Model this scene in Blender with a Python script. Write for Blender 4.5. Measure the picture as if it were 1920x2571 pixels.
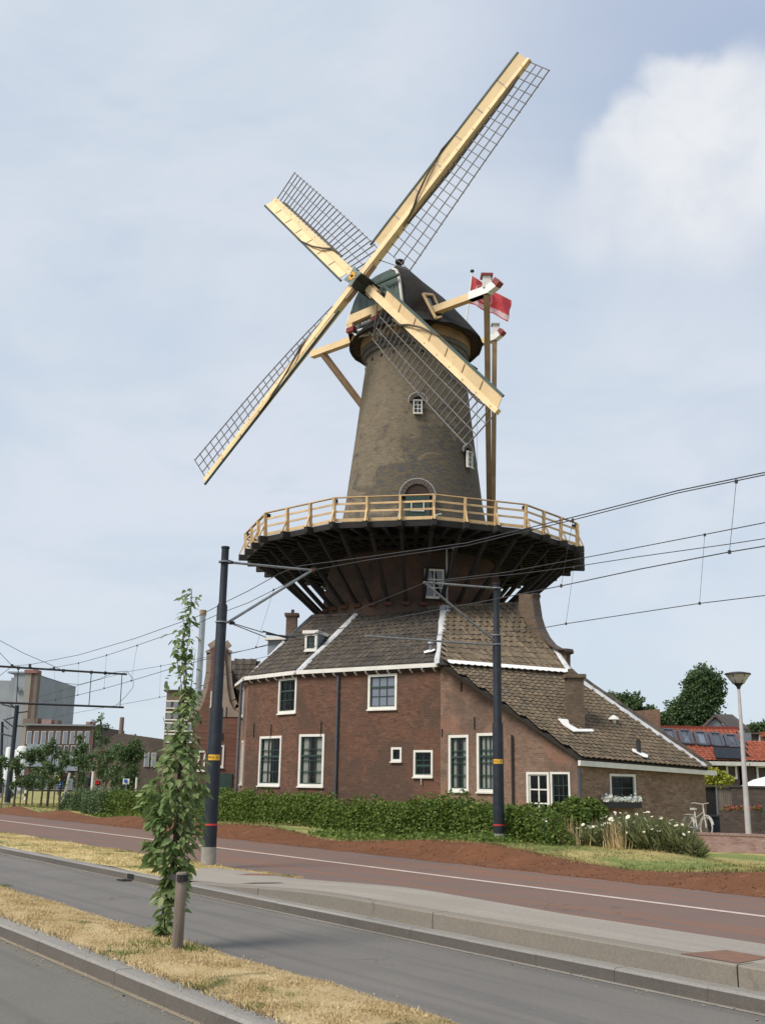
import bpy, math, random
import numpy as np
from mathutils import Vector, Matrix
rnd = random.Random(7); npr = np.random.RandomState(11)
V = Vector
for o in list(bpy.data.objects): bpy.data.objects.remove(o)
SC = bpy.context.scene
COL = SC.collection

# ------------------------------------------------------------------ camera
FPX = 2650.0; EYE = 1.65
PIT = math.atan((1970 - 1285.5) / FPX); ROL = 0.0165
_R0 = V((1, 0, 0)); _U0 = V((0, -math.sin(PIT), math.cos(PIT))); FW = V((0, math.cos(PIT), math.sin(PIT)))
CR = _R0 * math.cos(ROL) + _U0 * math.sin(ROL); CU = -_R0 * math.sin(ROL) + _U0 * math.cos(ROL)
CO = V((0, 0, EYE))
cam_d = bpy.data.cameras.new('camera'); cam = bpy.data.objects.new('camera', cam_d); COL.objects.link(cam)
cam_d.sensor_fit = 'VERTICAL'; cam_d.sensor_height = 24.0; cam_d.lens = 24.0 * FPX / 2571.0
cam_d.clip_start = .1; cam_d.clip_end = 6000
M3 = Matrix((CR, CU, -FW)).transposed().to_4x4(); M3.translation = CO
cam.matrix_world = M3; SC.camera = cam

def ray(x, y): return FW + CR * ((x - 960) / FPX) + CU * ((1285.5 - y) / FPX)
def at(x, y, D):                       # point seen at photo pixel x, y lying D metres ahead
    d = ray(x, y); return CO + d * (D / d.y)
def onz(x, y, z=0.0):
    d = ray(x, y); return CO + d * ((z - EYE) / d.z)
def onpl(x, y, p0, n):
    d = ray(x, y); return CO + d * ((V(p0) - CO).dot(n) / d.dot(n))

# ------------------------------------------------------------------ light
SUN_EL = math.radians(48); SUN_DIR = V((-0.80, -0.60, 0)).normalized() * math.cos(SUN_EL) + V((0, 0, math.sin(SUN_EL)))
sd = bpy.data.lights.new('sun', 'SUN'); sd.energy = 2.6; sd.angle = math.radians(24); sd.color = (1.0, .93, .82)
so = bpy.data.objects.new('sun', sd); COL.objects.link(so)
so.rotation_euler = (-SUN_DIR).to_track_quat('-Z', 'Y').to_euler(); so.location = (-30, -20, 60)
SC.view_settings.view_transform = 'Standard'; SC.view_settings.look = 'None'
SC.view_settings.exposure = 0.50; SC.view_settings.gamma = 1.0; SC.view_settings.use_curve_mapping = False

W = bpy.data.worlds.new('World'); SC.world = W; W.use_nodes = True
def build_world():
    nt = W.node_tree; N = nt.nodes; L = nt.links; N.clear()
    out = N.new('ShaderNodeOutputWorld'); bg = N.new('ShaderNodeBackground'); bg.inputs['Strength'].default_value = .097
    L.new(bg.outputs[0], out.inputs[0])
    sky = N.new('ShaderNodeTexSky'); sky.sky_type = 'NISHITA'; sky.sun_disc = False
    sky.sun_elevation = SUN_EL; sky.sun_rotation = math.atan2(SUN_DIR.x, SUN_DIR.y); sky.dust_density = 1.5
    tc = N.new('ShaderNodeTexCoord')
    def math_(op, a, b=None, c=None):
        n = N.new('ShaderNodeMath'); n.operation = op
        for i, q in enumerate((a, b, c)):
            if q is None: continue
            if isinstance(q, (int, float)): n.inputs[i].default_value = q
            else: L.new(q, n.inputs[i])
        return n.outputs[0]
    def mr(v, a, b, c=0., d=1., sm=True):
        n = N.new('ShaderNodeMapRange'); n.interpolation_type = 'SMOOTHSTEP' if sm else 'LINEAR'
        L.new(v, n.inputs[0])
        for i, q in enumerate((a, b, c, d)): n.inputs[i + 1].default_value = q
        return n.outputs[0]
    def noise(scale, vec, det=5, dist=0., rough=.55):
        n = N.new('ShaderNodeTexNoise'); n.inputs['Scale'].default_value = scale; n.inputs['Detail'].default_value = det
        n.inputs['Distortion'].default_value = dist; n.inputs['Roughness'].default_value = rough; L.new(vec, n.inputs['Vector']); return n.outputs[0]
    def mix(f, a, b, blend='MIX'):
        n = N.new('ShaderNodeMix'); n.data_type = 'RGBA'; n.blend_type = blend
        if isinstance(f, float): n.inputs[0].default_value = f
        else: L.new(f, n.inputs[0])
        for i, q in ((6, a), (7, b)):
            if isinstance(q, tuple): n.inputs[i].default_value = (*q, 1)
            else: L.new(q, n.inputs[i])
        return n.outputs[2]
    def dist_to(px, py, vec):
        d = ray(px, py).normalized()
        n = N.new('ShaderNodeVectorMath'); n.operation = 'DISTANCE'; L.new(vec, n.inputs[0]); n.inputs[1].default_value = d
        return n.outputs['Value']
    mp = N.new('ShaderNodeMapping'); mp.inputs['Scale'].default_value = (1, 1, 2.6); L.new(tc.outputs['Generated'], mp.inputs[0])
    gen = tc.outputs['Generated']
    big = noise(2.2, mp.outputs[0], 6, .5); mid = noise(6, mp.outputs[0], 6, .8)
    wob = N.new('ShaderNodeTexNoise'); wob.inputs['Scale'].default_value = 11; wob.inputs['Detail'].default_value = 9; L.new(gen, wob.inputs['Vector'])
    va = N.new('ShaderNodeVectorMath'); va.operation = 'MULTIPLY_ADD'; L.new(wob.outputs['Color'], va.inputs[0])
    va.inputs[1].default_value = (.07, .07, .07); L.new(gen, va.inputs[2])
    vb = N.new('ShaderNodeVectorMath'); vb.operation = 'SUBTRACT'; L.new(va.outputs[0], vb.inputs[0]); vb.inputs[1].default_value = (.035, .035, .035)
    gd = vb.outputs[0]
    sep = N.new('ShaderNodeSeparateXYZ'); L.new(gen, sep.inputs[0])
    base = mix(mr(big, .38, .62), (4.55, 5.2, 6.0), (5.35, 5.75, 6.35))          # pale overcast veil
    base = mix(math_('MULTIPLY', mr(mid, .5, .75), .35), base, (4.0, 4.65, 5.6))
    base = mix(mr(sep.outputs[2], -.02, .22, .75, 0.), base, (5.1, 5.8, 6.4))   # brighter towards the horizon
    # thinner blue-violet sky high on the right
    base = mix(math_('MULTIPLY', mr(dist_to(1900, 10, gd), .04, .30, 1., 0.), .75), base, (2.95, 3.6, 5.0))
    base = mix(math_('MULTIPLY', mr(dist_to(1430, 250, gd), .02, .16, 1., 0.), .30), base, (3.7, 4.3, 5.4))
    # cumulus on the right
    cl = [(1900, 330, .045, .080), (1850, 400, .05, .085), (1760, 330, .045, .066), (1705, 225, .020, .040), (1640, 380, .038, .058), (1560, 430, .030, .056), (1530, 370, .012, .032), (1480, 540, .015, .060), (1640, 520, .02, .075), (1600, 320, .010, .030), (1800, 500, .03, .085)]
    cm = None
    for x_, y_, ra, rb_ in cl:
        q_ = mr(dist_to(x_, y_, gd), ra, rb_, 1., 0.); cm = q_ if cm is None else math_('MAXIMUM', cm, q_)
    cm = math_('MULTIPLY', cm, mr(dist_to(1800, 250, gen), .07, .16, 1., .55))
    cm = math_('MULTIPLY', cm, mr(noise(16, gen, 8, .4, .65), .30, .62, .80, 1.))
    ccol = mix(mr(noise(8, gen, 5, .2), .35, .65), (5.7, 5.95, 6.4), (6.6, 6.75, 6.9))
    base = mix(cm, base, ccol)
    col = mix(.9, sky.outputs[0], base)
    L.new(col, bg.inputs['Color'])
build_world()

# ------------------------------------------------------------------ helpers
WM = {}                                        # world matrix of every object that can be a parent
class MB:
    def __init__(s): s.v = []; s.f = []; s.uv = []; s.m = []; s.has = False
    def face(s, pts, uv=None, m=0):
        i = len(s.v); s.v += [tuple(p) for p in pts]; s.f.append(tuple(range(i, i + len(pts)))); s.m.append(m)
        if uv: s.has = True
        s.uv.append(uv or [(0, 0)] * len(pts)); return s
    def obox(s, o, ex, ey, ez, m=0):           # box from corner o with edge vectors
        o = V(o); ex = V(ex); ey = V(ey); ez = V(ez)
        if ex.cross(ey).dot(ez) < 0: ex, ey = ey, ex
        p = [o, o + ex, o + ex + ey, o + ey]; q = [a + ez for a in p]
        lx, ly, lz = ex.length, ey.length, ez.length
        s.face(p[::-1], [(0, ly), (lx, ly), (lx, 0), (0, 0)], m); s.face(q, [(0, 0), (lx, 0), (lx, ly), (0, ly)], m)
        for k in range(4):
            a, b = k, (k + 1) % 4; l = lx if k % 2 == 0 else ly
            s.face([p[a], p[b], q[b], q[a]], [(0, o.z), (l, o.z), (l, o.z + lz), (0, o.z + lz)], m)
        return s
    def box(s, c, d, m=0): 
        c = V(c); d = V(d); return s.obox(c - d / 2, (d.x, 0, 0), (0, d.y, 0), (0, 0, d.z), m)
    def bar(s, a, b, w, h, up=V((0, 0, 1)), m=0, w2=None, h2=None):   # tapered beam
        a = V(a); b = V(b); t = (b - a).normalized(); side = t.cross(V(up))
        if side.length < 1e-4: side = t.cross(V((1, 0, 0)))
        side.normalize(); u = side.cross(t).normalized()
        w2 = w if w2 is None else w2; h2 = h if h2 is None else h2
        P = []
        for q, ww, hh in ((a, w, h), (b, w2, h2)):
            P.append([q + side * (sx * ww / 2) + u * (sy * hh / 2) for sx, sy in ((-1, -1), (1, -1), (1, 1), (-1, 1))])
        l = (b - a).length
        s.face(P[0][::-1], None, m); s.face(P[1], None, m)
        for k in range(4):
            j = (k + 1) % 4; s.face([P[0][k], P[0][j], P[1][j], P[1][k]][::1], [(0, 0), (w, 0), (w, l), (0, l)], m)
        return s
    def tube(s, pts, r, n=8, m=0, cap=True):
        pts = [V(p) for p in pts]; rs = r if isinstance(r, (list, tuple)) else [r] * len(pts); rings = []
        ref = None
        for i, p in enumerate(pts):
            t = (pts[min(i + 1, len(pts) - 1)] - pts[max(i - 1, 0)]).normalized()
            if ref is None: ref = t.orthogonal().normalized()
            x = (ref - t * ref.dot(t)).normalized(); ref = x; y = t.cross(x)
            rings.append([p + (x * math.cos(2 * math.pi * k / n) + y * math.sin(2 * math.pi * k / n)) * rs[i] for k in range(n)])
        for i in range(len(rings) - 1):
            for k in range(n):
                j = (k + 1) % n; s.face([rings[i][k], rings[i][j], rings[i + 1][j], rings[i + 1][k]], None, m)
        if cap: s.face(rings[0][::-1], None, m); s.face(rings[-1], None, m)
        return s
    def prism(s, poly, d, m=0):
        poly = [V(p) for p in poly]; d = V(d); q = [p + d for p in poly]
        nn = V((0, 0, 0))
        for i in range(len(poly)): nn += poly[i].cross(poly[(i + 1) % len(poly)])
        if nn.dot(d) > 0: a, b = poly[::-1], q
        else: a, b = poly, q[::-1]
        o = poly[0]; 
        ex = (poly[1] - o).normalized(); nz = nn.normalized(); ey = nz.cross(ex)
        def uv(p): return (V((p.x, p.y, 0)).length * (1 if p.x > 0 else -1) if abs(nz.z) < .5 else p.x, p.z if abs(nz.z) < .5 else p.y)
        s.face(a, [uv(p) for p in a], m); s.face(b, [uv(p) for p in b], m)
        for i in range(len(poly)):
            j = (i + 1) % len(poly)
            fc = [poly[i], poly[j], q[j], q[i]]
            l = (poly[j] - poly[i]).length; w = d.length
            if nn.dot(d) < 0: fc = fc[::-1]
            s.face(fc, [(0, p.z) if k in (0, 3) else (w, p.z) for k, p in enumerate(fc)], m)
        return s
    def lathe(s, c, prof, n=24, m=0, a0=0, a1=2 * math.pi, ur=None):
        c = V(c); k = n + 1
        for i in range(len(prof) - 1):
            (r0, z0), (r1, z1) = prof[i], prof[i + 1]
            for j in range(n):
                t0 = a0 + (a1 - a0) * j / n; t1 = a0 + (a1 - a0) * (j + 1) / n
                P = lambda r, z, t: c + V((r * math.sin(t), -r * math.cos(t), z))
                q = [P(r0, z0, t0), P(r0, z0, t1), P(r1, z1, t1), P(r1, z1, t0)]
                R = ur or max(r0, r1)
                uv = [(R * t0, z0), (R * t1, z0), (R * t1, z1), (R * t0, z1)]
                if r0 < 1e-5: q = q[1:]; uv = uv[1:]
                elif r1 < 1e-5: q = q[:3]; uv = uv[:3]
                s.face(q, uv, m)
        return s
    def mesh(s, name, mats, smooth=False):
        me = bpy.data.meshes.new(name); me.from_pydata(s.v, [], s.f)
        for mt in (mats if isinstance(mats, (list, tuple)) else [mats]): me.materials.append(mt)
        me.polygons.foreach_set('material_index', s.m)
        if s.has:
            u = me.uv_layers.new(name='UVMap'); fl = [c for f in s.uv for p in f for c in p]; u.data.foreach_set('uv', fl)
        if smooth:
            me.polygons.foreach_set('use_smooth', [True] * len(me.polygons))
        me.update(); return me
    def build(s, name, mats, parent=None, smooth=False, **tags):
        if smooth:
            import bmesh
            me = s.mesh(name, mats); bm = bmesh.new(); bm.from_mesh(me); bmesh.ops.remove_doubles(bm, verts=bm.verts, dist=1e-4)
            for f in bm.faces: f.smooth = True
            bm.to_mesh(me); bm.free()
            try: me.set_sharp_from_angle(angle=math.radians(40))
            except Exception: pass
        else: me = s.mesh(name, mats)
        return link(name, me, parent, **tags)

def link(name, me, parent=None, mw=None, **tags):
    o = bpy.data.objects.new(name, me); COL.objects.link(o)
    if parent is None and mw is None and me is not None and tags.get('label'):
        n = len(me.vertices); a = np.empty(n * 3, 'f'); me.vertices.foreach_get('co', a); a = a.reshape(-1, 3)
        c = V(((a[:, 0].min() + a[:, 0].max()) / 2, (a[:, 1].min() + a[:, 1].max()) / 2, a[:, 2].min()))
        me.transform(Matrix.Translation(-c)); mw = Matrix.Translation(c)
    mw = mw or Matrix.Identity(4)
    o.matrix_basis = mw
    if parent is not None:
        o.parent = parent; o.matrix_parent_inverse = WM[parent.name].inverted()
    WM[o.name] = mw
    for k, v in tags.items():
        if v is not None: o[k] = v
    return o
def thing(name, label, cat, loc, group=None):
    return link(name, None, None, Matrix.Translation(V(loc)), label=label, category=cat, group=group)
def struct(name, mb, mat, **k): return mb.build(name, mat, None, kind='structure', **k)
def copy_tree(o, parent=None, M=None):
    c = o.copy(); COL.objects.link(c); WM[c.name] = WM[o.name]
    if parent is not None: c.parent = parent
    for ch in list(o.children): copy_tree(ch, c)
    return c

def scatter(name, tv, tf, P, R, S, mat, parent=None, **tags):    # many small pieces in one mesh
    tv = np.asarray(tv, 'f'); k = len(tv); N = len(P)
    S = np.asarray(S, 'f'); S = S.reshape(N, 1, -1) if S.ndim > 1 else S.reshape(N, 1, 1)
    vv = np.einsum('nij,nkj->nki', R, tv[None] * S) + P[:, None, :]
    fl = np.array([len(f) for f in tf]); idx = np.concatenate([np.array(f) for f in tf])
    loops = (idx[None, :] + (np.arange(N) * k)[:, None]).ravel()
    tot = np.tile(fl, N); start = np.concatenate([[0], np.cumsum(tot)[:-1]])
    me = bpy.data.meshes.new(name); me.vertices.add(N * k); me.vertices.foreach_set('co', vv.astype('f').ravel())
    me.loops.add(len(loops)); me.loops.foreach_set('vertex_index', loops.astype('i'))
    me.polygons.add(len(tot)); me.polygons.foreach_set('loop_start', start.astype('i')); me.polygons.foreach_set('loop_total', tot.astype('i'))
    me.materials.append(mat); me.update(calc_edges=True); me.validate()
    return link(name, me, parent, **tags)
def rotmats(N, tilt=1.0, yaw=None, up_bias=None):
    yaw = npr.rand(N) * 2 * np.pi if yaw is None else yaw
    a = npr.randn(N) * tilt; b = npr.randn(N) * tilt
    cy, sy = np.cos(yaw), np.sin(yaw); ca, sa = np.cos(a), np.sin(a); cb, sb = np.cos(b), np.sin(b)
    Z = np.zeros(N); O = np.ones(N)
    Rz = np.stack([np.stack([cy, -sy, Z], -1), np.stack([sy, cy, Z], -1), np.stack([Z, Z, O], -1)], 1)
    Rx = np.stack([np.stack([O, Z, Z], -1), np.stack([Z, ca, -sa], -1), np.stack([Z, sa, ca], -1)], 1)
    Ry = np.stack([np.stack([cb, Z, sb], -1), np.stack([Z, O, Z], -1), np.stack([-sb, Z, cb], -1)], 1)
    return Rz @ Rx @ Ry

# ------------------------------------------------------------------ materials
def newmat(name):
    m = bpy.data.materials.new(name); m.use_nodes = True; nt = m.node_tree
    return m, nt.nodes, nt.links, nt.nodes['Principled BSDF']
class NB:
    def __init__(s, N, L): s.N = N; s.L = L
    def put(s, n, k, v):
        if isinstance(v, (int, float)): n.inputs[k].default_value = v
        elif isinstance(v, tuple): n.inputs[k].default_value = (*v, 1) if len(v) == 3 and n.inputs[k].type == 'RGBA' else v
        else: s.L.new(v, n.inputs[k])
    def noise(s, vec, scale, det=4, dist=0., rough=.55):
        n = s.N.new('ShaderNodeTexNoise'); s.put(n, 'Vector', vec); s.put(n, 'Scale', scale); s.put(n, 'Detail', det); s.put(n, 'Distortion', dist); s.put(n, 'Roughness', rough); return n.outputs[0]
    def mr(s, v, a, b, c=0., d=1.):
        n = s.N.new('ShaderNodeMapRange'); n.interpolation_type = 'SMOOTHSTEP'
        for i, q in enumerate((v, a, b, c, d)): s.put(n, i, q)
        return n.outputs[0]
    def mix(s, f, a, b, blend='MIX'):
        n = s.N.new('ShaderNodeMix'); n.data_type = 'RGBA'; n.blend_type = blend; s.put(n, 0, f); s.put(n, 6, a); s.put(n, 7, b); return n.outputs[2]
    def math(s, op, a, b=None):
        n = s.N.new('ShaderNodeMath'); n.operation = op; s.put(n, 0, a)
        if b is not None: s.put(n, 1, b)
        return n.outputs[0]
    def map(s, vec, scale=(1, 1, 1), rot=(0, 0, 0)):
        n = s.N.new('ShaderNodeMapping'); s.L.new(vec, n.inputs[0]); n.inputs['Scale'].default_value = scale; n.inputs['Rotation'].default_value = rot; return n.outputs[0]
    def pos(s): return s.N.new('ShaderNodeNewGeometry').outputs['Position']
    def rand(s):
        g = s.N.new('ShaderNodeNewGeometry').outputs['Random Per Island']; o = s.N.new('ShaderNodeObjectInfo').outputs['Random']
        return s.math('FRACT', s.math('ADD', g, s.math('MULTIPLY', o, 7.31)))
    def bump(s, h, st, dist=.02, bs=None):
        n = s.N.new('ShaderNodeBump'); s.put(n, 'Height', h); s.put(n, 'Strength', st); s.put(n, 'Distance', dist)
        s.L.new(n.outputs[0], bs.inputs['Normal']); return n

def mat(name, c, c2=None, scale=3., rough=.8, bump=0., bscale=30., metal=0., island=0., spec=.5, stretch=(1, 1, 1), det=5, lo=.35, hi=.65, c3=None):
    m, N, L, bs = newmat(name); b = NB(N, L); p = b.map(b.pos(), stretch) if stretch != (1, 1, 1) else b.pos()
    col = c
    if c2:
        col = b.mix(b.mr(b.noise(p, scale, det, .3), lo, hi), c, c2)
    if c3:
        col = b.mix(b.mr(b.noise(p, scale * 4.3, det, .6), .55, .72), col, c3)
    if island:
        r = b.rand(); v = b.mr(r, 0., 1., 1 - island, 1 + island)
        cb = N.new('ShaderNodeCombineColor'); [L.new(v, cb.inputs[i]) for i in range(3)]
        col = b.mix(1., col, cb.outputs[0], 'MULTIPLY')
    b.put(bs, 'Base Color', col); bs.inputs['Roughness'].default_value = rough; bs.inputs['Metallic'].default_value = metal
    bs.inputs['Specular IOR Level'].default_value = spec
    if bump: b.bump(b.noise(p, bscale, 5), bump, .02, bs)
    return m

def brickmat(name, c1, c2, mortar, stains, bw=.19, rh=.058, rough=.9, ms=.006, extra=None):
    m, N, L, bs = newmat(name); b = NB(N, L)
    uv = N.new('ShaderNodeUVMap').outputs[0]; p = b.pos()
    t = N.new('ShaderNodeTexBrick'); L.new(uv, t.inputs['Vector']); b.put(t, 'Scale', 1.); b.put(t, 'Brick Width', bw); b.put(t, 'Row Height', rh); b.put(t, 'Mortar Size', ms); b.put(t, 'Bias', 0.)
    b.put(t, 'Color1', c1); b.put(t, 'Color2', c2); b.put(t, 'Mortar', mortar)
    col = t.outputs['Color']
    sp = b.map(uv, (bw and 1 / bw * .21, 1 / rh * .066, 1))
    # single odd bricks: coarse cells the size of a brick
    vo = N.new('ShaderNodeTexVoronoi'); vo.inputs['Scale'].default_value = 1; L.new(b.map(uv, (1 / bw, 1 / rh, 1)), vo.inputs['Vector'])
    hs = N.new('ShaderNodeSeparateColor'); L.new(vo.outputs['Color'], hs.inputs[0])
    col = b.mix(b.math('MULTIPLY', b.mr(hs.outputs[0], .72, .8), .32), col, tuple(x * .5 for x in c1))
    col = b.mix(b.math('MULTIPLY', b.mr(hs.outputs[1], .8, .86), .18), col, tuple(min(1, x * 1.7 + .02) for x in c2))
    for i, (sc, lo, hi, amt, sc_col) in enumerate(stains):
        f = b.math('MULTIPLY', b.mr(b.noise(p, sc, 7, .6, .65), lo, hi), amt)
        col = b.mix(f, col, sc_col)
    if extra: col = extra(b, N, L, p, uv, col)
    b.put(bs, 'Base Color', col); bs.inputs['Roughness'].default_value = rough; bs.inputs['Specular IOR Level'].default_value = .25
    bn = N.new('ShaderNodeBump'); bn.inputs['Strength'].default_value = .6; bn.inputs['Distance'].default_value = .012; bn.invert = True
    L.new(t.outputs['Fac'], bn.inputs['Height']); 
    bn2 = N.new('ShaderNodeBump'); bn2.inputs['Strength'].default_value = .5; bn2.inputs['Distance'].default_value = .02
    L.new(b.noise(p, 14, 5), bn2.inputs['Height']); L.new(bn.outputs[0], bn2.inputs['Normal']); L.new(bn2.outputs[0], bs.inputs['Normal'])
    return m
M = {}
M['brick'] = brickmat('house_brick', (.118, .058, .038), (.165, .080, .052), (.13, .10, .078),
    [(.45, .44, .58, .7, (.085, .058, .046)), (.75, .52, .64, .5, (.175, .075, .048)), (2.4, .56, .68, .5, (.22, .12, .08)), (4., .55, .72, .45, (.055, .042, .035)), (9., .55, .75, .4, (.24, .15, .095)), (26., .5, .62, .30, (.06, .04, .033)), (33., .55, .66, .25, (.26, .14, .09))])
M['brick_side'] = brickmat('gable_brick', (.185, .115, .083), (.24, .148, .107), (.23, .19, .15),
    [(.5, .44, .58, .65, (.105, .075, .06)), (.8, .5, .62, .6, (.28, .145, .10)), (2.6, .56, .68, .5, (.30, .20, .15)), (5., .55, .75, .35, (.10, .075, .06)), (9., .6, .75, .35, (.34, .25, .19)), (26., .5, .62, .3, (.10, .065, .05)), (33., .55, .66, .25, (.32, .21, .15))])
M['chimney_brick'] = brickmat('chimney_brick', (.115, .085, .062), (.155, .11, .078), (.15, .12, .09), [(1.5, .45, .65, .5, (.08, .065, .05)), (6., .55, .7, .4, (.22, .16, .11))])
M['brick_low'] = brickmat('low_wing_brick', (.20, .125, .085), (.29, .19, .13), (.26, .21, .16),
    [(1.1, .42, .66, .4, (.13, .085, .06)), (5., .55, .7, .6, (.40, .32, .25)), (11., .58, .7, .5, (.42, .34, .27))])
def tower_extra(b, N, L, p, uv, col):
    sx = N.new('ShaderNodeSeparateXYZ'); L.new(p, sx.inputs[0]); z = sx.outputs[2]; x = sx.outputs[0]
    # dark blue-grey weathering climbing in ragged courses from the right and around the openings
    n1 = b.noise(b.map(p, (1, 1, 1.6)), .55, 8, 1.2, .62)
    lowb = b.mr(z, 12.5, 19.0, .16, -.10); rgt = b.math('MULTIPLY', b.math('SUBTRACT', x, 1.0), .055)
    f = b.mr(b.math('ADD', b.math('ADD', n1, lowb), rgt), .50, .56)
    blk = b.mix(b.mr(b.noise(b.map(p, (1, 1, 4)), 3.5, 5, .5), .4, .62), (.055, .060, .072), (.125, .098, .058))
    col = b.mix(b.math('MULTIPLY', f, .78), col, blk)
    col = b.mix(b.math('MULTIPLY', b.mr(b.noise(p, 7, 6), .52, .68), .6), col, (.17, .125, .065)); col = b.mix(b.math('MULTIPLY', b.mr(b.noise(p, 16, 6, .3, .7), .55, .68), .5), col, (.085, .075, .065)); col = b.mix(b.math('MULTIPLY', b.mr(b.noise(p, 30, 4, .3, .7), .56, .68), .4), col, (.27, .22, .15))
    red = b.mr(z, 11.0, 11.6, 1., 0.)
    rb = b.mix(b.mr(b.noise(p, .7, 6, .6), .42, .62), (.070, .044, .036), (.135, .068, .048))  # redder base brick, darkened further to stand for shade under the gallery
    return b.mix(b.math('MULTIPLY', red, .8), col, rb)
M['tower'] = brickmat('mill_tower_brick', (.165, .135, .098), (.20, .165, .118), (.19, .165, .125), [(1.2, .45, .7, .4, (.12, .10, .075))], extra=tower_extra)
M['brick_red'] = brickmat('neck_gable_brick', (.15, .068, .048), (.19, .09, .063), (.16, .12, .10), [(.8, .45, .65, .4, (.13, .06, .045))])
M['brick_far'] = brickmat('far_brick', (.175, .12, .10), (.21, .15, .12), (.2, .15, .12), [(.2, .45, .65, .4, (.12, .08, .065))])  # colour lightened to carry distance haze on the far buildings
M['brick_dark'] = brickmat('dark_brick', (.085, .065, .058), (.12, .09, .078), (.12, .1, .09), [(.6, .45, .65, .4, (.07, .06, .055))])
M['brick_pink'] = brickmat('low_wall_brick', (.27, .15, .13), (.34, .21, .18), (.30, .25, .22), [(2., .45, .65, .4, (.36, .28, .26))])
M['plaster'] = mat('old_plaster', (.24, .19, .155), (.32, .26, .21), 1.5, .9, .3, 20)
M['cream'] = mat('cream_paint', (.80, .60, .335), (.71, .53, .30), .8, .6, .25, 30, c3=(.62, .46, .26))
M['cream_rail'] = mat('cream_rail_paint', (.62, .43, .22), (.52, .36, .19), 3., .65, .15, 40, island=.12)
M['spar'] = mat('weathered_spar', (.44, .30, .175), (.34, .23, .14), 1.5, .7, .2, 20)
M['green'] = mat('dark_green_paint', (.018, .045, .035), (.028, .06, .048), 2., .45)
M['greyg'] = mat('grey_green_boards', (.05, .088, .080), (.068, .108, .098), 1.5, .5, .15, 25)
M['white'] = mat('white_paint', (.74, .72, .67), (.66, .64, .59), 2.5, .55, .1, 30)
M['whiteb'] = mat('bright_white', (.8, .8, .79), None, rough=.5)
M['red'] = mat('red_paint', (.24, .035, .032), None, rough=.5)
M['yellow'] = mat('yellow_sign', (.72, .40, .03), None, rough=.5)
M['bar'] = mat('lattice_bar_wood', (.10, .095, .10), (.15, .14, .14), 4., .7)
M['barl'] = mat('lattice_edge_wood', (.17, .15, .13), (.12, .11, .11), 4., .7)
M['canvas'] = mat('rolled_canvas', (.12, .10, .075), (.075, .065, .05), 3., .95, .5, 25)
M['tar'] = mat('tarred_timber', (.010, .010, .011), (.018, .016, .015), 2., .85)
M['tarr'] = mat('tarred_strut', (.013, .011, .011), (.022, .015, .013), 2., .8)
M['thatch'] = mat('cap_felt', (.011, .0105, .011), (.020, .018, .017), 1.2, .95, .5, 18)
M['soffit'] = mat('cap_underside', (.07, .045, .038), (.035, .025, .022), 1.6, .9, .3, 14)
M['curb'] = mat('curb_ring_timber', (.36, .24, .13), (.26, .17, .10), 1.2, .8, .3, 20)
M['lead'] = mat('lead_flashing', (.44, .46, .48), (.58, .59, .60), 3., .5, .5, 9, c3=(.34, .36, .38))
M['iron'] = mat('dark_iron', (.02, .02, .022), None, rough=.6)
M['rust'] = mat('rust', (.09, .035, .02), None, rough=.9)
M['navy'] = mat('pole_paint', (.014, .019, .028), (.022, .028, .038), 5., .6, .05, 60, lo=.45, hi=.7, spec=.3)
M['concrete'] = mat('concrete', (.30, .28, .26), (.24, .23, .215), 5., .9, .2, 60)
M['galv'] = mat('galvanised', (.26, .28, .30), (.20, .21, .22), 8., .5, metal=.4)
M['zinc'] = mat('zinc_pipe', (.09, .10, .125), (.07, .08, .10), 6., .5, metal=.3)
M['tile'] = mat('dark_pantile', (.052, .044, .038), (.082, .066, .050), 1.3, .85, .4, 30, island=.34, c3=(.05, .052, .035))
M['tile2'] = mat('brown_pantile', (.150, .110, .070), (.110, .084, .056), 1.3, .85, .4, 30, island=.26, c3=(.10, .088, .056))
M['tile3'] = mat('orange_tile', (.34, .088, .042), (.29, .075, .038), 2., .75, island=.2)
M['deck'] = mat('roof_deck', (.035, .03, .028), None, rough=.9)
M['cheek'] = mat('dormer_cheek', (.17, .20, .235), (.21, .24, .27), 3., .6)
M['steel'] = mat('flue_steel', (.38, .40, .42), (.30, .32, .34), 3., .35, metal=.6, stretch=(1, 1, .3))
M['curtain'] = mat('curtain_cloth', (.74, .72, .65), (.62, .60, .54), 12., .95, stretch=(3, 3, .3))
M['dark'] = mat('dark_interior', (.01, .01, .012), None, rough=.9)
M['flagred'] = None
M['wire'] = mat('overhead_wire', (.035, .037, .042), None, rough=.6)
M['wood_post'] = mat('grey_stake', (.20, .165, .135), (.13, .105, .085), 6., .9, .6, 50, stretch=(1, 1, .15))
M['rubber'] = mat('black_rubber', (.015, .015, .017), None, rough=.7)
M['bark'] = mat('bark', (.10, .08, .055), (.06, .048, .035), 10., .95, .8, 50, stretch=(1, 1, .3))
M['bluegrey'] = mat('blue_grey_cladding', (.27, .31, .35), (.23, .265, .31), .15, .6, stretch=(1, 1, .1))  # cladding colour raised to include the haze of distance
M['silo'] = mat('silo_white', (.62, .64, .64), None, rough=.5)
M['greyblock'] = mat('grey_render', (.29, .31, .335), (.24, .26, .28), .2, .8)  # base colour made paler to stand for distance haze
M['brownband'] = mat('brown_fascia', (.115, .072, .058), (.09, .06, .05), .3, .8)
M['signblue'] = mat('sign_blue', (.02, .10, .40), None, rough=.4)
M['skin'] = mat('skin', (.45, .27, .2), None, rough=.6)
M['clothw'] = mat('pale_jacket', (.55, .58, .62), None, rough=.9)
M['clothb'] = mat('blue_trousers', (.04, .07, .14), None, rough=.9)
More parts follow.
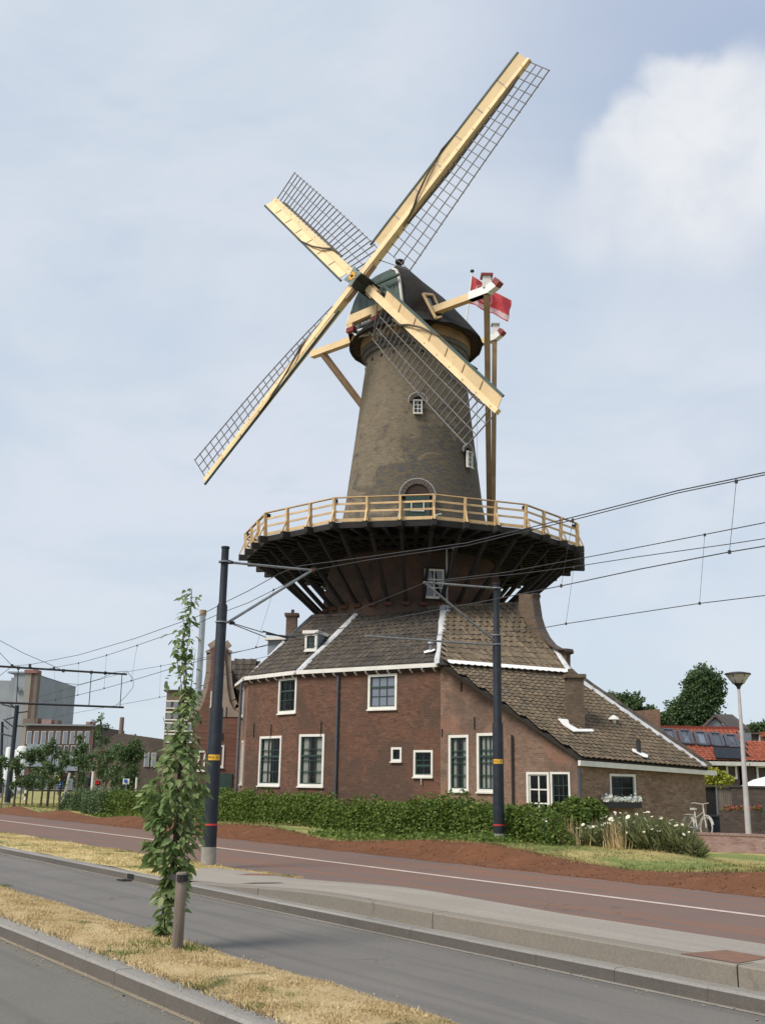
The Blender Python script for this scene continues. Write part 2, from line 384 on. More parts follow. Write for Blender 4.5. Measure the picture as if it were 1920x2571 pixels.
M['carpaint'] = mat('car_paint', (.30, .31, .32), None, rough=.25, metal=.3)
M['bike'] = mat('white_bicycle_paint', (.42, .41, .38), (.30, .29, .27), 9., rough=.5)
M['lampglass'] = mat('lamp_shade_plastic', (.45, .42, .40), None, rough=.4)
M['lamppole'] = mat('pale_lamp_post', (.50, .47, .48), (.44, .41, .42), 3., .5)
M['roofdark'] = mat('slate_roof', (.075, .06, .055), (.10, .075, .065), .8, .85, .3, 8)

def glassmat(name, tint, trans, refl=.16):
    m, N, L, bs = newmat(name); b = NB(N, L)
    bs.inputs['Base Color'].default_value = (*tint, 1); bs.inputs['Roughness'].default_value = .05; bs.inputs['Specular IOR Level'].default_value = 1.0
    tr = N.new('ShaderNodeBsdfTransparent'); tr.inputs[0].default_value = (.85, .88, .88, 1); mx = N.new('ShaderNodeMixShader')
    mx.inputs[0].default_value = trans; L.new(bs.outputs[0], mx.inputs[1]); L.new(tr.outputs[0], mx.inputs[2])
    L.new(mx.outputs[0], N['Material Output'].inputs[0])
    b.bump(b.noise(b.pos(), 2.5, 2), .06, .02, bs)
    return m
M['glass'] = glassmat('window_glass', (.012, .015, .018), .72)
M['glassd'] = glassmat('dark_window_glass', (.018, .022, .028), 0.0)
M['glassb'] = glassmat('roof_window_glass', (.16, .18, .22), 0.0)

def leafmat(name, a, b_, tr=.25, c=None):
    m, N, L, bs = newmat(name); b = NB(N, L)
    col = b.mix(b.rand(), a, b_)
    col = b.mix(b.mr(b.noise(b.pos(), 1.6, 3), .4, .65), col, c or tuple(x * .8 for x in a))
    b.put(bs, 'Base Color', col); bs.inputs['Roughness'].default_value = .6; bs.inputs['Specular IOR Level'].default_value = .3
    t = N.new('ShaderNodeBsdfTranslucent'); L.new(col, t.inputs[0]); mx = N.new('ShaderNodeMixShader'); mx.inputs[0].default_value = tr
    L.new(bs.outputs[0], mx.inputs[1]); L.new(t.outputs[0], mx.inputs[2]); L.new(mx.outputs[0], N['Material Output'].inputs[0])
    return m
M['leaf'] = leafmat('elm_leaf', (.10, .17, .05), (.36, .43, .20), .42, (.16, .24, .08))
M['hedge'] = leafmat('hedge_leaf', (.06, .11, .02), (.20, .26, .055), .25, (.11, .17, .03))
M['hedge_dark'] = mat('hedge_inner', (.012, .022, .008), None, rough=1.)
M['foliage_far'] = leafmat('far_foliage', (.065, .115, .045), (.13, .19, .075), .25)
M['foliage_young'] = leafmat('young_tree_foliage', (.085, .14, .06), (.19, .26, .12), .3)
M['foliage_yellow'] = leafmat('yellow_shrub_leaf', (.28, .32, .03), (.45, .45, .06), .25, (.33, .36, .05))
M['weed'] = leafmat('meadow_stem', (.07, .10, .035), (.21, .20, .08), .2, (.11, .13, .05))
M['petal'] = mat('pale_petals', (.58, .56, .38), (.68, .66, .54), 8., .7)
M['petalw'] = mat('white_petals', (.78, .80, .74), None, rough=.7)
M['petalr'] = mat('red_petals', (.42, .09, .09), None, rough=.7)

def grassmat(name, dry, dry2, green, glo, ghi, sc=1.0):
    m, N, L, bs = newmat(name); b = NB(N, L); p = b.pos()
    col = b.mix(b.mr(b.noise(p, 2.2 * sc, 6, .5), .38, .62), dry, dry2)
    col = b.mix(b.mr(b.noise(b.map(p, (1, 1, .1)), 1.1 * sc, 5, .8), glo, ghi), col, green)
    r = b.rand(); v = b.mr(r, 0., 1., .72, 1.25); cb = N.new('ShaderNodeCombineColor'); [L.new(v, cb.inputs[i]) for i in range(3)]
    col = b.mix(1., col, cb.outputs[0], 'MULTIPLY')
    b.put(bs, 'Base Color', col); bs.inputs['Roughness'].default_value = .95; bs.inputs['Specular IOR Level'].default_value = .1
    b.bump(b.noise(p, 40, 6, 0, .7), .6, .03, bs)
    return m
M['dry'] = grassmat('dry_grass', (.62, .485, .28), (.52, .395, .21), (.15, .165, .06), .60, .72, 1.0)
M['dry2'] = grassmat('dry_verge_grass', (.50, .39, .20), (.41, .33, .155), (.17, .18, .06), .5, .66, .8)
M['lawn'] = grassmat('lawn_grass', (.32, .265, .12), (.26, .225, .095), (.15, .175, .06), .42, .60, .5)

def roadmat(name, c, c2, c3, s=1., grain=.25, crack=.55):
    m, N, L, bs = newmat(name); b = NB(N, L); p = b.pos(); q = b.map(p, (1, 1, 1), (0, 0, math.radians(-34.88)))
    st = b.map(q, (.09, 2.6, 1)) if False else b.map(q, (2.6, .07, 1))
    col = b.mix(b.mr(b.noise(p, .6, 6, .4), .35, .65), c, c2)
    col = b.mix(b.math('MULTIPLY', b.mr(b.noise(st, 1.2, 5, .2), .46, .62), .8), col, c3)
    vc = N.new('ShaderNodeTexVoronoi'); vc.feature = 'DISTANCE_TO_EDGE'; vc.inputs['Scale'].default_value = .42; wv = N.new('ShaderNodeVectorMath'); wv.operation = 'MULTIPLY_ADD'
    wn_ = N.new('ShaderNodeTexNoise'); wn_.inputs['Scale'].default_value = 1.3; wn_.inputs['Detail'].default_value = 6; L.new(p, wn_.inputs['Vector']); L.new(wn_.outputs['Color'], wv.inputs[0]); wv.inputs[1].default_value = (1.2, 1.2, 1.2); L.new(p, wv.inputs[2]); L.new(wv.outputs[0], vc.inputs['Vector'])
    ck_ = b.math('MULTIPLY', b.mr(vc.outputs[0], .003, .010, 1., 0.), b.mr(b.noise(p, .35, 3), .50, .62)); col = b.mix(b.math('MULTIPLY', ck_, crack), col, tuple(x * .45 for x in c))
    col = b.mix(b.math('MULTIPLY', b.mr(b.noise(p, 1.7, 7, .8, .7), .60, .74), .45), col, tuple(x * .68 for x in c))
    col = b.mix(b.math('MULTIPLY', b.mr(b.noise(p, 5.5, 6, .3, .75), .62, .75), .35), col, tuple(min(1, x * 1.45) for x in c))
    g = b.mr(b.noise(p, 160, 3, 0, .7), .3, .7, 1 - grain, 1 + grain); cb = N.new('ShaderNodeCombineColor'); [L.new(g, cb.inputs[i]) for i in range(3)]
    col = b.mix(1., col, cb.outputs[0], 'MULTIPLY')
    g2 = b.mr(b.noise(p, 28, 4, 0, .7), .35, .65, .93, 1.07); cb2 = N.new('ShaderNodeCombineColor'); [L.new(g2, cb2.inputs[i]) for i in range(3)]
    col = b.mix(1., col, cb2.outputs[0], 'MULTIPLY')
    b.put(bs, 'Base Color', col); bs.inputs['Roughness'].default_value = .85; bs.inputs['Specular IOR Level'].default_value = .35
    b.bump(b.noise(p, 90, 4, 0, .7), .45, .01, bs)
    return m
M['asphalt'] = roadmat('asphalt', (.158, .147, .135), (.140, .131, .122), (.118, .113, .108))
M['asphalt2'] = roadmat('smooth_asphalt', (.135, .130, .113), (.150, .142, .124), (.118, .114, .102))
M['gutter'] = roadmat('gutter_concrete', (.25, .23, .20), (.21, .195, .17), (.28, .26, .225))
M['gutterd'] = roadmat('dusty_gutter', (.30, .25, .18), (.24, .20, .15), (.20, .18, .15))
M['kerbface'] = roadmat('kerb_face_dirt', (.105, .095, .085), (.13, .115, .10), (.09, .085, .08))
M['redlane'] = roadmat('tram_lane_asphalt', (.160, .106, .088), (.142, .102, .090), (.205, .100, .062), grain=.18)
M['platform'] = roadmat('platform_concrete', (.30, .27, .235), (.28, .25, .215), (.25, .225, .195), grain=.14, crack=0.)
M['kerb'] = roadmat('kerb_concrete', (.27, .255, .235), (.235, .225, .21), (.20, .19, .18))
M['kerbd'] = roadmat('kerb_concrete_weathered', (.20, .18, .15), (.225, .20, .165), (.16, .145, .13))
M['line'] = mat('line_paint', (.52, .45, .40), (.44, .37, .33), 5., .7, .2, 60)
M['soil'] = mat('red_brown_soil', (.150, .056, .020), (.12, .044, .015), .9, 1., .9, 45, c3=(.19, .08, .036))
M['patch'] = mat('rusty_inset', (.20, .10, .065), (.16, .085, .06), 6., .95, .5, 50)
M['earth'] = mat('ground_earth', (.18, .17, .10), (.14, .15, .07), .05, 1.)

# ------------------------------------------------------------------ the ground, in track coordinates
TA = math.radians(34.88); TT = V((-math.sin(TA), math.cos(TA), 0)); TN = V((math.cos(TA), math.sin(TA), 0))
def so_(s, o, z=0.): return TT * s + TN * o + V((0, 0, z))
def s_of(p): return p.dot(TT)
def strip(name, o0, o1, z0, z1, m, s0=-30., s1=260., n=1):
    b = MB()
    for i in range(n):
        a = s0 + (s1 - s0) * i / n; c = s0 + (s1 - s0) * (i + 1) / n
        b.face([so_(a, o0, z0), so_(a, o1, z1), so_(c, o1, z1), so_(c, o0, z0)][::1])
    return struct(name, b, m)
g = MB(); g.face([(-2500, -300, -.06), (2500, -300, -.06), (2500, 3500, -.06), (-2500, 3500, -.06)]); struct('ground', g, M['earth'])
strip('road', -14, 3.66, 0, 0, M['asphalt2'])
strip('gutter', 3.585, 3.64, .004, .004, M['gutterd'])
strip('road', 4.6, 7.42, 0, 0, M['asphalt'])
strip('gutter', 4.75, 5.22, .004, .004, M['gutter'])
strip('gutter', 7.37, 7.44, .004, .004, M['gutter'])
strip('tram_lane', 8.6, 16.0, 0, 0, M['redlane'])
strip('lane_line', 12.93, 13.09, .005, .005, M['line'])
def grass_sheet(name, s0, s1, o0, o1, zf, m, ds=.5, no=6):
    b = MB(); ns = int((s1 - s0) / ds)
    P = [[so_(s0 + ds * i, o0 + (o1 - o0) * j / no, zf(s0 + ds * i, j / no)) for j in range(no + 1)] for i in range(ns + 1)]
    for i in range(ns):
        for j in range(no): b.face([P[i][j], P[i][j + 1], P[i + 1][j + 1], P[i + 1][j]])
    return b.build(name, m, None, smooth=True, kind='structure')
def zv1(s, f): return .115 + .03 * math.sin(math.pi * f) + .01 * math.sin(s * 2.1 + f * 5) - .08 * max(0, f - .85) / .15
grass_sheet('grass_verge', -14, 60, 3.86, 4.98, zv1, M['dry'], .3)
def zv2(s, f): return .12 - .06 * f + .012 * math.sin(s * 1.7 + f * 4) + .02 * math.sin(math.pi * f)
grass_sheet('grass_verge', 16.9, 120, 7.62, 9.95, zv2, M['dry2'], .5)

def kerb(name, o0, o1, z, m, s0, s1, L_, gap=.004, bev=.02, label=None):
    k = link(name, None, None, Matrix.Identity(4), kind='structure')
    a = so_(0, o0, 0); b = MB(); d = TT * (L_ - gap); w = TN * (o1 - o0)
    # one bevelled kerbstone, shared
    pf = [(0, -.05), (0, z - bev), (bev, z), (o1 - o0, z), (o1 - o0, -.05)]
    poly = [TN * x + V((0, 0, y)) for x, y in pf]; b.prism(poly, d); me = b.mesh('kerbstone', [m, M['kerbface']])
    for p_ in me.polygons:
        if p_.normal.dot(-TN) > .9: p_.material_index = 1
    n = int((s1 - s0) / L_)
    for i in range(n):
        j = V((rnd.uniform(-.002, .002), rnd.uniform(-.002, .002), rnd.uniform(-.002, .002)))
        link('kerbstone', me, k, Matrix.Translation(so_(s0 + i * L_, o0, 0) + j))
    return k
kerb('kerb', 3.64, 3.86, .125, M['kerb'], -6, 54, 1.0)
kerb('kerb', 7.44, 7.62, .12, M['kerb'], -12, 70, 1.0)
plat = link('platform', None, None, Matrix.Identity(4), kind='structure')
def pz_(s): f = min(1, max(0, (16.6 - s) / 5.0)); return .124 + .166 * f * f * (3 - 2 * f)
pb = MB(); sv_ = [-20, -10, 0, 6, 9] + [9.5 + .25 * i for i in range(27)] + [16.3, 17, 17.7, 18.4]
def pfr(s): return 7.83 if s <= 15.9 else 7.63 + (s - 16.3) * .60 if s > 16.3 else 7.83 - (s - 15.9) * .5
def pbk(s): return 8.85 + .55 * min(1, max(0, (s - 9) / 6)) if s < 18 else 9.2
for a, c in zip(sv_[:-1], sv_[1:]):
    pb.face([so_(a, pfr(a), pz_(a)), so_(a, pbk(a), pz_(a)), so_(c, pbk(c), pz_(c)), so_(c, pfr(c), pz_(c))])
    pb.face([so_(a, pbk(a), pz_(a)), so_(a, pbk(a), -.02), so_(c, pbk(c), -.02), so_(c, pbk(c), pz_(c))])
pb.face([so_(18.4, pfr(18.4), .124), so_(18.4, 9.2, .124), so_(18.4, 9.2, 0), so_(18.4, pfr(18.4), 0)])
pb.build('paving_slab', M['platform'], plat)
sj = s_of(onz(1168, 2325, .12)); s = sj - 16
def eblock(a, c):
    n_ = 16; b = MB(); P = [[so_(q, o, z) for o, z in ((7.62, .118), (7.62, pz_(q) - .014), (7.635, pz_(q) - .001), (7.85, pz_(q) - .001))] for q in [a + (c - a) * t / n_ for t in range(n_ + 1)]]
    for t in range(n_):
        for k in range(3): b.face([P[t][k], P[t + 1][k], P[t + 1][k + 1], P[t][k + 1]])
    b.face(P[0][::-1]); b.face(P[-1]); b.build('edge_block', M['kerbd'], plat)
while s < 15.9: e_ = min(s + 3.985, 16.0); eblock(s, e_); s += 4.0
for quad in ([(592, 2197), (700, 2199), (690, 2194), (620, 2193)], [(1705, 2394), (1850, 2418), (1935, 2404), (1822, 2385)]):
    b = MB(); b.face([onz(x, y, .2935) for x, y in quad]); b.build('rusty_inset', M['patch'], plat)

# soil bank and lawn
CREST = [(-200, 2030), (0, 2033), (51, 2024), (102, 2041), (163, 2034), (218, 2048), (254, 2054), (320, 2049), (395, 2055), (480, 2064), (560, 2069), (608, 2069), (669, 2074), (754, 2090), (802, 2104), (851, 2112), (960, 2112), (1060, 2108), (1230, 2116), (1311, 2132), (1391, 2150), (1480, 2169), (1600, 2186), (1711, 2191), (1920, 2188), (2100, 2190)]
O_C = 16.9
cs = []
for px, py in CREST:
    d = ray(px, py); k = O_C / d.dot(TN); p = CO + d * k; cs.append((s_of(p), max(.0, p.z)))
cs.sort(); CS = np.array([c[0] for c in cs]); CZ = np.array([c[1] for c in cs])
def crest(s): return float(np.mean([np.interp(s + e, CS, CZ) for e in (-.3, -.15, 0, .15, .3)]))
def zl(s, o):                                  # lawn height
    c = crest(s); f = min(1, max(0, (o - O_C) / 3.0)); f = f * f * (3 - 2 * f)
    pl = .26 if s < 30 else .26 - min(.26, (s - 30) * .006)
    xr = min(1, max(0, (TT.x * s + TN.x * o - 6.3) / 2.2)); pl -= .20 * xr * xr * (3 - 2 * xr)
    return c + (pl - c) * f
b = MB(); svals = list(np.arange(-22, 60, .4)) + list(np.arange(60, 200, 4))
prof = [0, .06, .2, .45, .75, .93, 1.0]
rows = []
for s in svals:
    c = crest(s); jit = .06 * math.sin(s * 3.1) + .04 * math.sin(s * 7.7)
    rows.append([so_(s, 15.3 + jit * (1 - f_ / 6) + (O_C - 15.3) * f_ / 6, .004 + c * prof[f_] + (.012 * math.sin(s * 5 + f_ * 2) if 0 < f_ < 6 else 0)) for f_ in range(7)])
for i in range(len(rows) - 1):
    for j in range(6): b.face([rows[i][j], rows[i][j + 1], rows[i + 1][j + 1], rows[i + 1][j]])
b.build('soil_bank', M['soil'], None, smooth=True, kind='structure')
b = MB(); rows = []; ov = [O_C, 17.2, 17.6, 18.1, 18.7, 19.3, 19.9, 21, 24, 30, 45, 80]
for s in svals: rows.append([so_(s, o, zl(s, o)) for o in ov])
for i in range(len(rows) - 1):
    for j in range(len(ov) - 1): b.face([rows[i][j], rows[i][j + 1], rows[i + 1][j + 1], rows[i + 1][j]])
b.build('lawn', M['lawn'], None, smooth=True, kind='structure')

# grass blades
BLV = [(-.12, 0, 0), (.12, 0, 0), (.03, .18, .65), (-.02, .5, 1.)]; BLF = [(0, 1, 2), (0, 2, 3)]
def blades(name, N, fn, h, mat_, label):
    P = []; S = []
    while len(P) < N:
        p, sc = fn()
        if p is None: continue
        P.append(p); S.append(sc)
    P = np.array(P); S = np.array(S) * h * (0.5 + npr.rand(N)); 
    return scatter(name, BLV, BLF, P, rotmats(N, .45), S, mat_, None, label=label, category='grass', kind='stuff')
def clump(s, o): return .5 + .5 * math.sin(s * 2.3 + 3 * math.sin(o * 4.1)) * math.sin(o * 7.9 + 2 * math.sin(s * 3.7))
def f1():
    u = rnd.random(); s = 4.0 + 16 * u * u + rnd.uniform(-.5, .5) if rnd.random() < .85 else rnd.uniform(0, 40); o = rnd.uniform(3.84, 5.03)
    c = clump(s, o)
    if rnd.random() > .35 + .65 * c: return None, 0
    return so_(s, o, zv1(s, min(1, max(0, (o - 3.86) / 1.12))) - .005), .6 + .7 * c
blades('dry_grass', 90000, f1, .022, M['dry'], 'short straw coloured dry grass on the verge beside the nearest kerb')
def f2():
    s = 16.5 + 35 * rnd.random() ** 1.3; o = rnd.uniform(7.66, 9.98)
    if s < 18.5 and o < 9.45 and (o > 7.62 + (s - 16.3) * .6 or s < 16.9): return None, 0
    return so_(s, o, zv2(s, (o - 7.62) / 2.33) - .005), .5 + clump(s, o)
blades('dry_grass', 42000, f2, .03, M['dry2'], 'dry yellowish grass on the strip between grey road and red brown lane')
def f3():
    s = rnd.uniform(-8, 27); o = O_C + .02 + 5.5 * rnd.random() ** 1.5
    return so_(s, o, zl(s, o) - .005), .5 + clump(s, o)
blades('lawn_grass', 60000, f3, .04, M['lawn'], 'patchy green and straw lawn grass before the flower bed')
def f4():
    s = rnd.uniform(30, 75); o = O_C + rnd.uniform(0, 9)
    return so_(s, o, zl(s, o) - .005), .7 + clump(s, o)
blades('lawn_grass', 20000, f4, .07, M['lawn'], 'greener rough grass around the young trees far left')

def stones(name, N, fn, smin, smax, m_, label):
    P = np.array([list(fn()) for _ in range(N)]); tv = [(0, 0, .5), (.5, 0, 0), (0, .5, 0), (-.5, 0, 0), (0, -.5, 0)]; tf = [(0, 1, 2), (0, 2, 3), (0, 3, 4), (0, 4, 1)]
    scatter(name, tv, tf, P, rotmats(N, .3), smin + (smax - smin) * npr.rand(N) ** 3, m_, None, label=label, category='gravel', kind='stuff')
def fg():
    s = rnd.uniform(2, 30); k = rnd.random()
    if k < .35: o = 3.64 - abs(rnd.gauss(0, .10)); z = .004
    elif k < .6: o = 7.43 - abs(rnd.gauss(0, .12)); z = .004
    elif k < .85: o = 5.0 + abs(rnd.gauss(0, .16)); z = .004
    else: o = rnd.uniform(3.66, 3.84); z = .124
    return so_(s, o, z)
stones('grit', 5000, fg, .006, .028, M['gutterd'], 'fine pale grit lying along the kerbs and the edge of the grey road')
def fs():
    s = rnd.uniform(3, 40); f = rnd.random(); k = min(5, int(f * 6)); c = crest(s); z = .004 + c * (prof[k] * (1 - (f * 6 - k)) + prof[k + 1] * (f * 6 - k)); return so_(s, 15.25 + (O_C - 15.25) * f, z)
stones('soil_clods', 7000, fs, .012, .05, M['soil'], 'small clods of red brown soil lying on the bank beside the lane')
def fsp():
    s = 4.0 + 16 * rnd.random() ** 2; o = 3.86 - abs(rnd.gauss(0, .035)) if rnd.random() < .5 else 4.98 + abs(rnd.gauss(0, .05)); return so_(s, o, .12 if o < 4.5 else .02), 1.2
blades('dry_grass', 5000, fsp, .035, M['dry'], 'loose straw blades spilling over the kerb and the road edge')
def fsb():
    s = rnd.uniform(4, 40); return so_(s, O_C - abs(rnd.gauss(0, .12)), crest(s) - .01), 1.
blades('lawn_grass', 4000, fsb, .06, M['lawn'], 'thin grass creeping down the top edge of the soil bank')

# ------------------------------------------------------------------ generic window and wall
def bars(parent, name, mat_, segs, up): 
    for a, b_, w, h in segs: MB().bar(a, b_, w, h, up).build(name, mat_, parent)
def window(parent, P, u, n, w, h, cols=2, rows=4, fw=.085, curtain=0, sash='green', frame='white', rail=None, sill=True, glass='glass', label=None, pname='window'):
    z = V((0, 0, 1)); P = V(P)
    f = MB(); d0 = -.09; D = .115
    def b_(x0, z0, x1, z1, dd0, dd1, mb):
        mb.obox(P + u * x0 + z * z0 + n * dd0, u * (x1 - x0), n * (dd1 - dd0), z * (z1 - z0))
    b_(0, 0, fw, h, d0, .028, f); b_(w - fw, 0, w, h, d0, .028, f); b_(fw, h - fw, w - fw, h, d0, .028, f); b_(fw, 0, w - fw, fw, d0, .028, f)
    W_ = f.build(pname, M[frame], parent, label=label)
    if sill:
        sb = MB(); b_(-.02, -.045, w + .02, -.002, -.05, .075, sb); sb.build('sill', M[frame], W_)
    iw0, iw1, ih0, ih1 = fw, w - fw, fw, h - fw; sw = .04 if w > .6 else .018
    s_ = MB(); b_(iw0, ih0, iw0 + sw, ih1, -.075, -.02, s_); b_(iw1 - sw, ih0, iw1, ih1, -.075, -.02, s_); b_(iw0 + sw, ih0, iw1 - sw, ih0 + sw, -.075, -.02, s_); b_(iw0 + sw, ih1 - sw, iw1 - sw, ih1, -.075, -.02, s_)
    s_.build('sash', M[sash], W_)
    x0, x1, y0, y1 = iw0 + sw, iw1 - sw, ih0 + sw, ih1 - sw
    if rail:
        yr = y0 + (y1 - y0) * rail; r_ = MB(); b_(x0, yr - .03, x1, yr + .03, -.078, -.014, r_); r_.build('meeting_rail', M[sash], W_)
    for c in range(1, cols):
        xc = x0 + (x1 - x0) * c / cols; m_ = MB(); bw_ = (.02 if w > .6 else .012) if sash == 'white' else .012; b_(xc - bw_, y0, xc + bw_, y1, -.072, -.028, m_); m_.build('glazing_bar', M[sash], W_)
    for r in range(1, rows):
        yr = y0 + (y1 - y0) * r / rows
        if rail and abs(yr - (y0 + (y1 - y0) * rail)) < .04: continue
        m_ = MB(); bw_ = (.02 if w > .6 else .012) if sash == 'white' else .012; b_(x0, yr - bw_, x1, yr + bw_, -.073, -.027, m_); m_.build('glazing_bar', M[sash], W_)
    for c in range(cols):
        for r in range(rows):
            xa = x0 + (x1 - x0) * c / cols; xb = x0 + (x1 - x0) * (c + 1) / cols; ya = y0 + (y1 - y0) * r / rows; yb = y0 + (y1 - y0) * (r + 1) / rows
            t = rnd.uniform(-.002, .002)
            g_ = MB(); g_.face([P + u * xa + z * ya + n * (-.05 + t), P + u * xb + z * ya + n * -.05, P + u * xb + z * yb + n * (-.05 - t), P + u * xa + z * yb + n * -.05]); g_.build('pane', M[glass], W_)
    if curtain:
        c_ = MB(); spans = {1: [(0, .42), ], 2: [(0, .36), (.66, 1)], 3: [(0, 1)]}[curtain]
        for a, bb in spans:
            k = 9; pts = []
            for i in range(k + 1):
                x = x0 + (x1 - x0) * (a + (bb - a) * i / k); pts.append(P + u * x + n * (-.11 + .022 * (i % 2)))
            for i in range(k):
                p, q = pts[i], pts[i + 1]; c_.face([p + z * (y0 - .05), q + z * (y0 - .05), q + z * (y1 + .05), p + z * (y1 + .05)])
        c_.build('curtain', M['curtain'], W_)
    return W_
def wall(parent, A, B, z0, top, holes, m, name='wall', depth=.16, uoff=0., **kw):
    A = V((A[0], A[1], 0)); B = V((B[0], B[1], 0)); L_ = (B - A).length; u = (B - A) / L_; n = V((u.y, -u.x, 0))
    if not isinstance(top, list): top = [(0, top), (L_, top)]
    tx = [t[0] for t in top]; tz = [t[1] for t in top]; T = lambda x: float(np.interp(x, tx, tz))
    xs = sorted(set([0, L_] + tx + [h[0] for h in holes] + [h[1] for h in holes])); mb = MB()
    zz = V((0, 0, 1))
    for i in range(len(xs) - 1):
        a, b_ = xs[i], xs[i + 1]
        if b_ - a < 1e-4: continue
        hs = sorted([(h[2], h[3]) for h in holes if h[0] < (a + b_) / 2 < h[1]])
        cur = z0; segs = []
        for q0, q1 in hs: segs.append((cur, q0)); cur = q1
        for q0, q1 in segs: mb.face([A + u * a + zz * q0, A + u * b_ + zz * q0, A + u * b_ + zz * q1, A + u * a + zz * q1], [(a + uoff, q0), (b_ + uoff, q0), (b_ + uoff, q1), (a + uoff, q1)])
        mb.face([A + u * a + zz * cur, A + u * b_ + zz * cur, A + u * b_ + zz * T(b_), A + u * a + zz * T(a)], [(a + uoff, cur), (b_ + uoff, cur), (b_ + uoff, T(b_)), (a + uoff, T(a))])
    for (a, b_, q0, q1) in holes:
        c = [A + u * a + zz * q0, A + u * b_ + zz * q0, A + u * b_ + zz * q1, A + u * a + zz * q1]; dn = -n * depth
        for k in range(4):
            p, q = c[k], c[(k + 1) % 4]; l = (q - p).length
            mb.face([p, q, q + dn, p + dn][::-1], [(0, p.z), (l, q.z), (l, q.z + depth), (0, p.z + depth)])
    return mb.build(name, m, parent, **kw), A, u, n
def wl(A, B, px):                              # photo rectangle -> (x0, x1, z0, z1) on the wall's plane
    A = V((A[0], A[1], 0)); B = V((B[0], B[1], 0)); u = (B - A).normalized(); n = V((u.y, -u.x, 0))
    x0, y0, x1, y1 = px; ym = (y0 + y1) / 2; xm = (x0 + x1) / 2
    a = onpl(x0, ym, A, n); b = onpl(x1, ym, A, n); t = onpl(xm, y0, A, n); q = onpl(xm, y1, A, n)
    return ((a - A).dot(u), (b - A).dot(u), q.z, t.z)

# tiles -------------------------------------------------------------
def tile_mesh(name, m, w, l):
    b = MB(); xs = [-.52, -.30, -.08, .22, .52]; zs = [.016, .040, .018, .004, .016]; th = .012
    for i in range(4):
        x0, x1 = xs[i] * w, xs[i + 1] * w
        b.face([(x0, 0, zs[i] + .028), (x1, 0, zs[i + 1] + .028), (x1, l * 1.18, zs[i + 1]), (x0, l * 1.18, zs[i])])
        b.face([(x0, 0, zs[i] + .028 - th - .012), (x1, 0, zs[i + 1] + .028 - th - .012), (x1, 0, zs[i + 1] + .028), (x0, 0, zs[i] + .028)])
    return b
def tiles(BL, BR, TR, TL, w, rows, skip=None):
    BL, BR, TR, TL = map(V, (BL, BR, TR, TL)); e = (BR - BL).normalized(); out = []; hgt = ((TL + TR) / 2 - (BL + BR) / 2).length; l = hgt / rows
    for r in range(rows):
        v = r / rows; v2 = (r + 1) / rows
        Lp = BL.lerp(TL, v); Rp = BR.lerp(TR, v); xL = (Lp - BL).dot(e); xR = (Rp - BL).dot(e); Ru = BR.lerp(TR, v2); Lu = BL.lerp(TL, v2)
        er = (Rp - Lp).normalized()
        i0 = math.floor(xL / w); i1 = math.ceil(xR / w)
        for i in range(i0, i1 + 1):
            x = (i + .5) * w
            if x < xL + w * .1 or x > xR - w * .1: continue
            f = (x - xL) / (xR - xL); p = Lp.lerp(Rp, f)
            up = ((Lu - Lp) * (1 - f) + (Ru - Rp) * f); up = (up - er * up.dot(er)).normalized(); nrm = er.cross(up).normalized()
            mtx = Matrix((er, up, nrm)).transposed().to_4x4()
            mtx = mtx @ Matrix.Rotation(rnd.gauss(0, .012), 4, 'X') @ Matrix.Rotation(rnd.gauss(0, .012), 4, 'Z')
            mtx.translation = p + nrm * (.012 + rnd.uniform(0, .008)) + er * rnd.gauss(0, .004)
            if skip and skip(p): continue
            out.append(mtx)
    return out, w, l
def tiles_joined(name, parent, mats_, w, l, m, **k):
    t = tile_mesh('t', m, w, l); N = len(mats_); P = np.array([list(q.translation) for q in mats_]); R = np.array([[list(r) for r in q.to_3x3()] for q in mats_])
    return scatter(name, t.v, t.f, P, R, np.ones(N), m, parent, **k)
def tiles_parts(roof, ts, w, l, m, limit=298):
    ts = sorted(ts, key=lambda q: (q.translation - CO).length); me = tile_mesh('roof_tile', m, w, l).mesh('roof_tile', m)
    for q in ts[:limit]: link('roof_tile', me, roof, q)
    if len(ts) > limit: tiles_joined('roof_tiles', roof, ts[limit:], w, l, m, kind='stuff')
def roof_deck(parent, pts, m='deck', name='roof', off=-.03, thick=.05):
    BL, BR, TR, TL = [V(p) for p in pts]; K = 10; b = MB(); up = []; lo = []
    for i in range(K + 1):
        ru = []; rl = []
        for j in range(K + 1):
            u, v = i / K, j / K; p = BL.lerp(BR, u).lerp(TL.lerp(TR, u), v); du = BR.lerp(TR, v) - BL.lerp(TL, v); dv = TL.lerp(TR, u) - BL.lerp(BR, u)
            n = du.cross(dv).normalized(); n = n if n.z > 0 else -n; ru.append(p + n * off); rl.append(p + n * (off - thick))
        up.append(ru); lo.append(rl)
    for i in range(K):
        for j in range(K):
            b.face([up[i][j], up[i + 1][j], up[i + 1][j + 1], up[i][j + 1]]); b.face([lo[i][j], lo[i][j + 1], lo[i + 1][j + 1], lo[i + 1][j]])
    for k in range(K):
        b.face([up[k][0], lo[k][0], lo[k + 1][0], up[k + 1][0]]); b.face([up[k][K], up[k + 1][K], lo[k + 1][K], lo[k][K]])
        b.face([up[0][k], up[0][k + 1], lo[0][k + 1], lo[0][k]]); b.face([up[K][k], lo[K][k], lo[K][k + 1], up[K][k + 1]])
    return b.build(name, M[m], parent)
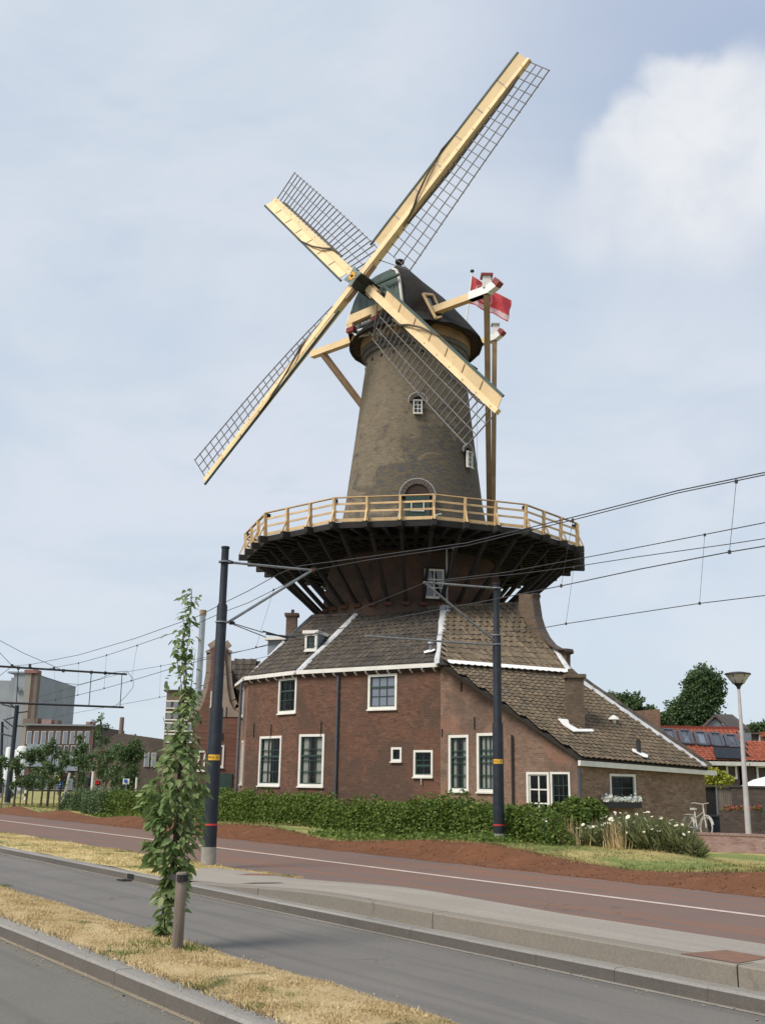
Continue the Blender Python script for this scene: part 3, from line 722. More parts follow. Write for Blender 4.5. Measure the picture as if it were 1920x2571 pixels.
def ribbon(parent, name, a, b_, w, up, m='lead', n=10, wob=.02, thick=.03, side=None):
    a = V(a); b_ = V(b_); t = (b_ - a).normalized(); sd_ = V(side).normalized() if side else t.cross(V(up)).normalized(); up = V(up).normalized(); mb = MB(); prev = None
    for i in range(n + 1):
        p = a.lerp(b_, i / n) + up * (.05 + rnd.uniform(0, wob)); w0 = w / 2 + rnd.uniform(-wob, wob); w1 = w / 2 + rnd.uniform(-wob, wob)
        c = [p - sd_ * w0 - up * thick, p - sd_ * w0 * .4 + up * thick * 1.2, p + sd_ * w1 * .4 + up * thick * 1.2, p + sd_ * w1 - up * thick]
        if prev:
            for k in range(3): mb.face([prev[k], prev[k + 1], c[k + 1], c[k]])
        prev = c
    return mb.build(name, M[m], parent)

# ================================================================== THE WINDMILL
AX = V((1.38, 45, 0)); Z3 = V((0, 0, 1))
mill = thing('windmill', 'tall round brick tower windmill with cream sails and a wooden gallery', 'windmill', (1.38, 45, 0))
HB = V((.7380, -.6748, 0)); FA = V((-.6748, -.7380, 0))          # across the cap, and towards the sails
def capP(a, b, z): return AX + FA * a + HB * b + Z3 * z
tw = MB(); prof = [(3.98, .2), (3.95, 5), (3.92, 8.6), (3.72, 10.2), (3.42, 11.3), (3.03, 13.4), (2.84, 15.0), (2.66, 16.5), (2.50, 17.9), (2.36, 19.2), (2.27, 19.9), (2.24, 20.35)]
tw.lathe(AX, prof, 72, ur=3.0)
tower = tw.build('tower', M['tower'], mill, smooth=True)
b = MB(); b.lathe(AX, [(2.24, 20.30), (2.36, 20.36), (2.36, 20.52), (2.46, 20.56), (2.46, 20.72), (2.3, 20.74)], 64); b.build('cornice', mat('grey_cornice', (.095, .09, .082), (.13, .12, .11), 3., .9, .4, 20), tower, smooth=True)
b = MB(); b.lathe(AX, [(2.42, 20.74), (2.50, 20.76), (2.50, 21.25), (2.3, 21.3)], 64); b.build('curb_ring', M['curb'], mill, smooth=True)
def tr(z): return float(np.interp(z, [p[1] for p in prof], [p[0] for p in prof]))
for k in range(22):
    t = 2 * math.pi * (k + .4) / 22; r = tr(19.95) + .005; n_ = V((math.sin(t), -math.cos(t), 0)); u_ = V((n_.y * -1, n_.x, 0))
    b = MB(); p = AX + n_ * (r - .04) + Z3 * 19.92; b.obox(p - u_ * .05, u_ * .10, n_ * .055, Z3 * .15); b.build('putlog_hole', M['dark'], tower)

M['tower_arch'] = mat('arch_brick', (.13, .105, .085), (.10, .085, .07), 5., .9, .5, 30)
M['curb_dark'] = mat('dark_brown_boards', (.05, .027, .02), (.035, .02, .015), 4., .8)
def tower_window(px, py, w, h, cols, rows, door=False, arch=True):
    d = ray(px, py); best = None                     # hit the cone
    k = 30.
    while k < 60:
        p = CO + d * k
        if (V((p.x, p.y, 0)) - AX).length < tr(p.z): break
        k += .01
    n = V((p.x, p.y, 0)) - AX; n.normalize(); u = V((-n.y, n.x, 0)); zc = p.z
    # the face leans back with the tower, so set the opening into its bottom edge
    r0 = tr(zc - h / 2) ; o = AX + n * (r0 + .11); P = o - u * (w / 2) + Z3 * (zc - h / 2)
    rb = MB(); rb.obox(P - n * .35 + u * .01, u * (w - .02), n * .24, Z3 * (h + w * .12)); rb.build('dark_backing', M['dark'], tower)  # solid near-black block, stands in for the shaded opening
    if arch:
        a_ = MB(); R_in = w * .5 + .03; rw = .13 if not door else .17; N_ = 12; ctr = o + Z3 * (zc + h / 2 - .02)
        for i in range(N_):
            t0 = math.pi * i / N_; t1 = math.pi * (i + 1) / N_ - .03; q = []
            for R_, t in ((R_in, t0), (R_in, t1), (R_in + rw, t1), (R_in + rw, t0)): q.append(ctr - u * (math.cos(t) * R_) + Z3 * (math.sin(t) * R_) - n * .5)
            a_.prism(q, n * .43)
        a_.build('brick_arch', M['tower_arch'], tower)
        hd = MB(); hd.prism([ctr - u * (math.cos(math.pi * i / 12) * R_in) + Z3 * (math.sin(math.pi * i / 12) * R_in) - n * .5 for i in range(13)], n * .38); hd.build('arch_fill', M['dark'] if not door else M['curb_dark'], tower)  # solid half disc, near-black for the recess shade, brown over the door
        l_ = MB(); l_.tube([ctr - u * (math.cos(math.pi * i / 16) * (R_in + rw + .05)) + Z3 * (math.sin(math.pi * i / 16) * (R_in + rw + .05)) - n * .05 for i in range(-1, 18)], .014, 5); l_.build('drip_strip', M['lead'], tower)
    if not door: window(mill, P + n * .02, u, n, w, h, cols, rows, .03, 0, 'white', 'white', None, True, 'glassd')
    else:
        db = MB(); db.obox(P - n * .03, u * w, n * .05, Z3 * h); D_ = db.build('gallery_door', M['green'], mill)
        for i in range(1, 6): b = MB(); b.obox(P + u * (w * i / 6 - .005) + n * .02, u * .01, n * .006, Z3 * h); b.build('door_board', M['iron'], D_)
        window(mill, P + n * .03 + u * .22 + Z3 * (h * .42), u, n, w - .44, .42, 3, 2, .04, 0, 'white', 'white', None, False, 'glassd', pname='door_window')
tower_window(1048, 1024, .38, .60, 2, 3)
tower_window(1171, 1155, .36, .70, 2, 3)
tower_window(1047, 1282, .98, 1.2, 1, 1, door=True)
tower_window(1087, 1467, .78, 1.15, 2, 3, arch=False)
b = MB(); b.obox(capP(0, 0, 0) + V((.72, -2.88, 12.4)), (.05, 0, 0), (0, .03, 0), (0, 0, .5))
b = MB(); p = onpl(1122, 1440, AX + V((0, -4.02, 0)), V((0, -1, 0))); b.tube([V((p.x, 41.08, 8.6)), V((p.x, 41.3, 10.8))], .04, 6); b.build('lightning_conductor', M['lead'], tower)
for (px, py, l) in ((915, 1454, .5), (960, 1470, .4), (928, 1425, .3)):
    d = ray(px, py); k = 38.
    while k < 60:
        p = CO + d * k
        if (V((p.x, p.y, 0)) - AX).length < tr(p.z) + .02: break
        k += .01
    b = MB(); b.box(p, (l if px == 915 else .05, .05, .05 if px == 915 else l)); b.build('wall_anchor', M['iron'], tower)

# gallery ------------------------------------------------------------
GZ = 11.16; GR = 7.22; G0 = math.radians(4)
def gp(t, r, z): return AX + V((math.sin(t) * r, -math.cos(t) * r, z))
def poly_r(k, j, r=GR): a = gp(G0 + math.radians(30 * k), r, 0); c = gp(G0 + math.radians(30 * (k + 1)), r, 0); return a.lerp(c, j)
gal = MB()
for k in range(12): gal.bar(poly_r(k, 0, GR - .06) + Z3 * (GZ - .12), poly_r(k, 1, GR - .06) + Z3 * (GZ - .12), .09, .20)
gallery = gal.build('gallery', M['tar'], mill)
NB_ = 15; plank_w = (GR - 3.15) / NB_
for k in range(12):
    for i in range(NB_):
        r1 = GR - .02 - i * plank_w; r0 = r1 - plank_w + .016
        j = rnd.uniform(-.004, .004); q = [poly_r(k, 0, r0), poly_r(k, 0, r1), poly_r(k, 1, r1), poly_r(k, 1, r0)]
        b = MB(); b.prism([p + Z3 * (GZ - .045 + j) for p in q], Z3 * .045); b.build('deck_plank', M['tar'], gallery)
post_me = {}
POST = []
for k in range(12):
    for jj in (0, 1 / 3, 2 / 3):
        e = poly_r(k, jj, GR + .02); rad = V((e.x - AX.x, e.y - AX.y, 0)).normalized()
        POST.append((e, rad, k, jj))
for (e, rad, k, jj) in POST:
    inner = AX + rad * 3.05
    b = MB(); b.bar(inner + Z3 * (GZ - .17), e + rad * .30 + Z3 * (GZ - .15), .17, .24); b.build('joist', M['tar'], gallery)
    e2 = poly_r(k, jj + 1 / 6, GR - .05); rad2 = V((e2.x - AX.x, e2.y - AX.y, 0)).normalized()
    b = MB(); b.bar(AX + rad2 * 3.05 + Z3 * (GZ - .17), e2 + Z3 * (GZ - .15), .15, .24); b.build('joist', M['tar'], gallery)
    foot = AX + rad * (tr(8.55) + .03) + Z3 * 8.55; head = e - rad * .55 + Z3 * (GZ - .26)
    b = MB(); b.bar(foot, head, .13, .15); b.build('strut', M['tarr'], gallery)
    b = MB(); b.box(foot + rad * .03 + Z3 * .02, (.26, .26, .16)); b.build('strut_foot', M['rust'], gallery)
    lean = rad * .07
    b = MB(); b.bar(e + Z3 * (GZ - .24), e + lean + Z3 * (GZ + .93), .085, .12, rad); b.build('gallery_post', M['cream_rail'], gallery)
    b = MB(); b.bar(e + rad * .30 + Z3 * (GZ - .06), e + lean * .6 + rad * .04 + Z3 * (GZ + .46), .06, .05, rad); b.build('post_brace', M['cream_rail'], gallery)
    if jj == 0:
        b = MB(); b.obox(e - rad * .16 + Z3 * (GZ + .72), rad * .15, V((-rad.y, rad.x, 0)) * .04, Z3 * .2); b.build('corner_bracket', M['tar'], gallery)
for k in range(12):
    for jj in (0, 1 / 3, 2 / 3):
        for (h, w_, d_, off) in ((.95, .11, .035, .07), (.70, .03, .075, .055), (.41, .03, .075, .04), (.08, .03, .12, .02)):
            a = poly_r(k, jj, GR + .02 + off - .05) + Z3 * (GZ + h); c = poly_r(k, jj + 1 / 3, GR + .02 + off - .05) + Z3 * (GZ + h)
            b = MB(); b.bar(a, c, w_, d_); b.build('rail', M['cream_rail'], gallery)
for r in (3.75, 4.8, 5.9):      # ring beams under the joists
    for k in range(12):
        b = MB(); b.bar(poly_r(k, 0, r) + Z3 * (GZ - .31), poly_r(k, 1, r) + Z3 * (GZ - .31), .12, .12); b.build('ring_beam', M['tar'], gallery)
b = MB(); b.tube([gp(G0 + .02, 6.9, GZ), gp(G0 + .02, 6.9, GZ + .25), gp(G0 + .05, 6.9, GZ + .3)], .045, 8); b.build('mooring_post', M['white'], gallery)
b = MB(); b.tube([gp(G0 - .18, 6.9, GZ), gp(G0 - .18, 6.9, GZ + .32)], .04, 8); b.build('mooring_post', M['white'], gallery)

# cap ----------------------------------------------------------------
GA = 1.95
gpl0 = capP(GA, 0, 0)
gout = [onpl(x, y, gpl0, FA) for x, y in ((872, 834), (876, 812), (883, 783), (891, 757), (903, 732), (920, 712), (946, 694), (968, 683), (987, 675), (997, 679), (1003, 693), (1007, 716), (1010, 742), (1014, 772), (1019, 800), (1024, 812))]
gb = MB(); cpt = sum(gout, V((0, 0, 0))) / len(gout)
gb.prism(gout, FA * .06)
capw = MB()
def ridge(a): 
    return float(np.interp(-a, [-1.95, -1.2, 0, 1.5, 2.4, 3.0, 3.5], [24.85, 24.75, 24.35, 23.75, 23.2, 22.75, 22.2]))
secs = []; NS = len(gout)
sec0 = [p - FA * .02 for p in gout]
# arc-length parameters of the gable so the loft lines run straight back
lens = [0]
for i in range(1, NS): lens.append(lens[-1] + (gout[i] - gout[i - 1]).length)
fr = [l / lens[-1] for l in lens]
secs.append(sec0)
for a in (1.3, .6, -.2, -1.0, -1.8, -2.5, -3.0, -3.3):
    Wd = math.sqrt(max(.35, 3.1 ** 2 - a * a)) if a < .3 else 2.75 + .1 * (1.3 - a)
    ze = 21.15; zr = ridge(a); row = []
    for f in fr:
        th = math.pi * (1 - f); c = math.cos(th); s = math.sin(th)
        row.append(capP(a, Wd * c, ze + (zr - ze) * (1 - abs(c) ** 1.45)))
    secs.append(row)
for i in range(len(secs) - 1):
    for j in range(NS - 1): capw.face([secs[i][j], secs[i + 1][j], secs[i + 1][j + 1], secs[i][j + 1]])
capw.face([p for p in secs[-1]])
cap = capw.build('cap', M['thatch'], mill, smooth=True)
sk = MB()      # overhanging skirt with ragged lower edge, and its boarded underside
NSK = 40
def skr(t):
    return 3.02 + .10 * math.sin(t * 2 + 1)
for i in range(NSK):
    t0 = 2 * math.pi * i / NSK; t1 = 2 * math.pi * (i + 1) / NSK
    z0 = 21.02 + .03 * math.sin(i * 2.7); z1 = 21.02 + .03 * math.sin((i + 1) * 2.7)
    sk.face([gp(t0, skr(t0) + .10, z0), gp(t1, skr(t1) + .10, z1), gp(t1, skr(t1) - .34, 21.62), gp(t0, skr(t0) - .34, 21.62)])
    sk.face([gp(t1, skr(t1) + .10, z1), gp(t0, skr(t0) + .10, z0), gp(t0, skr(t0) - .02, z0), gp(t1, skr(t1) - .02, z1)])
    sk.face([gp(t0, skr(t0) - .34, 21.62), gp(t1, skr(t1) - .34, 21.62), gp(t1, 1.2, 21.9), gp(t0, 1.2, 21.9)])
sk.build('skirt', M['thatch'], cap)
sf = MB()
for i in range(NSK):
    t0 = 2 * math.pi * i / NSK; t1 = 2 * math.pi * (i + .94) / NSK
    sf.face([gp(t1, 2.4, 21.22), gp(t0, 2.4, 21.22), gp(t0, skr(t0) + .03, 21.06), gp(t1, skr(t1) + .03, 21.06)])
sf.build('underside_boards', M['soffit'], cap)
gable = gb.build('gable', M['greyg'], mill)
# white bargeboard along the right and left rim
for seg in (gout[8:], gout[:3]):
    b = MB(); pts = [p + FA * .07 for p in seg]
    for i in range(len(pts) - 1): b.bar(pts[i], pts[i + 1], .10, .09, FA)
    b.build('bargeboard', M['white'], gable)
for i in range(1, 9):                                # vertical weatherboards
    b = MB(); f = i / 9; base = gout[0].lerp(gout[-1], f); topz = max(p.z for p in gout) - .5 - 2.2 * abs(f - .5) ** 1.5
    b.obox(base + FA * .06, HB * .018, FA * .012, Z3 * max(.3, topz - base.z)); b.build('weatherboard_seam', M['green'], gable)
b = MB(); q = [onpl(x, y, gpl0 + FA * .3, FA) for x, y in ((946, 712), (1001, 689))]; b.bar(q[0], q[1], .1, .1); b.build('gable_rail', M['green'], gable)
b = MB(); p = capP(1.15, 0, ridge(1.15) - .1); b.lathe(p, [(.07, 0), (.07, .2), (.2, .24), (.22, .36), (.12, .42), (0, .44)], 12); b.build('ridge_knob', M['tar'], cap, smooth=True)
# weather beam, storm boards and the carved name board below the gable
bp = gpl0 + FA * .35
q = [onpl(x, y, bp, FA) for x, y in ((880, 822), (960, 786), (1003, 770), (1003, 749), (962, 766), (890, 796))]
b = MB(); b.prism(q, FA * .3); b.build('weather_beam', M['cream'], mill)
for (xa, ya) in ((886, 823), (947, 795)):
    q = [onpl(x, y, bp + FA * .1, FA) for x, y in ((xa - 7, ya + 10), (xa + 6, ya + 5), (xa + 6, ya - 8), (xa - 7, ya - 3))]
    b = MB(); b.prism(q, FA * .22); b.build('beam_end', M['cream'], mill)
    q = [onpl(x, y, bp + FA * .1, FA) for x, y in ((xa - 8, ya + 17), (xa + 9, ya + 10), (xa + 9, ya - 1), (xa - 8, ya + 6))]
    b = MB(); b.prism(q, FA * .24); b.build('beam_end_cap', M['red'], mill)
nbp = gpl0 + FA * .42
q = [onpl(x, y, nbp, FA) for x, y in ((886, 835), (896, 842), (906, 845), (914, 842), (921, 836), (930, 836), (938, 842), (946, 843), (956, 832), (966, 826), (978, 815), (1000, 806), (1006, 790), (946, 812), (900, 828))]
b = MB(); b.prism(q, FA * .06); nbd = b.build('name_board', M['green'], mill)
q = [onpl(x, y, nbp + FA * .07, FA) for x, y in ((903, 822), (938, 808), (938, 799), (903, 813))]
b = MB(); b.prism(q, FA * .04); b.build('date_plate', M['iron'], nbd)
for k in range(4):
    q = [onpl(x + k * 8.2, y - k * 3.3, nbp + FA * .115, FA) for x, y in ((908, 816), (912, 814.5), (912, 809.5), (908, 811))]
    b = MB(); b.tube([q[0], q[3]], .02, 4); b.tube([q[1], q[2]], .016, 4); b.tube([q[3], q[2]], .016, 4); b.build('date_figure', M['lead'], nbd)
def carve(pts, r=.045): b = MB(); b.tube([onpl(x, y, nbp + FA * .12, FA) for x, y in pts], r, 6); b.build('carved_scroll', M['whiteb'], nbd, smooth=True)
carve([(885, 835), (893, 841), (903, 845), (910, 842), (916, 837), (924, 833), (930, 834), (934, 840), (939, 843)])
carve([(899, 830), (920, 823), (940, 815)], .06)
for cx, cy in ((914, 840), (922, 838), (944, 835), (955, 830), (968, 812), (980, 806), (990, 812)):
    carve([(cx + 4 * math.cos(t), cy + 4 * math.sin(t)) for t in np.linspace(0, 6.3, 9)], .03)
carve([(946, 856), (948, 846), (953, 838), (958, 840)], .05); carve([(962, 832), (968, 822), (976, 816), (986, 812), (990, 818)], .04)
carve([(958, 806), (966, 803), (974, 801)], .04); carve([(972, 800), (982, 797), (998, 794)], .04)

# dormer hatch on the side of the cap
hp = at(1078, 760, 42.2); hn = (HB * .9 + Z3 * .45).normalized(); 
hq = [(1062, 738), (1086, 741), (1112, 795), (1094, 799)]
hq = [onpl(x, y, hp, hn) for x, y in hq]
b = MB()
for i in range(4): b.bar(hq[i], hq[(i + 1) % 4], .10, .10, hn)
b.prism([p - hn * 1.4 for p in hq], hn * .01); Hf = b.build('cap_hatch', M['cream_rail'], mill)
b = MB(); b.face([p - hn * .05 for p in hq]); b.face([p - hn * .05 for p in hq][::-1]); b.build('pane', M['glassd'], Hf)
b = MB()
for i in range(4): j = (i + 1) % 4; b.face([hq[i], hq[j], hq[j] - hn * 1.4, hq[i] - hn * 1.4]); b.face([hq[j], hq[i], hq[i] - hn * 1.4, hq[j] - hn * 1.4])
b.build('cheek', M['soffit'], Hf)

# tail frame ---------------------------------------------------------
def spar(name, a, c, w, w2=None, m='spar', par=mill): b = MB(); b.bar(a, c, w, w, Z3, 0, w2 or w, w2 or w); return b.build(name, M[m], par)
Lz = at(1232, 728, 40.3).z
L0 = capP(1.45, -5.3, Lz + .0); L1 = capP(1.45, 5.25, Lz)
b = MB(); b.bar(L0, L1, .30, .32, Z3); long_beam = b.build('tail_cross_beam', M['cream'], mill)
b = MB(); b.bar(capP(1.45, 4.3, Lz + .02), capP(1.45, 5.35, Lz + .02), .33, .36, Z3); b.bar(capP(1.45, 5.3, Lz + .03), capP(1.45, 5.66, Lz + .16), .32, .34, Z3); b.build('beam_tip', M['whiteb'], long_beam)
b = MB(); b.bar(capP(1.45, 5.62, Lz + .15), capP(1.45, 5.80, Lz + .30), .32, .36, Z3); b.build('beam_tip_end', M['red'], long_beam)
pt = capP(1.45, 5.15, Lz + .2); b = MB(); b.box(pt + Z3 * .2, (.34, .34, .55)); b.build('beam_post', M['white'], long_beam)
b = MB(); b.box(pt + Z3 * .5, (.5, .5, .09)); b.build('post_cap', M['red'], long_beam)
FT = AX - FA * 5.55 + Z3 * (GZ + .25)
spar('tail_brace', L1 - HB * .1 - Z3 * .1, FT + V((0, 0, .3)), .26, .22)
spar('tail_brace', capP(1.45, -4.6, Lz - .1), FT + V((0, 0, .0)), .26, .22)
Sz = at(1248, 850, 46.6).z
s1 = None
for a in np.arange(-3.5, -1.0, .05):
    pass
S1 = at(1243, 848, 45.8); A_S = (S1 - AX).dot(FA); B_S = (S1 - AX).dot(HB)
sb = MB(); sb.bar(capP(A_S, -B_S, S1.z), capP(A_S, B_S, S1.z), .28, .28, Z3); short_beam = sb.build('rear_cross_beam', M['cream'], mill)
b = MB(); b.bar(capP(A_S, B_S - .45, S1.z), capP(A_S, B_S + .1, S1.z + .02), .30, .31, Z3); b.bar(capP(A_S, B_S + .05, S1.z + .02), capP(A_S, B_S + .3, S1.z + .13), .29, .29, Z3); b.build('beam_tip', M['whiteb'], short_beam)
b = MB(); b.bar(capP(A_S, B_S + .28, S1.z + .11), capP(A_S, B_S + .45, S1.z + .25), .29, .3, Z3); b.build('beam_tip_end', M['red'], short_beam)
b = MB(); b.box(capP(A_S, B_S, S1.z + .4), (.24, .24, .5)); b.build('beam_post', M['white'], short_beam)
b = MB(); b.box(capP(A_S, B_S, S1.z + .66), (.4, .4, .05)); b.build('post_cap', M['lead'], short_beam)
spar('tail_brace', capP(A_S, B_S - .05, S1.z - .1), FT + V((.15, .1, .2)), .22, .2)
spar('tail_brace', capP(A_S, -B_S + .05, S1.z - .1), FT + V((-.15, .1, .2)), .22, .2)
spar('tail_pole', AX - FA * 2.6 + Z3 * 21.0, FT + V((-.1, 0, -.1)), .3, .3)
wn = MB(); wn.tube([FT + V((-.35, .1, .75 - .25)), FT + V((.35, .1, .5))], .14, 10); wn.build('tail_winch', M['spar'], mill)
b = MB(); q0 = at(1160, 903, 45.2); q1 = at(1196, 927, 44.2); b.bar(q0, q1, .1, .1); b.build('hoist_boom', M['iron'], mill)
b = MB(); b.tube([q1, q1 - Z3 * 5.5], .012, 4); b.build('hoist_rope', M['lead'], mill)

# sails --------------------------------------------------------------
TILT = math.radians(9.78); NR = V((-.66501, -.72726, .16987)).normalized(); UPR = V((.11463, .12536, .98547)).normalized(); HR = HB.copy()
HUB = V((-1.022, 42.37, 22.919)); LS = 11.46; ROT = math.radians(44.32)
SAILS = {}
def sail(k, ang, off):
    th = ROT + math.radians(ang); a = HR * math.cos(th) + UPR * math.sin(th); c = HR * math.sin(th) - UPR * math.cos(th); n = NR
    O = HUB + n * off
    st = MB(); st.bar(O + a * .0, O + a * LS, .33, .36, n, 0, .20, .20); S_ = st.build('sail', M['cream'], mill)
    R_in, R_out = 1.75, LS - .08; NBAR = 26; Wl = 1.66
    beta = lambda r: math.radians(np.interp(r, [1.75, 4, 7, 11.46], [24, 15, 6, -3]))
    def lp(r, w): bb = beta(r); return O + a * r + (c * math.cos(bb) - n * math.sin(bb)) * w - n * .03
    for i in range(NBAR):
        r = R_in + (R_out - R_in) * i / (NBAR - 1)
        b = MB(); b.bar(lp(r, .05), lp(r, Wl + .06), .032, .045, n); b.build('lattice_bar', M['bar'], S_)
    for w, wd in ((.62, .034), (1.14, .034), (Wl, .04)):
        b = MB(); N_ = 10
        for i in range(N_): b.bar(lp(R_in + (R_out - R_in) * i / N_, w), lp(R_in + (R_out - R_in) * (i + 1) / N_, w), wd, wd, n)
        b.build('hem_lath', M['barl'], S_)
    b = MB(); b.bar(lp(R_in, Wl), O + a * (R_in - .55), .03, .03, n); b.build('brace_lath', M['bar'], S_)
    # leading boards in short panels, each a little proud of the next
    B0, B1 = 1.75, LS - .02; npan = 7; bA = math.radians(24)
    for i in range(npan):
        r0 = B0 + (B1 - B0) * (i / npan); r1 = B0 + (B1 - B0) * ((i + 1) / npan) - .03
        w0 = .50; e = (-c * math.cos(bA) + n * math.sin(bA)); t = n * .025
        tw0 = .06
        root0 = O + a * r0 - c * .10 + n * .06; root1 = O + a * r1 - c * .09 + n * .06
        pnl = MB(); pnl.prism([root0, root1, root1 + e * w0, root0 + e * (w0 + .0)], n * .03)
        pnl.build('wind_board', M['cream'], S_)
        if i: b = MB(); b.bar(root0 + e * .06 + n * .045, root0 + e * (w0 - .1) + n * .045, .035, .03, n); b.build('board_batten', M['spar'], S_)
    e = (-c * math.cos(bA) + n * math.sin(bA))
    b = MB(); b.bar(O + a * (B0 - .25) - c * .1 + n * .07 + e * .52, O + a * B1 - c * .1 + n * .07 + e * .52, .10, .07, n); b.build('leading_edge', M['green'], S_)
    # rolled canvas running from the boards across the stock to its rear side
    if k in 'ACDB':
        pts = []
        for (r, w, h) in ((8.3, -.56, .25), (6.5, -.60, .34), (5.2, -.35, .30), (4.4, -.08, .26), (3.9, .17, .2), (3.0, .24, .05)):
            pts.append(O + a * r + c * w + n * h)
        b = MB(); b.tube(pts, [.02, .035, .04, .048, .055, .03], 7); b.build('rolled_canvas', M['canvas'], S_, smooth=True)
        b = MB(); b.tube([O + a * 3.2 + c * .22 - n * .05, O + a * 6 + c * .22 - n * .12, O + a * 9.6 + c * .2 - n * .05, O + a * 10.2 + c * .2, O + a * 10.7 + c * .16 + n * .02], [.04, .06, .05, .07, .02], 7); b.build('rolled_canvas', M['canvas'], S_, smooth=True)
    for i in range(9):
        r = LS - .4 - i * 1.05; b = MB(); b.box(O + a * r + c * .02 + n * .15, (.035, .035, .035)); b.build('stock_peg', M['cream_rail'], S_)
    # wedges at the poll end
    for sgn in (-1, 1):
        b = MB(); b.bar(O + a * .38 + c * .22 * sgn, O + a * .95 + c * .2 * sgn, .10, .26, n); b.build('wedge', M['spar'], S_)
    return S_
for k, ang, off in (('A', 0, .26), ('B', 180, .26), ('C', 90, -.26), ('D', -90, -.26)): sail(k, ang, off)
# poll end: a cast iron box with hollow sides
hb = MB(); th = ROT + math.radians(45); a_ = HR * math.cos(ROT) + UPR * math.sin(ROT); c_ = HR * math.sin(ROT) - UPR * math.cos(ROT)
prof_ = []
for q in range(4):
    an = math.radians(90 * q + 45); an2 = math.radians(90 * q + 90)
    prof_ += [(math.cos(an) * .50, math.sin(an) * .50), (math.cos(an2) * .27, math.sin(an2) * .27)]
poly = [HUB + a_ * x + c_ * y - NR * .62 for x, y in prof_]
hb.prism(poly, NR * 1.25); hub = hb.build('poll_end', mat('poll_iron', (.012, .018, .016), None, rough=.5), mill)
b = MB(); b.prism([HUB + a_ * x * 1.08 + c_ * y * 1.08 + NR * .63 for x, y in prof_], NR * .05); b.build('poll_face', mat('poll_face_paint', (.17, .21, .19), (.13, .17, .155), 3., .5), hub)
b = MB()
for i in range(8):
    t = 2 * math.pi * i / 8; d = a_ * math.cos(t) + c_ * math.sin(t); o = HUB + NR * .69
    b.prism([o, o + d * .14 + NR.cross(d) * .05, o + d * .26, o + d * .14 - NR.cross(d) * .05], NR * .02)
b.build('painted_star', M['yellow'], hub)
b = MB(); b.tube([HUB + NR * .68, HUB + NR * .78], [.09, .05], 8); b.build('star_boss', M['red'], hub)
b = MB(); b.tube([HUB - NR * .6, HUB - NR * 2.2], .24, 14); b.build('windshaft', M['iron'], mill)

# flag ---------------------------------------------------------------
fb = at(1168, 800, 47.2); ftp = at(1185, 683, 47.2)
flag = thing('flag', 'red flag with white curved print flying from the back of the mill cap', 'flag', fb)
b = MB(); b.tube([fb - Z3 * .5, ftp], [.045, .03], 8); b.build('flagpole', M['white'], flag)
b = MB(); b.lathe(ftp, [(.0, -.02), (.09, 0), (.11, .06), (.06, .12), (0, .13)], 10); b.build('pole_knob', M['iron'], flag)
m, N, L, bs = newmat('flag_cloth'); nb = NB(N, L); uvn = N.new('ShaderNodeUVMap').outputs[0]; sp_ = N.new('ShaderNodeSeparateXYZ'); L.new(uvn, sp_.inputs[0])
def ring(cx, cy, r, w):
    v = N.new('ShaderNodeVectorMath'); v.operation = 'DISTANCE'; L.new(nb.map(uvn, (1.6, 1, 1)), v.inputs[0]); v.inputs[1].default_value = (cx * 1.6, cy, 0)
    return nb.mr(nb.math('ABSOLUTE', nb.math('SUBTRACT', v.outputs['Value'], r)), w, w * .6, 0., 1.)
rg = nb.math('MAXIMUM', ring(.36, .52, .38, .018), ring(.36, .52, .2, .03))
low = nb.math('MULTIPLY', nb.mr(nb.math('SUBTRACT', sp_.outputs[1], nb.math('MULTIPLY', sp_.outputs[0], .12)), .18, .15, 0., 1.), nb.mr(sp_.outputs[1], .04, .06))
tw_ = nb.math('MULTIPLY', nb.math('MULTIPLY', nb.mr(nb.noise(nb.map(uvn, (9, 14, 1)), 1.6, 2), .52, .56), nb.mr(sp_.outputs[0], .55, .6)), nb.math('MULTIPLY', nb.mr(sp_.outputs[1], .12, .14), nb.mr(sp_.outputs[1], .30, .28)))
colf = nb.mix(nb.math('MAXIMUM', nb.math('MAXIMUM', rg, low), tw_), (.58, .075, .09), (.75, .55, .58))
L.new(colf, bs.inputs['Base Color']); bs.inputs['Roughness'].default_value = .8
t_ = N.new('ShaderNodeBsdfTranslucent'); L.new(colf, t_.inputs[0]); mx_ = N.new('ShaderNodeMixShader'); mx_.inputs[0].default_value = .35; L.new(bs.outputs[0], mx_.inputs[1]); L.new(t_.outputs[0], mx_.inputs[2]); L.new(mx_.outputs[0], N['Material Output'].inputs[0])
top = [(1184, 691), (1200, 702), (1215, 715), (1229, 727), (1243, 734), (1262, 744), (1284, 754)]
bot = [(1176, 762), (1192, 766), (1206, 775), (1219, 783), (1236, 787), (1254, 797), (1275, 808)]
U = 24; Vn = 12; b = MB(); G = []
for i in range(U + 1):
    f = i / U * 6; k = min(5, int(f)); ff = f - k; t = [top[k][q] * (1 - ff) + top[k + 1][q] * ff for q in (0, 1)]; u = [bot[k][q] * (1 - ff) + bot[k + 1][q] * ff for q in (0, 1)]
    G.append([at(u[0] + (t[0] - u[0]) * j / Vn + (1.2 * math.sin(j * .9 + i * .5) if 0 < i else 0), u[1] + (t[1] - u[1]) * j / Vn, 47.2 + .16 * math.sin(i * .75 + j * .25) * min(1, i / 5)) for j in range(Vn + 1)])
for i in range(U):
    for j in range(Vn): b.face([G[i][j], G[i + 1][j], G[i + 1][j + 1], G[i][j + 1]], [(i / U, j / Vn), ((i + 1) / U, j / Vn), ((i + 1) / U, (j + 1) / Vn), (i / U, (j + 1) / Vn)])
b.build('flag_cloth', m, flag, smooth=True)

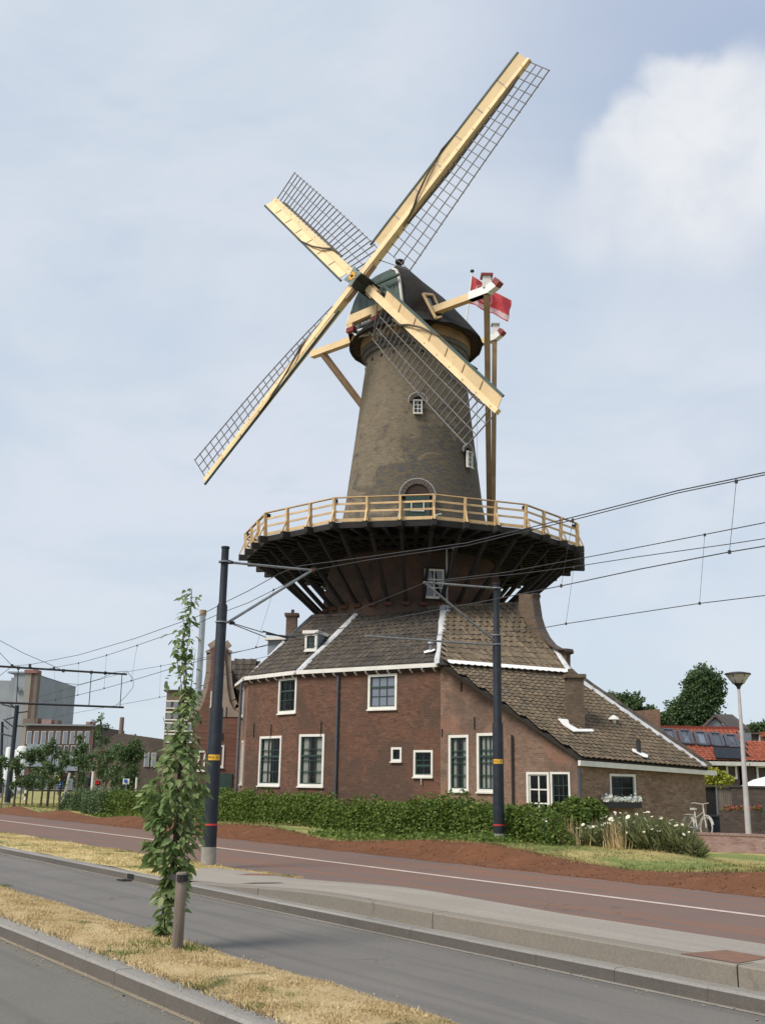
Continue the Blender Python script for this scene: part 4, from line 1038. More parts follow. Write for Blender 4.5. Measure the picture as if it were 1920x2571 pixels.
# ================================================================== THE HOUSE AT THE FOOT OF THE MILL
EZ = 5.5
PA0 = onz(624, 1705, EZ); PAB = onz(752, 1690, EZ); PB1 = onz(1106, 1671, EZ); PZ = V((PA0.x - .75, PA0.y + 3.2, EZ))
house = thing('brick_house', 'old red brown brick house with tiled roofs and white windows around the mill foot', 'house', ((PAB.x + PB1.x) / 2, PAB.y, .25))
def put_windows(A, B, specs):
    holes = []; u = (V((B[0], B[1], 0)) - V((A[0], A[1], 0))).normalized(); n = V((u.y, -u.x, 0)); todo = []
    for px, kw in specs:
        x0, x1, z0, z1 = wl(A, B, px); holes.append((x0, x1, z0, z1)); todo.append((x0, x1, z0, z1, kw))
    for x0, x1, z0, z1, kw in todo:
        A0 = V((A[0], A[1], 0)); g = .004
        window(house, A0 + u * (x0 + g) + Z3 * (z0 + g), u, n, x1 - x0 - 2 * g, z1 - z0 - 2 * g, **kw)
    return holes
hA = put_windows(PA0, PAB, [((651, 1848, 706, 1973), dict(cols=3, rows=4, rail=.6, curtain=1, label='tall window half covered by a pale curtain')), ((700, 1702, 745, 1791), dict(cols=3, rows=3, rail=.66, glass='glass'))])
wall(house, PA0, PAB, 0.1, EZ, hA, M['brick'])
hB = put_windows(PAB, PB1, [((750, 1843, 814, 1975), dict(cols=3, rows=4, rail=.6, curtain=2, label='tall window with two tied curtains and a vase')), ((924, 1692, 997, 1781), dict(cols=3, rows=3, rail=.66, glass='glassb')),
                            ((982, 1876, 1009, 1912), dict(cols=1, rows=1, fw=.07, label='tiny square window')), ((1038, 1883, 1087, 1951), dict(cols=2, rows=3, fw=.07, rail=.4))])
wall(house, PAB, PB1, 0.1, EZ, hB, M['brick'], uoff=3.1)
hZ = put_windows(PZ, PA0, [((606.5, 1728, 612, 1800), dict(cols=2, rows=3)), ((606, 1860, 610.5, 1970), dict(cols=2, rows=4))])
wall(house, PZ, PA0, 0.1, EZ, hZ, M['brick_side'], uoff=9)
PC1 = at(1448, 1912, 31.6); PC1e = PC1.z
PE1 = at(1767, 1936, 35.2)
LC = V((PC1.x - PB1.x, PC1.y - PB1.y, 0)).length
hC = put_windows(PB1, PC1, [((1126, 1845, 1177, 1987), dict(cols=3, rows=4, rail=.62, curtain=2)), ((1197, 1840, 1248, 1989), dict(cols=3, rows=4, rail=.62, curtain=3, label='tall window with drawn curtain partly behind the dark pole')),
    ((1322, 1938, 1380, 2062), dict(cols=2, rows=3, fw=.07, curtain=0, sash='white', label='white framed glazed door with small top light')), ((1382, 1938, 1432, 2032), dict(cols=3, rows=3, fw=.06, curtain=0))])
sag = .10
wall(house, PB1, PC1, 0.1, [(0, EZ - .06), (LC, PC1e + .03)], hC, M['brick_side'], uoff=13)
hE = put_windows(PC1, PE1, [((1529, 1943, 1594, 2014), dict(cols=2, rows=2, fw=.07, sash='green', label='low window above the white flower box'))])
LE = V((PE1.x - PC1.x, PE1.y - PC1.y, 0)).length
wall(house, PC1, PE1, 0.1, [(0, PC1e), (LE, PE1.z)], hE, M['brick_low'], uoff=20)
# hidden rear walls keep the rooms closed
PV2 = onz(1430, 1690, 5.4)
back = [PE1, V((PE1.x - .3, PE1.y + 4, 0)), V((9, 42, 0)), V((6.5, 47, 0)), V((-2, 50, 0)), V((PZ.x - .3, PZ.y + 3, 0)), PZ]
for i in range(len(back) - 1): wall(house, back[i], back[i + 1], .1, 2.1 if i < 1 else 4.5 if i < 3 else EZ, [], M['brick_side'], name='rear_wall')

# roofs
R782 = at(784, 1550, 43.2); R893 = at(894, 1545, 41.9); R1115 = at(1117, 1525, 41.0); R1315 = at(1314, 1518, 40.6)
nA = (PAB - PA0).normalized(); ov = .16
def outw(A, B, p, d=ov): u = (V((B.x, B.y, 0)) - V((A.x, A.y, 0))).normalized(); n = V((u.y, -u.x, 0)); return p + n * d - Z3 * d * .45
eA0 = outw(PA0, PAB, PA0) + (PA0 - PAB).normalized() * .12; eAB = (outw(PA0, PAB, PAB) + outw(PAB, PB1, PAB)) / 2; eB1 = outw(PAB, PB1, PB1)
eZ = PZ + V((-.3, 0, -.05)); RZ = at(755, 1591, 45.5)
roofA = roof_deck(house, [eA0, eAB, R893, R782]); roofB = roof_deck(house, [eAB, eB1, R1115, R893])
roofZ = roof_deck(house, [eZ, eA0, R782, V((-3.6, 46.5, R782.z))], m='roofdark')
EU0 = onz(1122, 1666, 5.45); EU1 = PV2
roofU = roof_deck(house, [EU0 - V((.25, 0, 0)), EU1, R1315, R1115])
P1 = EU0 + V((-.02, -.02, -.08)); P2 = EU1 + V((0, 0, -.06))
oe = V((.48, -.6, 0)).normalized() * .22
B1_ = at(1449, 1903, 31.45) ; B2_ = at(1768, 1930, 35.0)
B1_ += V((PE1.y - PC1.y, -(PE1.x - PC1.x), 0)).normalized() * .14; B2_ += V((PE1.y - PC1.y, -(PE1.x - PC1.x), 0)).normalized() * .14
roofL = roof_deck(house, [B1_, B2_, P2, P1])
vm = MB(); wa_ = PB1 - Z3 * .07; wb_ = V((PC1.x, PC1.y, PC1e + .02)); ta_ = P1 - Z3 * .005; tb_ = B1_ - Z3 * .005; K_ = 12
for i in range(K_):
    f0, f1_ = i / K_, (i + 1) / K_; vm.face([wa_.lerp(wb_, f0), wa_.lerp(wb_, f1_), ta_.lerp(tb_, f1_) + V((-.012, -.012, 0)), ta_.lerp(tb_, f0) + V((-.012, -.012, 0))], [(0, 0), (.3, 0), (.3, .2), (0, .2)])
vm.build('verge_mortar', mat('verge_mortar', (.15, .115, .09), (.10, .08, .065), 4., .95, .6, 25), house)
# rear slopes, out of sight
rb = MB(); top_r = [R782, R893, R1115, R1315]
rb.face([R782, R893, R1115, R1315, V((8.5, 43, 4.4)), V((6.5, 47, 5.2)), V((-2, 50, 5.2)), V((-5.8, 47, 5.2))][::-1])
rb.face([R1315, P2, B2_, V((9.8, 39.2, 2.0)), V((8.5, 43, 4.4))][::-1]); rb.build('rear_roof', M['roofdark'], house)

tU, w_, l_ = tiles(EU0, EU1, R1315, R1115, .235, 13)
meU = tile_mesh('roof_tile', M['tile2'], w_, l_).mesh('roof_tile', M['tile2'])
for q in tU: link('roof_tile', meU, roofU, q)
nleft = 298 - len(tU)
chim_px = (1413, 1480)
tL, wL, lL = tiles(B1_, B2_, P2, P1, .23, 26)
tL.sort(key=lambda q: (q.translation - CO).length)
meL = tile_mesh('roof_tile', M['tile2'], wL, lL).mesh('roof_tile', M['tile2'])
for q in tL[:max(0, nleft)]: link('roof_tile', meL, roofL, q)
tiles_joined('roof_tiles', roofL, tL[max(0, nleft):], wL, lL, M['tile2'], kind='stuff')
def in_dormer(p): 
    e = p - CO; px = 960 + FPX * e.dot(CR) / e.dot(FW); py = 1285.5 - FPX * e.dot(CU) / e.dot(FW); return 762 < px < 800 and 1592 < py < 1632
tA, wA, lA = tiles(eA0, eAB, R893, R782, .235, 15, in_dormer); tiles_joined('roof_tiles', roofA, tA, wA, lA, M['tile'], kind='stuff')
tB, wB, lB = tiles(eAB, eB1, R1115, R893, .235, 15); tiles_joined('roof_tiles', roofB, tB, wB, lB, M['tile'], kind='stuff')
print('tiles', len(tU), len(tL), len(tA), len(tB))
# ridge caps
for a, c_, m_ in ((R782, R893, 'tile'), (R893, R1115, 'tile'), (R1115, R1315, 'tile2')):
    L_ = (c_ - a).length; n_ = int(L_ / .34)
    rm = MB(); d = (c_ - a).normalized(); sd_ = d.cross(Z3).normalized(); pts = []
    prof_r = [(-.13, -.07), (-.08, .03), (0, .065), (.08, .03), (.13, -.07)]
    for k in range(4):
        p, q = prof_r[k], prof_r[k + 1]
        rm.face([sd_ * p[0] + Z3 * p[1], sd_ * q[0] + Z3 * q[1], sd_ * q[0] * .9 + Z3 * q[1] * .8 + d * .36, sd_ * p[0] * .9 + Z3 * p[1] * .8 + d * .36])
        rm.face([sd_ * q[0] + Z3 * q[1], sd_ * p[0] + Z3 * p[1], sd_ * p[0] * .9 + Z3 * p[1] * .8 + d * .36, sd_ * q[0] * .9 + Z3 * q[1] * .8 + d * .36])
    me = rm.mesh('ridge_tile', M[m_])
    for i in range(n_): link('ridge_tile', me, house, Matrix.Translation(a + d * (i * L_ / n_) + Z3 * (.05 + rnd.uniform(0, .01))))
# lead hips
def surfn(a, b_, c_): n = (b_ - a).cross(c_ - a).normalized(); return n if n.z > 0 else -n
nA_ = surfn(eA0, eAB, R782); nB_ = surfn(eAB, eB1, R1115); nU_ = surfn(EU0, EU1, R1315); nL_ = surfn(B1_, B2_, P1)
ribbon(house, 'lead_hip', eA0 + V((.12, 0, 0)), R782.lerp(eA0, .42), .24, nA_)
ribbon(house, 'lead_hip', R782.lerp(eA0, .36), R782, .20, nA_, m='zinc')
ribbon(house, 'lead_hip', eAB, R893, .30, (nA_ + nB_))
ribbon(house, 'lead_hip', eB1.lerp(EU0, .3), R1115, .42, (nB_ + nU_), wob=.03)
ribbon(house, 'lead_verge', EU1 + Z3 * .02, R1315, .22, nU_)
ribbon(house, 'lead_verge', B2_ + V((-.1, 0, .03)), P2.lerp(B2_, .07), .24, nL_, n=18)
ribbon(house, 'verge_tiles', B2_ + V((.12, .12, .06)), P2.lerp(B2_, .05) + V((.18, .22, .06)), .2, nL_, m='tile', n=22, wob=.03)
# scalloped lead apron between the two roofs
sc = MB(); d = (EU1 - EU0); L_ = d.length; d.normalize(); dn = d.cross(nL_).normalized(); dn = dn if dn.z < 0 else -dn; n_ = int(L_ / .23)
for i in range(n_):
    p = EU0 + d * (i * L_ / n_) + nL_ * .09; w = L_ / n_; c0 = p + d * (w / 2)
    arc = [p + d * w * (1 - k / 6) + dn * (.07 + .12 * math.sin(math.pi * k / 6)) + nL_ * (.02 * math.sin(math.pi * k / 6)) for k in range(7)]
    up_ = [p + nU_ * .03 - dn * .06, p + d * w + nU_ * .03 - dn * .06]
    sc.prism([up_[0], up_[1]] + arc, nL_ * -.015)
sc.build('scalloped_lead', M['whiteb'], house)
# eaves: white gutter board with small consoles
def eave(A, B, z, nbk, par=house, h=.16, sag=0.):
    A = V((A.x, A.y, 0)); B = V((B.x, B.y, 0)); u = (B - A).normalized(); n = V((u.y, -u.x, 0)); L_ = (B - A).length
    b = MB(); b.obox(A + Z3 * (z - .02) + n * .004, u * L_, n * .20, Z3 * .045); b.obox(A + Z3 * (z + .025) + n * .13, u * L_, n * .075, Z3 * .09)
    g_ = b.build('eaves_gutter', M['white'], par)
    for i in range(nbk):
        q = A + u * (L_ * (i + .5) / nbk) + n * .004; pf = [(0, 0), (.15, 0), (.15, -.04), (.10, -.09), (.03, -.12), (0, -.13)]
        b = MB(); b.prism([q + n * x + Z3 * (z - .021 + y) for x, y in pf], u * .07); b.build('eaves_console', M['white'], g_)
eave(PA0, PAB, EZ - .04, 6); eave(PAB, PB1, EZ - .04, 13); eave(PZ, PA0, EZ - .04, 6)
uE = (V((PE1.x, PE1.y, 0)) - V((PC1.x, PC1.y, 0))).normalized(); nE = V((uE.y, -uE.x, 0))
b = MB(); aE = at(1455, 1922, 31.45); bE = at(1786, 1945, 35.2); 
b.bar(V((PC1.x, PC1.y, PC1e - .045)) + nE * .17 - uE * .1, V((PE1.x, PE1.y, PE1.z - .06)) + nE * .17 + uE * .35, .10, .15); b.build('eaves_gutter', M['white'], house)
b = MB(); b.bar(V((PC1.x, PC1.y, PC1e + .035)) + nE * .10, V((PE1.x, PE1.y, PE1.z + .03)) + nE * .10, .05, .06); b.build('eaves_shadow_board', M['tar'], house)

# chimneys
def chimney(px0, px1, ytop, ybase, D, m, cap=True, pot=None, depth=.45, parent=house, name='chimney'):
    a = at(px0, ytop, D); c_ = at(px1, ytop, D); base = at((px0 + px1) / 2, ybase, D).z - .6; w = c_.x - a.x
    b = MB(); b.obox(V((a.x, a.y, base)), (w, 0, 0), (0, depth, 0), (0, 0, a.z - base - .12)); C_ = b.build(name, m, parent)
    b = MB(); b.obox(V((a.x - .07, a.y - .07, a.z - .118)), (w + .14, 0, 0), (0, depth + .14, 0), (0, 0, .12)); b.build('chimney_cap', m, C_)
    if pot: b = MB(); b.box(V((a.x + w * pot, a.y + depth / 2, a.z + .09)), (.13, .13, .18)); b.build('chimney_pot', m, C_)
    return C_, a, w
C1, a1, w1 = chimney(719, 746, 1539, 1598, 44.6, M['brick_far'], pot=.55)
c2n = (P1 - B1_).normalized(); base2 = onpl(1443, 1832, B1_, nL_)
C2, a2, w2 = chimney(1424, 1464, 1692, 1832, base2.y, M['chimney_brick'], pot=.25, depth=.5)
# lead apron of that chimney, lying on the tiles
b = MB(); q = [onpl(x, y, B1_ + nL_ * .13, nL_) for x, y in ((1400, 1806), (1424, 1808), (1428, 1820), (1450, 1832), (1490, 1832), (1489, 1838), (1440, 1838), (1415, 1822))]; b.prism(q, nL_ * .03); b.build('lead_apron', M['whiteb'], C2)
# roof vents
def vent(px, py, h, r, capr, m, par, pl0, pn, cone=True):
    p = onpl(px, py, pl0, pn); b = MB(); b.lathe(p, [(r * 1.2, -.1), (r, .05), (r, h)], 12); vt = b.build('roof_vent', m, par, smooth=True)
    if cone: b = MB(); b.lathe(p + Z3 * h, [(capr, -.03), (capr * .9, .02), (0, .13)], 12); b.lathe(p + Z3 * h, [(0, -.035), (capr, -.03)], 12); b.build('vent_cowl', m, vt, smooth=True)
    q = []; e = pn.cross(V((0, 1, 0))).normalized(); f = pn.cross(e).normalized(); N_ = 10
    for k in range(N_): t = 2 * math.pi * k / N_; rr = r * (2.6 + .5 * math.sin(k * 2.3)); q.append(p + pn * .11 + e * math.cos(t) * rr * 1.5 + f * math.sin(t) * rr)
    b = MB(); b.prism(q, pn * .02); b.build('vent_flashing', M['whiteb'], vt)
vent(1081, 1642, .38, .055, .13, M['galv'], house, eB1, nB_)
vent(1541, 1838, .42, .075, .19, M['white'], house, B1_, nL_)
vent(1603, 1900, .52, .07, .1, M['iron'], house, B1_, nL_, False)
# curved parapet gable at the right end
gp0 = PV2 + V((.10, .12, 0)); gdir = V((-.33, .944, 0)); gn = V((gdir.y, -gdir.x, 0)).normalized()
if gn.y > 0: gn = -gn
gdir2 = V((.55, -.835, 0)); gn2 = V((-.835, -.55, 0))
gpx = [(1300, 1530), (1302, 1496), (1300, 1490), (1346, 1492), (1343, 1502), (1346, 1520), (1350, 1548), (1359, 1578), (1372, 1603), (1388, 1622), (1407, 1632), (1428, 1632), (1429, 1638), (1420, 1642), (1420, 1672), (1440, 1690), (1440, 1712), (1400, 1700), (1300, 1530)][:-1]
poly = [onpl(x, y, gp0 + V((.2, .3, 0)), gn2) for x, y in gpx]
b = MB(); b.prism(poly, V((.20, .25, 0))); b.build('curved_gable', M['chimney_brick'], house)
b = MB()
for i in range(3, 12): b.bar(poly[i] + Z3 * .02, poly[i + 1] + Z3 * .02, .34, .05, Z3)
b.build('gable_coping', M['brick_dark'], house)
# dormers
def dormer(x0, y0, x1, y1, D, depth, win=True):
    a = at(x0, y1, D); c_ = at(x1, y0, D); w = c_.x - a.x; h = c_.z - a.z; o = V((a.x, a.y, a.z)); u = V((1, 0, 0)); n = V((0, -1, 0))
    ang = math.atan2(PAB.y - PA0.y, PAB.x - PA0.x) * .35; u = V((math.cos(ang), math.sin(ang), 0)); n = V((u.y, -u.x, 0)); w /= math.cos(ang)
    b = MB(); b.obox(o + u * .02 - n * depth, u * (w - .04), n * (depth - .1), Z3 * h); Dm = b.build('dormer', M['cheek'], house)
    b = MB(); b.obox(o - u * .08 - n * depth + Z3 * h, u * (w + .16), n * (depth + .1), Z3 * .12); b.build('dormer_roof', M['white'], Dm)
    if win: window(house, o, u, n, w, h - .002, 2, 3, .08, 3, 'green', 'white', pname='dormer_window')
    return Dm
b_ = dormer(765, 1592, 797, 1634, at(781, 1634, 39.9).y - .1, 1.6)
dormer(668, 1608, 716, 1645, 44.6, 1.5, False)
# downpipes and wall irons
def pipe(name, m, px, ya, yb, A, B, r=.045, par=house, off=.07):
    u = (V((B.x, B.y, 0)) - V((A.x, A.y, 0))).normalized(); n = V((u.y, -u.x, 0)); p = onpl(px, ya, V((A.x, A.y, 0)) + n * off, n); q = onpl(px, yb, V((A.x, A.y, 0)) + n * off, n)
    b = MB(); b.tube([V((p.x, p.y, p.z)), V((p.x, p.y, min(q.z, .3) if yb > 1985 else q.z))], r, 8); return b.build(name, M[m], par, smooth=True)
pipe('downpipe', 'zinc', 849, 1697, 1990, PAB, PB1)
pipe('downpipe', 'zinc', 607, 1712, 1990, PA0 + V((-.6, 1, 0)), PAB + V((-.6, 1, 0)), .05)
pipe('downpipe', 'iron', 1284, 1845, 2030, PB1, PC1, .035)
pipe('downpipe', 'zinc', 1453, 1930, 2030, PC1, PE1, .05)
for px, ya, yb, A, B in ((638, 1816, 1850, PA0, PAB), (681, 1818, 1853, PA0, PAB), (806, 1812, 1848, PAB, PB1), (1157, 1712, 1736, PB1, PC1), (1190, 1800, 1830, PB1, PC1), (1109, 1830, 1850, PB1, PC1), (640, 1700, 1701, PA0, PAB)):
    pipe('wall_anchor', 'iron', px, ya, yb, A, B, .022, off=.02)
pipe('gas_pipe', 'lead', 1057, 1954, 1970, PAB, PB1, .015)
# vase in the window
p = onpl(785, 1950, PAB + V((.2, .35, 0)), V((0, -1, 0)))
b = MB()
for k in range(5): b.tube([p + V((.03 * k - .06, .02 * (k % 2), 0)), p + V((.07 * k - .14, .02, .42))], .008, 4)
b.lathe(p - Z3 * .12, [(0, 0), (.06, 0), (.09, .08), (.04, .14)], 10); vs = b.build('vase', M['white'], None, label='small white vase with twigs behind the second tall window', category='vase')
# flower box
bx = onpl(1562, 2018, V((PC1.x, PC1.y, 0)) + nE * .16, nE)
fbx = thing('flower_box', 'flower box of white blossoms below the low window of the brick wing', 'flower box', bx - Z3 * .1)
b = MB(); b.obox(bx - uE * .75 - nE * .1 - Z3 * .12, uE * 1.5, nE * .2, Z3 * .17); b.build('box', M['iron'], fbx)
NF = 380; c = np.array([list(bx + uE * rnd.uniform(-.8, .75) + nE * rnd.uniform(-.12, .14) + Z3 * (.07 + abs(rnd.gauss(0, .07)))) for _ in range(NF)])
scatter('blossoms', [(-.5, -.5, 0), (.5, -.5, .1), (.5, .5, 0), (-.5, .5, .1)], [(0, 1, 2, 3)], c, rotmats(NF, .8), np.full(NF, .06), M['petalw'], fbx, kind='stuff')

# ================================================================== NECK GABLE HOUSE on the left
GY = 45.6
def gx(x, y, D=GY): return at(x, y, D)
nh = thing('neck_gable_house', 'narrow red brick house with curved neck gable left of the mill', 'house', (gx(545, 1900).x, GY, 0))
poly = [(600, 2060), (600, 1786), (588, 1782), (578, 1762), (571, 1730), (567, 1690), (566, 1640), (571, 1630), (560, 1616), (548, 1616), (527, 1630), (531, 1640), (529, 1690), (522, 1730), (511, 1765), (497, 1792), (489, 1806), (484, 1830), (480, 2060)]
pp = [gx(x, y) for x, y in poly]; pp[0].z = 0; pp[-1].z = 0; pp[0].x = pp[1].x; pp[-1].x = pp[-2].x
b = MB(); b.prism(pp, V((0, .35, 0))); fc_ = b.build('facade', M['brick_red'], nh)
pl_ = [gx(x, y, GY - .03) for x, y in ((600, 1800), (600, 1788), (588, 1783), (577, 1762), (571, 1728), (568, 1692), (566, 1660), (556, 1660), (558, 1800))]
b = MB(); b.prism(pl_, V((0, .02, 0))); b.build('plaster_panel', M['plaster'], fc_)
b = MB()
for i in range(1, 16): b.bar(pp[i] + Z3 * .03 + V((0, .15, 0)), pp[i + 1] + Z3 * .03 + V((0, .15, 0)), .45, .07, V((0, 1, 0))) if i not in (99,) else None
b.build('gable_coping', M['plaster'], fc_)
b = MB(); b.obox(V((pp[1].x - .02, GY + .35, 0)), (.02 - .3, 0, 0), (0, 9, 0), (0, 0, pp[1].z + .1)); b.build('side_wall', M['brick_dark'], nh)
rt0 = gx(566, 1672, GY + .35); rt1 = gx(634, 1674, GY + 8); re0 = V((pp[1].x + .15, GY + .3, pp[1].z - .05)); re1 = gx(606, 1790, GY + 8); re1 = V((re0.x, GY + 8, re0.z)); rt1 = V((rt0.x, GY + 8, rt0.z))
q_ = [re0, re1, rt1, rt0]
rd = roof_deck(nh, q_, 'deck'); ts, wt, lt = tiles(re0, re1, rt1, rt0, .26, 12); tiles_joined('roof_tiles', rd, ts, wt, lt, M['tile'], kind='stuff')
# cross roof seen beside the gable
qa = gx(560, 1674, GY + 1.2); qb = gx(640, 1674, GY + 1.2); qc = gx(640, 1800, GY - .0 + .5); qd = gx(590, 1790, GY + .5)
rx = roof_deck(nh, [V((qd.x - .5, GY + .5, qd.z)), V((qc.x, GY + .5, qd.z)), V((qb.x, GY + 3.2, qb.z + .5)), V((qa.x, GY + 3.2, qb.z + .5))], 'deck')
ts, wt, lt = tiles(V((qd.x - .5, GY + .5, qd.z)), V((qc.x, GY + .5, qd.z)), V((qb.x, GY + 3.2, qb.z + .5)), V((qa.x, GY + 3.2, qb.z + .5)), .34, 10); tiles_parts(rx, ts, wt, lt, M['tile'], 250)
b = MB(); b.obox(V((pp[1].x + .01, GY + .7, 0)), (1.6, 0, 0), (0, .2, 0), (0, 0, qd.z + .1)); b.build('link_wall', M['brick_dark'], nh)
b = MB(); b.obox(V((pp[-1].x, GY + .35, 0)), (pp[1].x - pp[-1].x - .4, 0, 0), (0, 6, 0), (0, 0, pp[1].z - .1)); b.build('house_body', M['brick_red'], nh)
for (x0, y0, x1, y1) in ((538, 1871, 564, 1926), (496, 1885, 517, 1935), (528, 1735, 537, 1775)):
    a = gx(x0, y1, GY); c_ = gx(x1, y0, GY); window(nh, V((a.x, GY, a.z)) - V((0, .01, 0)), V((1, 0, 0)), V((0, -1, 0)), c_.x - a.x, c_.z - a.z, 2, 3, .07, 0, 'green', 'white', None, True, 'glassd')
for px, y0, y1 in ((569, 1775, 1800), (503, 1800, 1815), (558, 1840, 1858), (497, 1855, 1870)):
    a = gx(px, y1, GY - .02); c_ = gx(px, y0, GY - .02); b = MB(); b.box((a + c_) / 2, (.05, .04, c_.z - a.z)); b.build('wall_anchor', M['iron'], fc_)
b = MB(); p = gx(553, 1990, GY - .03); b.box(V((p.x, GY - .03, 1.0)), (.95, .05, 2.0)); b.build('door', M['green'], nh)

# ================================================================== TRAM POLES AND OVERHEAD LINES
def zpx(p, y):                      # height at which photo row y is met on the vertical through p
    d = ray(0, y); 
    e = V((p.x, p.y, 0)); lo, hi = -5., 60.
    for _ in range(50):
        m_ = (lo + hi) / 2; q = V((p.x, p.y, m_)) - CO; yy = 1285.5 - FPX * q.dot(CU) / q.dot(FW)
        if yy > y: lo = m_
        else: hi = m_
    return lo
def text_mesh(name, s, size, mw, m, parent):
    cu = bpy.data.curves.new('t', 'FONT'); cu.body = s; cu.size = size; cu.align_x = 'CENTER'; cu.align_y = 'CENTER'; cu.extrude = .002
    ob = bpy.data.objects.new('t', cu); COL.objects.link(ob); dg = bpy.context.evaluated_depsgraph_get(); me = bpy.data.meshes.new_from_object(ob.evaluated_get(dg)); bpy.data.objects.remove(ob)
    me.materials.clear(); me.materials.append(m); return link(name, me, parent, mw)
def tram_pole(base, tilt_px, ytop, y_rings, y_sleeve, y_band, y_plate, label, rr=(.135, .108, .078)):
    p = V(base); t = thing('tram_pole', label, 'pole', p, 'dark tram poles')
    ztop = zpx(p, ytop); z1 = zpx(p, y_rings[0]); z2 = zpx(p, y_rings[1]); zs = zpx(p, y_sleeve)
    lean = tilt_px
    def P(z): return V((p.x + lean * (z - p.z), p.y, z))
    b = MB(); b.tube([P(zs - .03), P(z1 - .04), P(z1 + .04), P(z2 - .03), P(z2 + .03), P(ztop)], [rr[0] * 1.03, rr[0], rr[1], rr[1], rr[2], rr[2]], 20); sh = b.build('shaft', M['navy'], t, smooth=True)
    b = MB(); b.tube([P(p.z - .3), P(zs)], rr[0] * 1.08, 20); b.build('base_sleeve', M['concrete'], t, smooth=True)
    b = MB(); b.tube([P(ztop - .02), P(ztop + .02)], rr[2] * 1.15, 16); b.build('top_cap', M['navy'], t)
    if y_band: zb = zpx(p, y_band); b = MB(); b.tube([P(zb - .018), P(zb + .018)], rr[0] + .004, 20); b.build('red_band', mat('band_red', (.5, .03, .03), rough=.6), t)
    if y_plate:
        zp = zpx(p, y_plate); c = P(zp); dcam = (V((0, 0, 0)) - V((c.x, c.y, 0))).normalized(); sdv = V((-dcam.y, dcam.x, 0)); r = rr[0] + .006
        b = MB(); N_ = 8
        for i in range(N_):
            a0 = -.95 + 1.9 * i / N_; a1 = -.95 + 1.9 * (i + 1) / N_
            q = lambda a, z: c + (dcam * math.cos(a) + sdv * math.sin(a)) * r + Z3 * z
            b.face([q(a0, -.055), q(a1, -.055), q(a1, .055), q(a0, .055)])
        b.build('number_plate', M['yellow'], t)
        ch = 'M16.37'
        for i, cc in enumerate(ch):
            a = -.62 + 1.24 * i / (len(ch) - 1); d = dcam * math.cos(a) + sdv * math.sin(a); x = V((-d.y, d.x, 0)); mw = Matrix((x, Z3, d)).transposed().to_4x4(); mw.translation = c + d * (r + .002)
            text_mesh('plate_character', cc, .055, mw, M['iron'], t)
    return t, P
def armpt(base, x, y): return onpl(x, y, base, TT)
pL = onz(523, 2172, .06)
TL_, PLf = tram_pole(pL, .0, 1375, (1775, 1518), 2126, 2070, 1902, 'dark blue tram pole with red band standing at the end of the concrete platform')
pMb = at(1252, 2110, 27.3); pMb.z = zl(s_of(pMb), pMb.dot(TN)) - .02
TM_, PMf = tram_pole(pMb, .0, 1466, (1815, 1592), 2093, 2071, 1912, 'dark tram pole with yellow plate standing in front of the hedge before the house')
def arm(t, base, a, c, r, name='arm', m='galv'):
    b = MB(); b.tube([armpt(base, *a), armpt(base, *c)], r, 8); return b.build(name, M[m], t, smooth=True)
arm(TL_, pL, (566, 1411), (785, 1432), .028); arm(TL_, pL, (572, 1563), (788, 1429), .030)
arm(TL_, pL, (578, 1563), (661, 1588), .010, 'stay', 'wire'); arm(TL_, pL, (576, 1564), (668, 1600), .010, 'stay', 'wire')
arm(TL_, pL, (660, 1585), (722, 1602), .018, 'steady_arm', 'wire'); arm(TL_, pL, (668, 1592), (742, 1600), .018, 'steady_arm', 'wire')
for (x, y) in ((575, 1411), (578, 1563)): p = armpt(pL, x, y); b = MB(); b.tube([p, p + TN * .10], [.05, .03], 8); b.build('insulator', M['iron'], TL_)
for yy in (1411, 1562): z = zpx(pL, yy); b = MB(); b.tube([V((pL.x, pL.y, z - .015)), V((pL.x, pL.y, z + .015))], .13, 16); b.build('arm_clamp', M['galv'], TL_)
p = armpt(pL, 786, 1431); b = MB(); b.box(p, (.1, .1, .08)); b.build('wire_clamp', M['rust'], TL_)
arm(TM_, pMb, (1064, 1462), (1250, 1477), .028); arm(TM_, pMb, (1064, 1462), (1246, 1614), .03); arm(TM_, pMb, (918, 1597), (1246, 1620), .026, 'steady_arm'); arm(TM_, pMb, (966, 1606), (1040, 1628), .012, 'stay', 'galv')
for yy in (1477, 1595, 1618): z = zpx(pMb, yy); b = MB(); b.tube([V((pMb.x, pMb.y, z - .015)), V((pMb.x, pMb.y, z + .015))], .125, 16); b.build('arm_clamp', M['galv'], TM_)
eL = armpt(pL, 785, 1432).dot(TN); eM = armpt(pMb, 1064, 1462).dot(TN)
def wpt(o, x, y): return onpl(x, y, TN * o, TN)
def overhead(label, o, lines, drops, r=.0095, name='overhead_line'):
    p0 = wpt(o, *lines[0][0]); t = thing(name, label, 'overhead line', p0, 'overhead tram lines')
    for i, ln in enumerate(lines):
        pts = [wpt(o, *q) for q in ln]; sm = []
        for k in range(len(pts) - 1):
            p_, q_ = pts[k], pts[k + 1]; L_ = (q_ - p_).length
            for j in range(4): f = j / 4; sm.append(p_.lerp(q_, f) - Z3 * (0 if len(pts) > 3 else .0) * f)
        sm.append(pts[-1]); b = MB(); b.tube(sm, r * (1.0 if i == 0 else .9), 5); b.build('wire', M['wire'], t)
    for a, c in drops:
        b = MB(); A_ = wpt(o, *a); C_ = wpt(o, *c); b.tube([A_, C_], .004, 4); b.build('dropper', M['wire'], t)
        [MB().box(q_, (.035, .035, .05)).build('dropper_clip', M['wire'], t) for q_ in (A_, C_)]
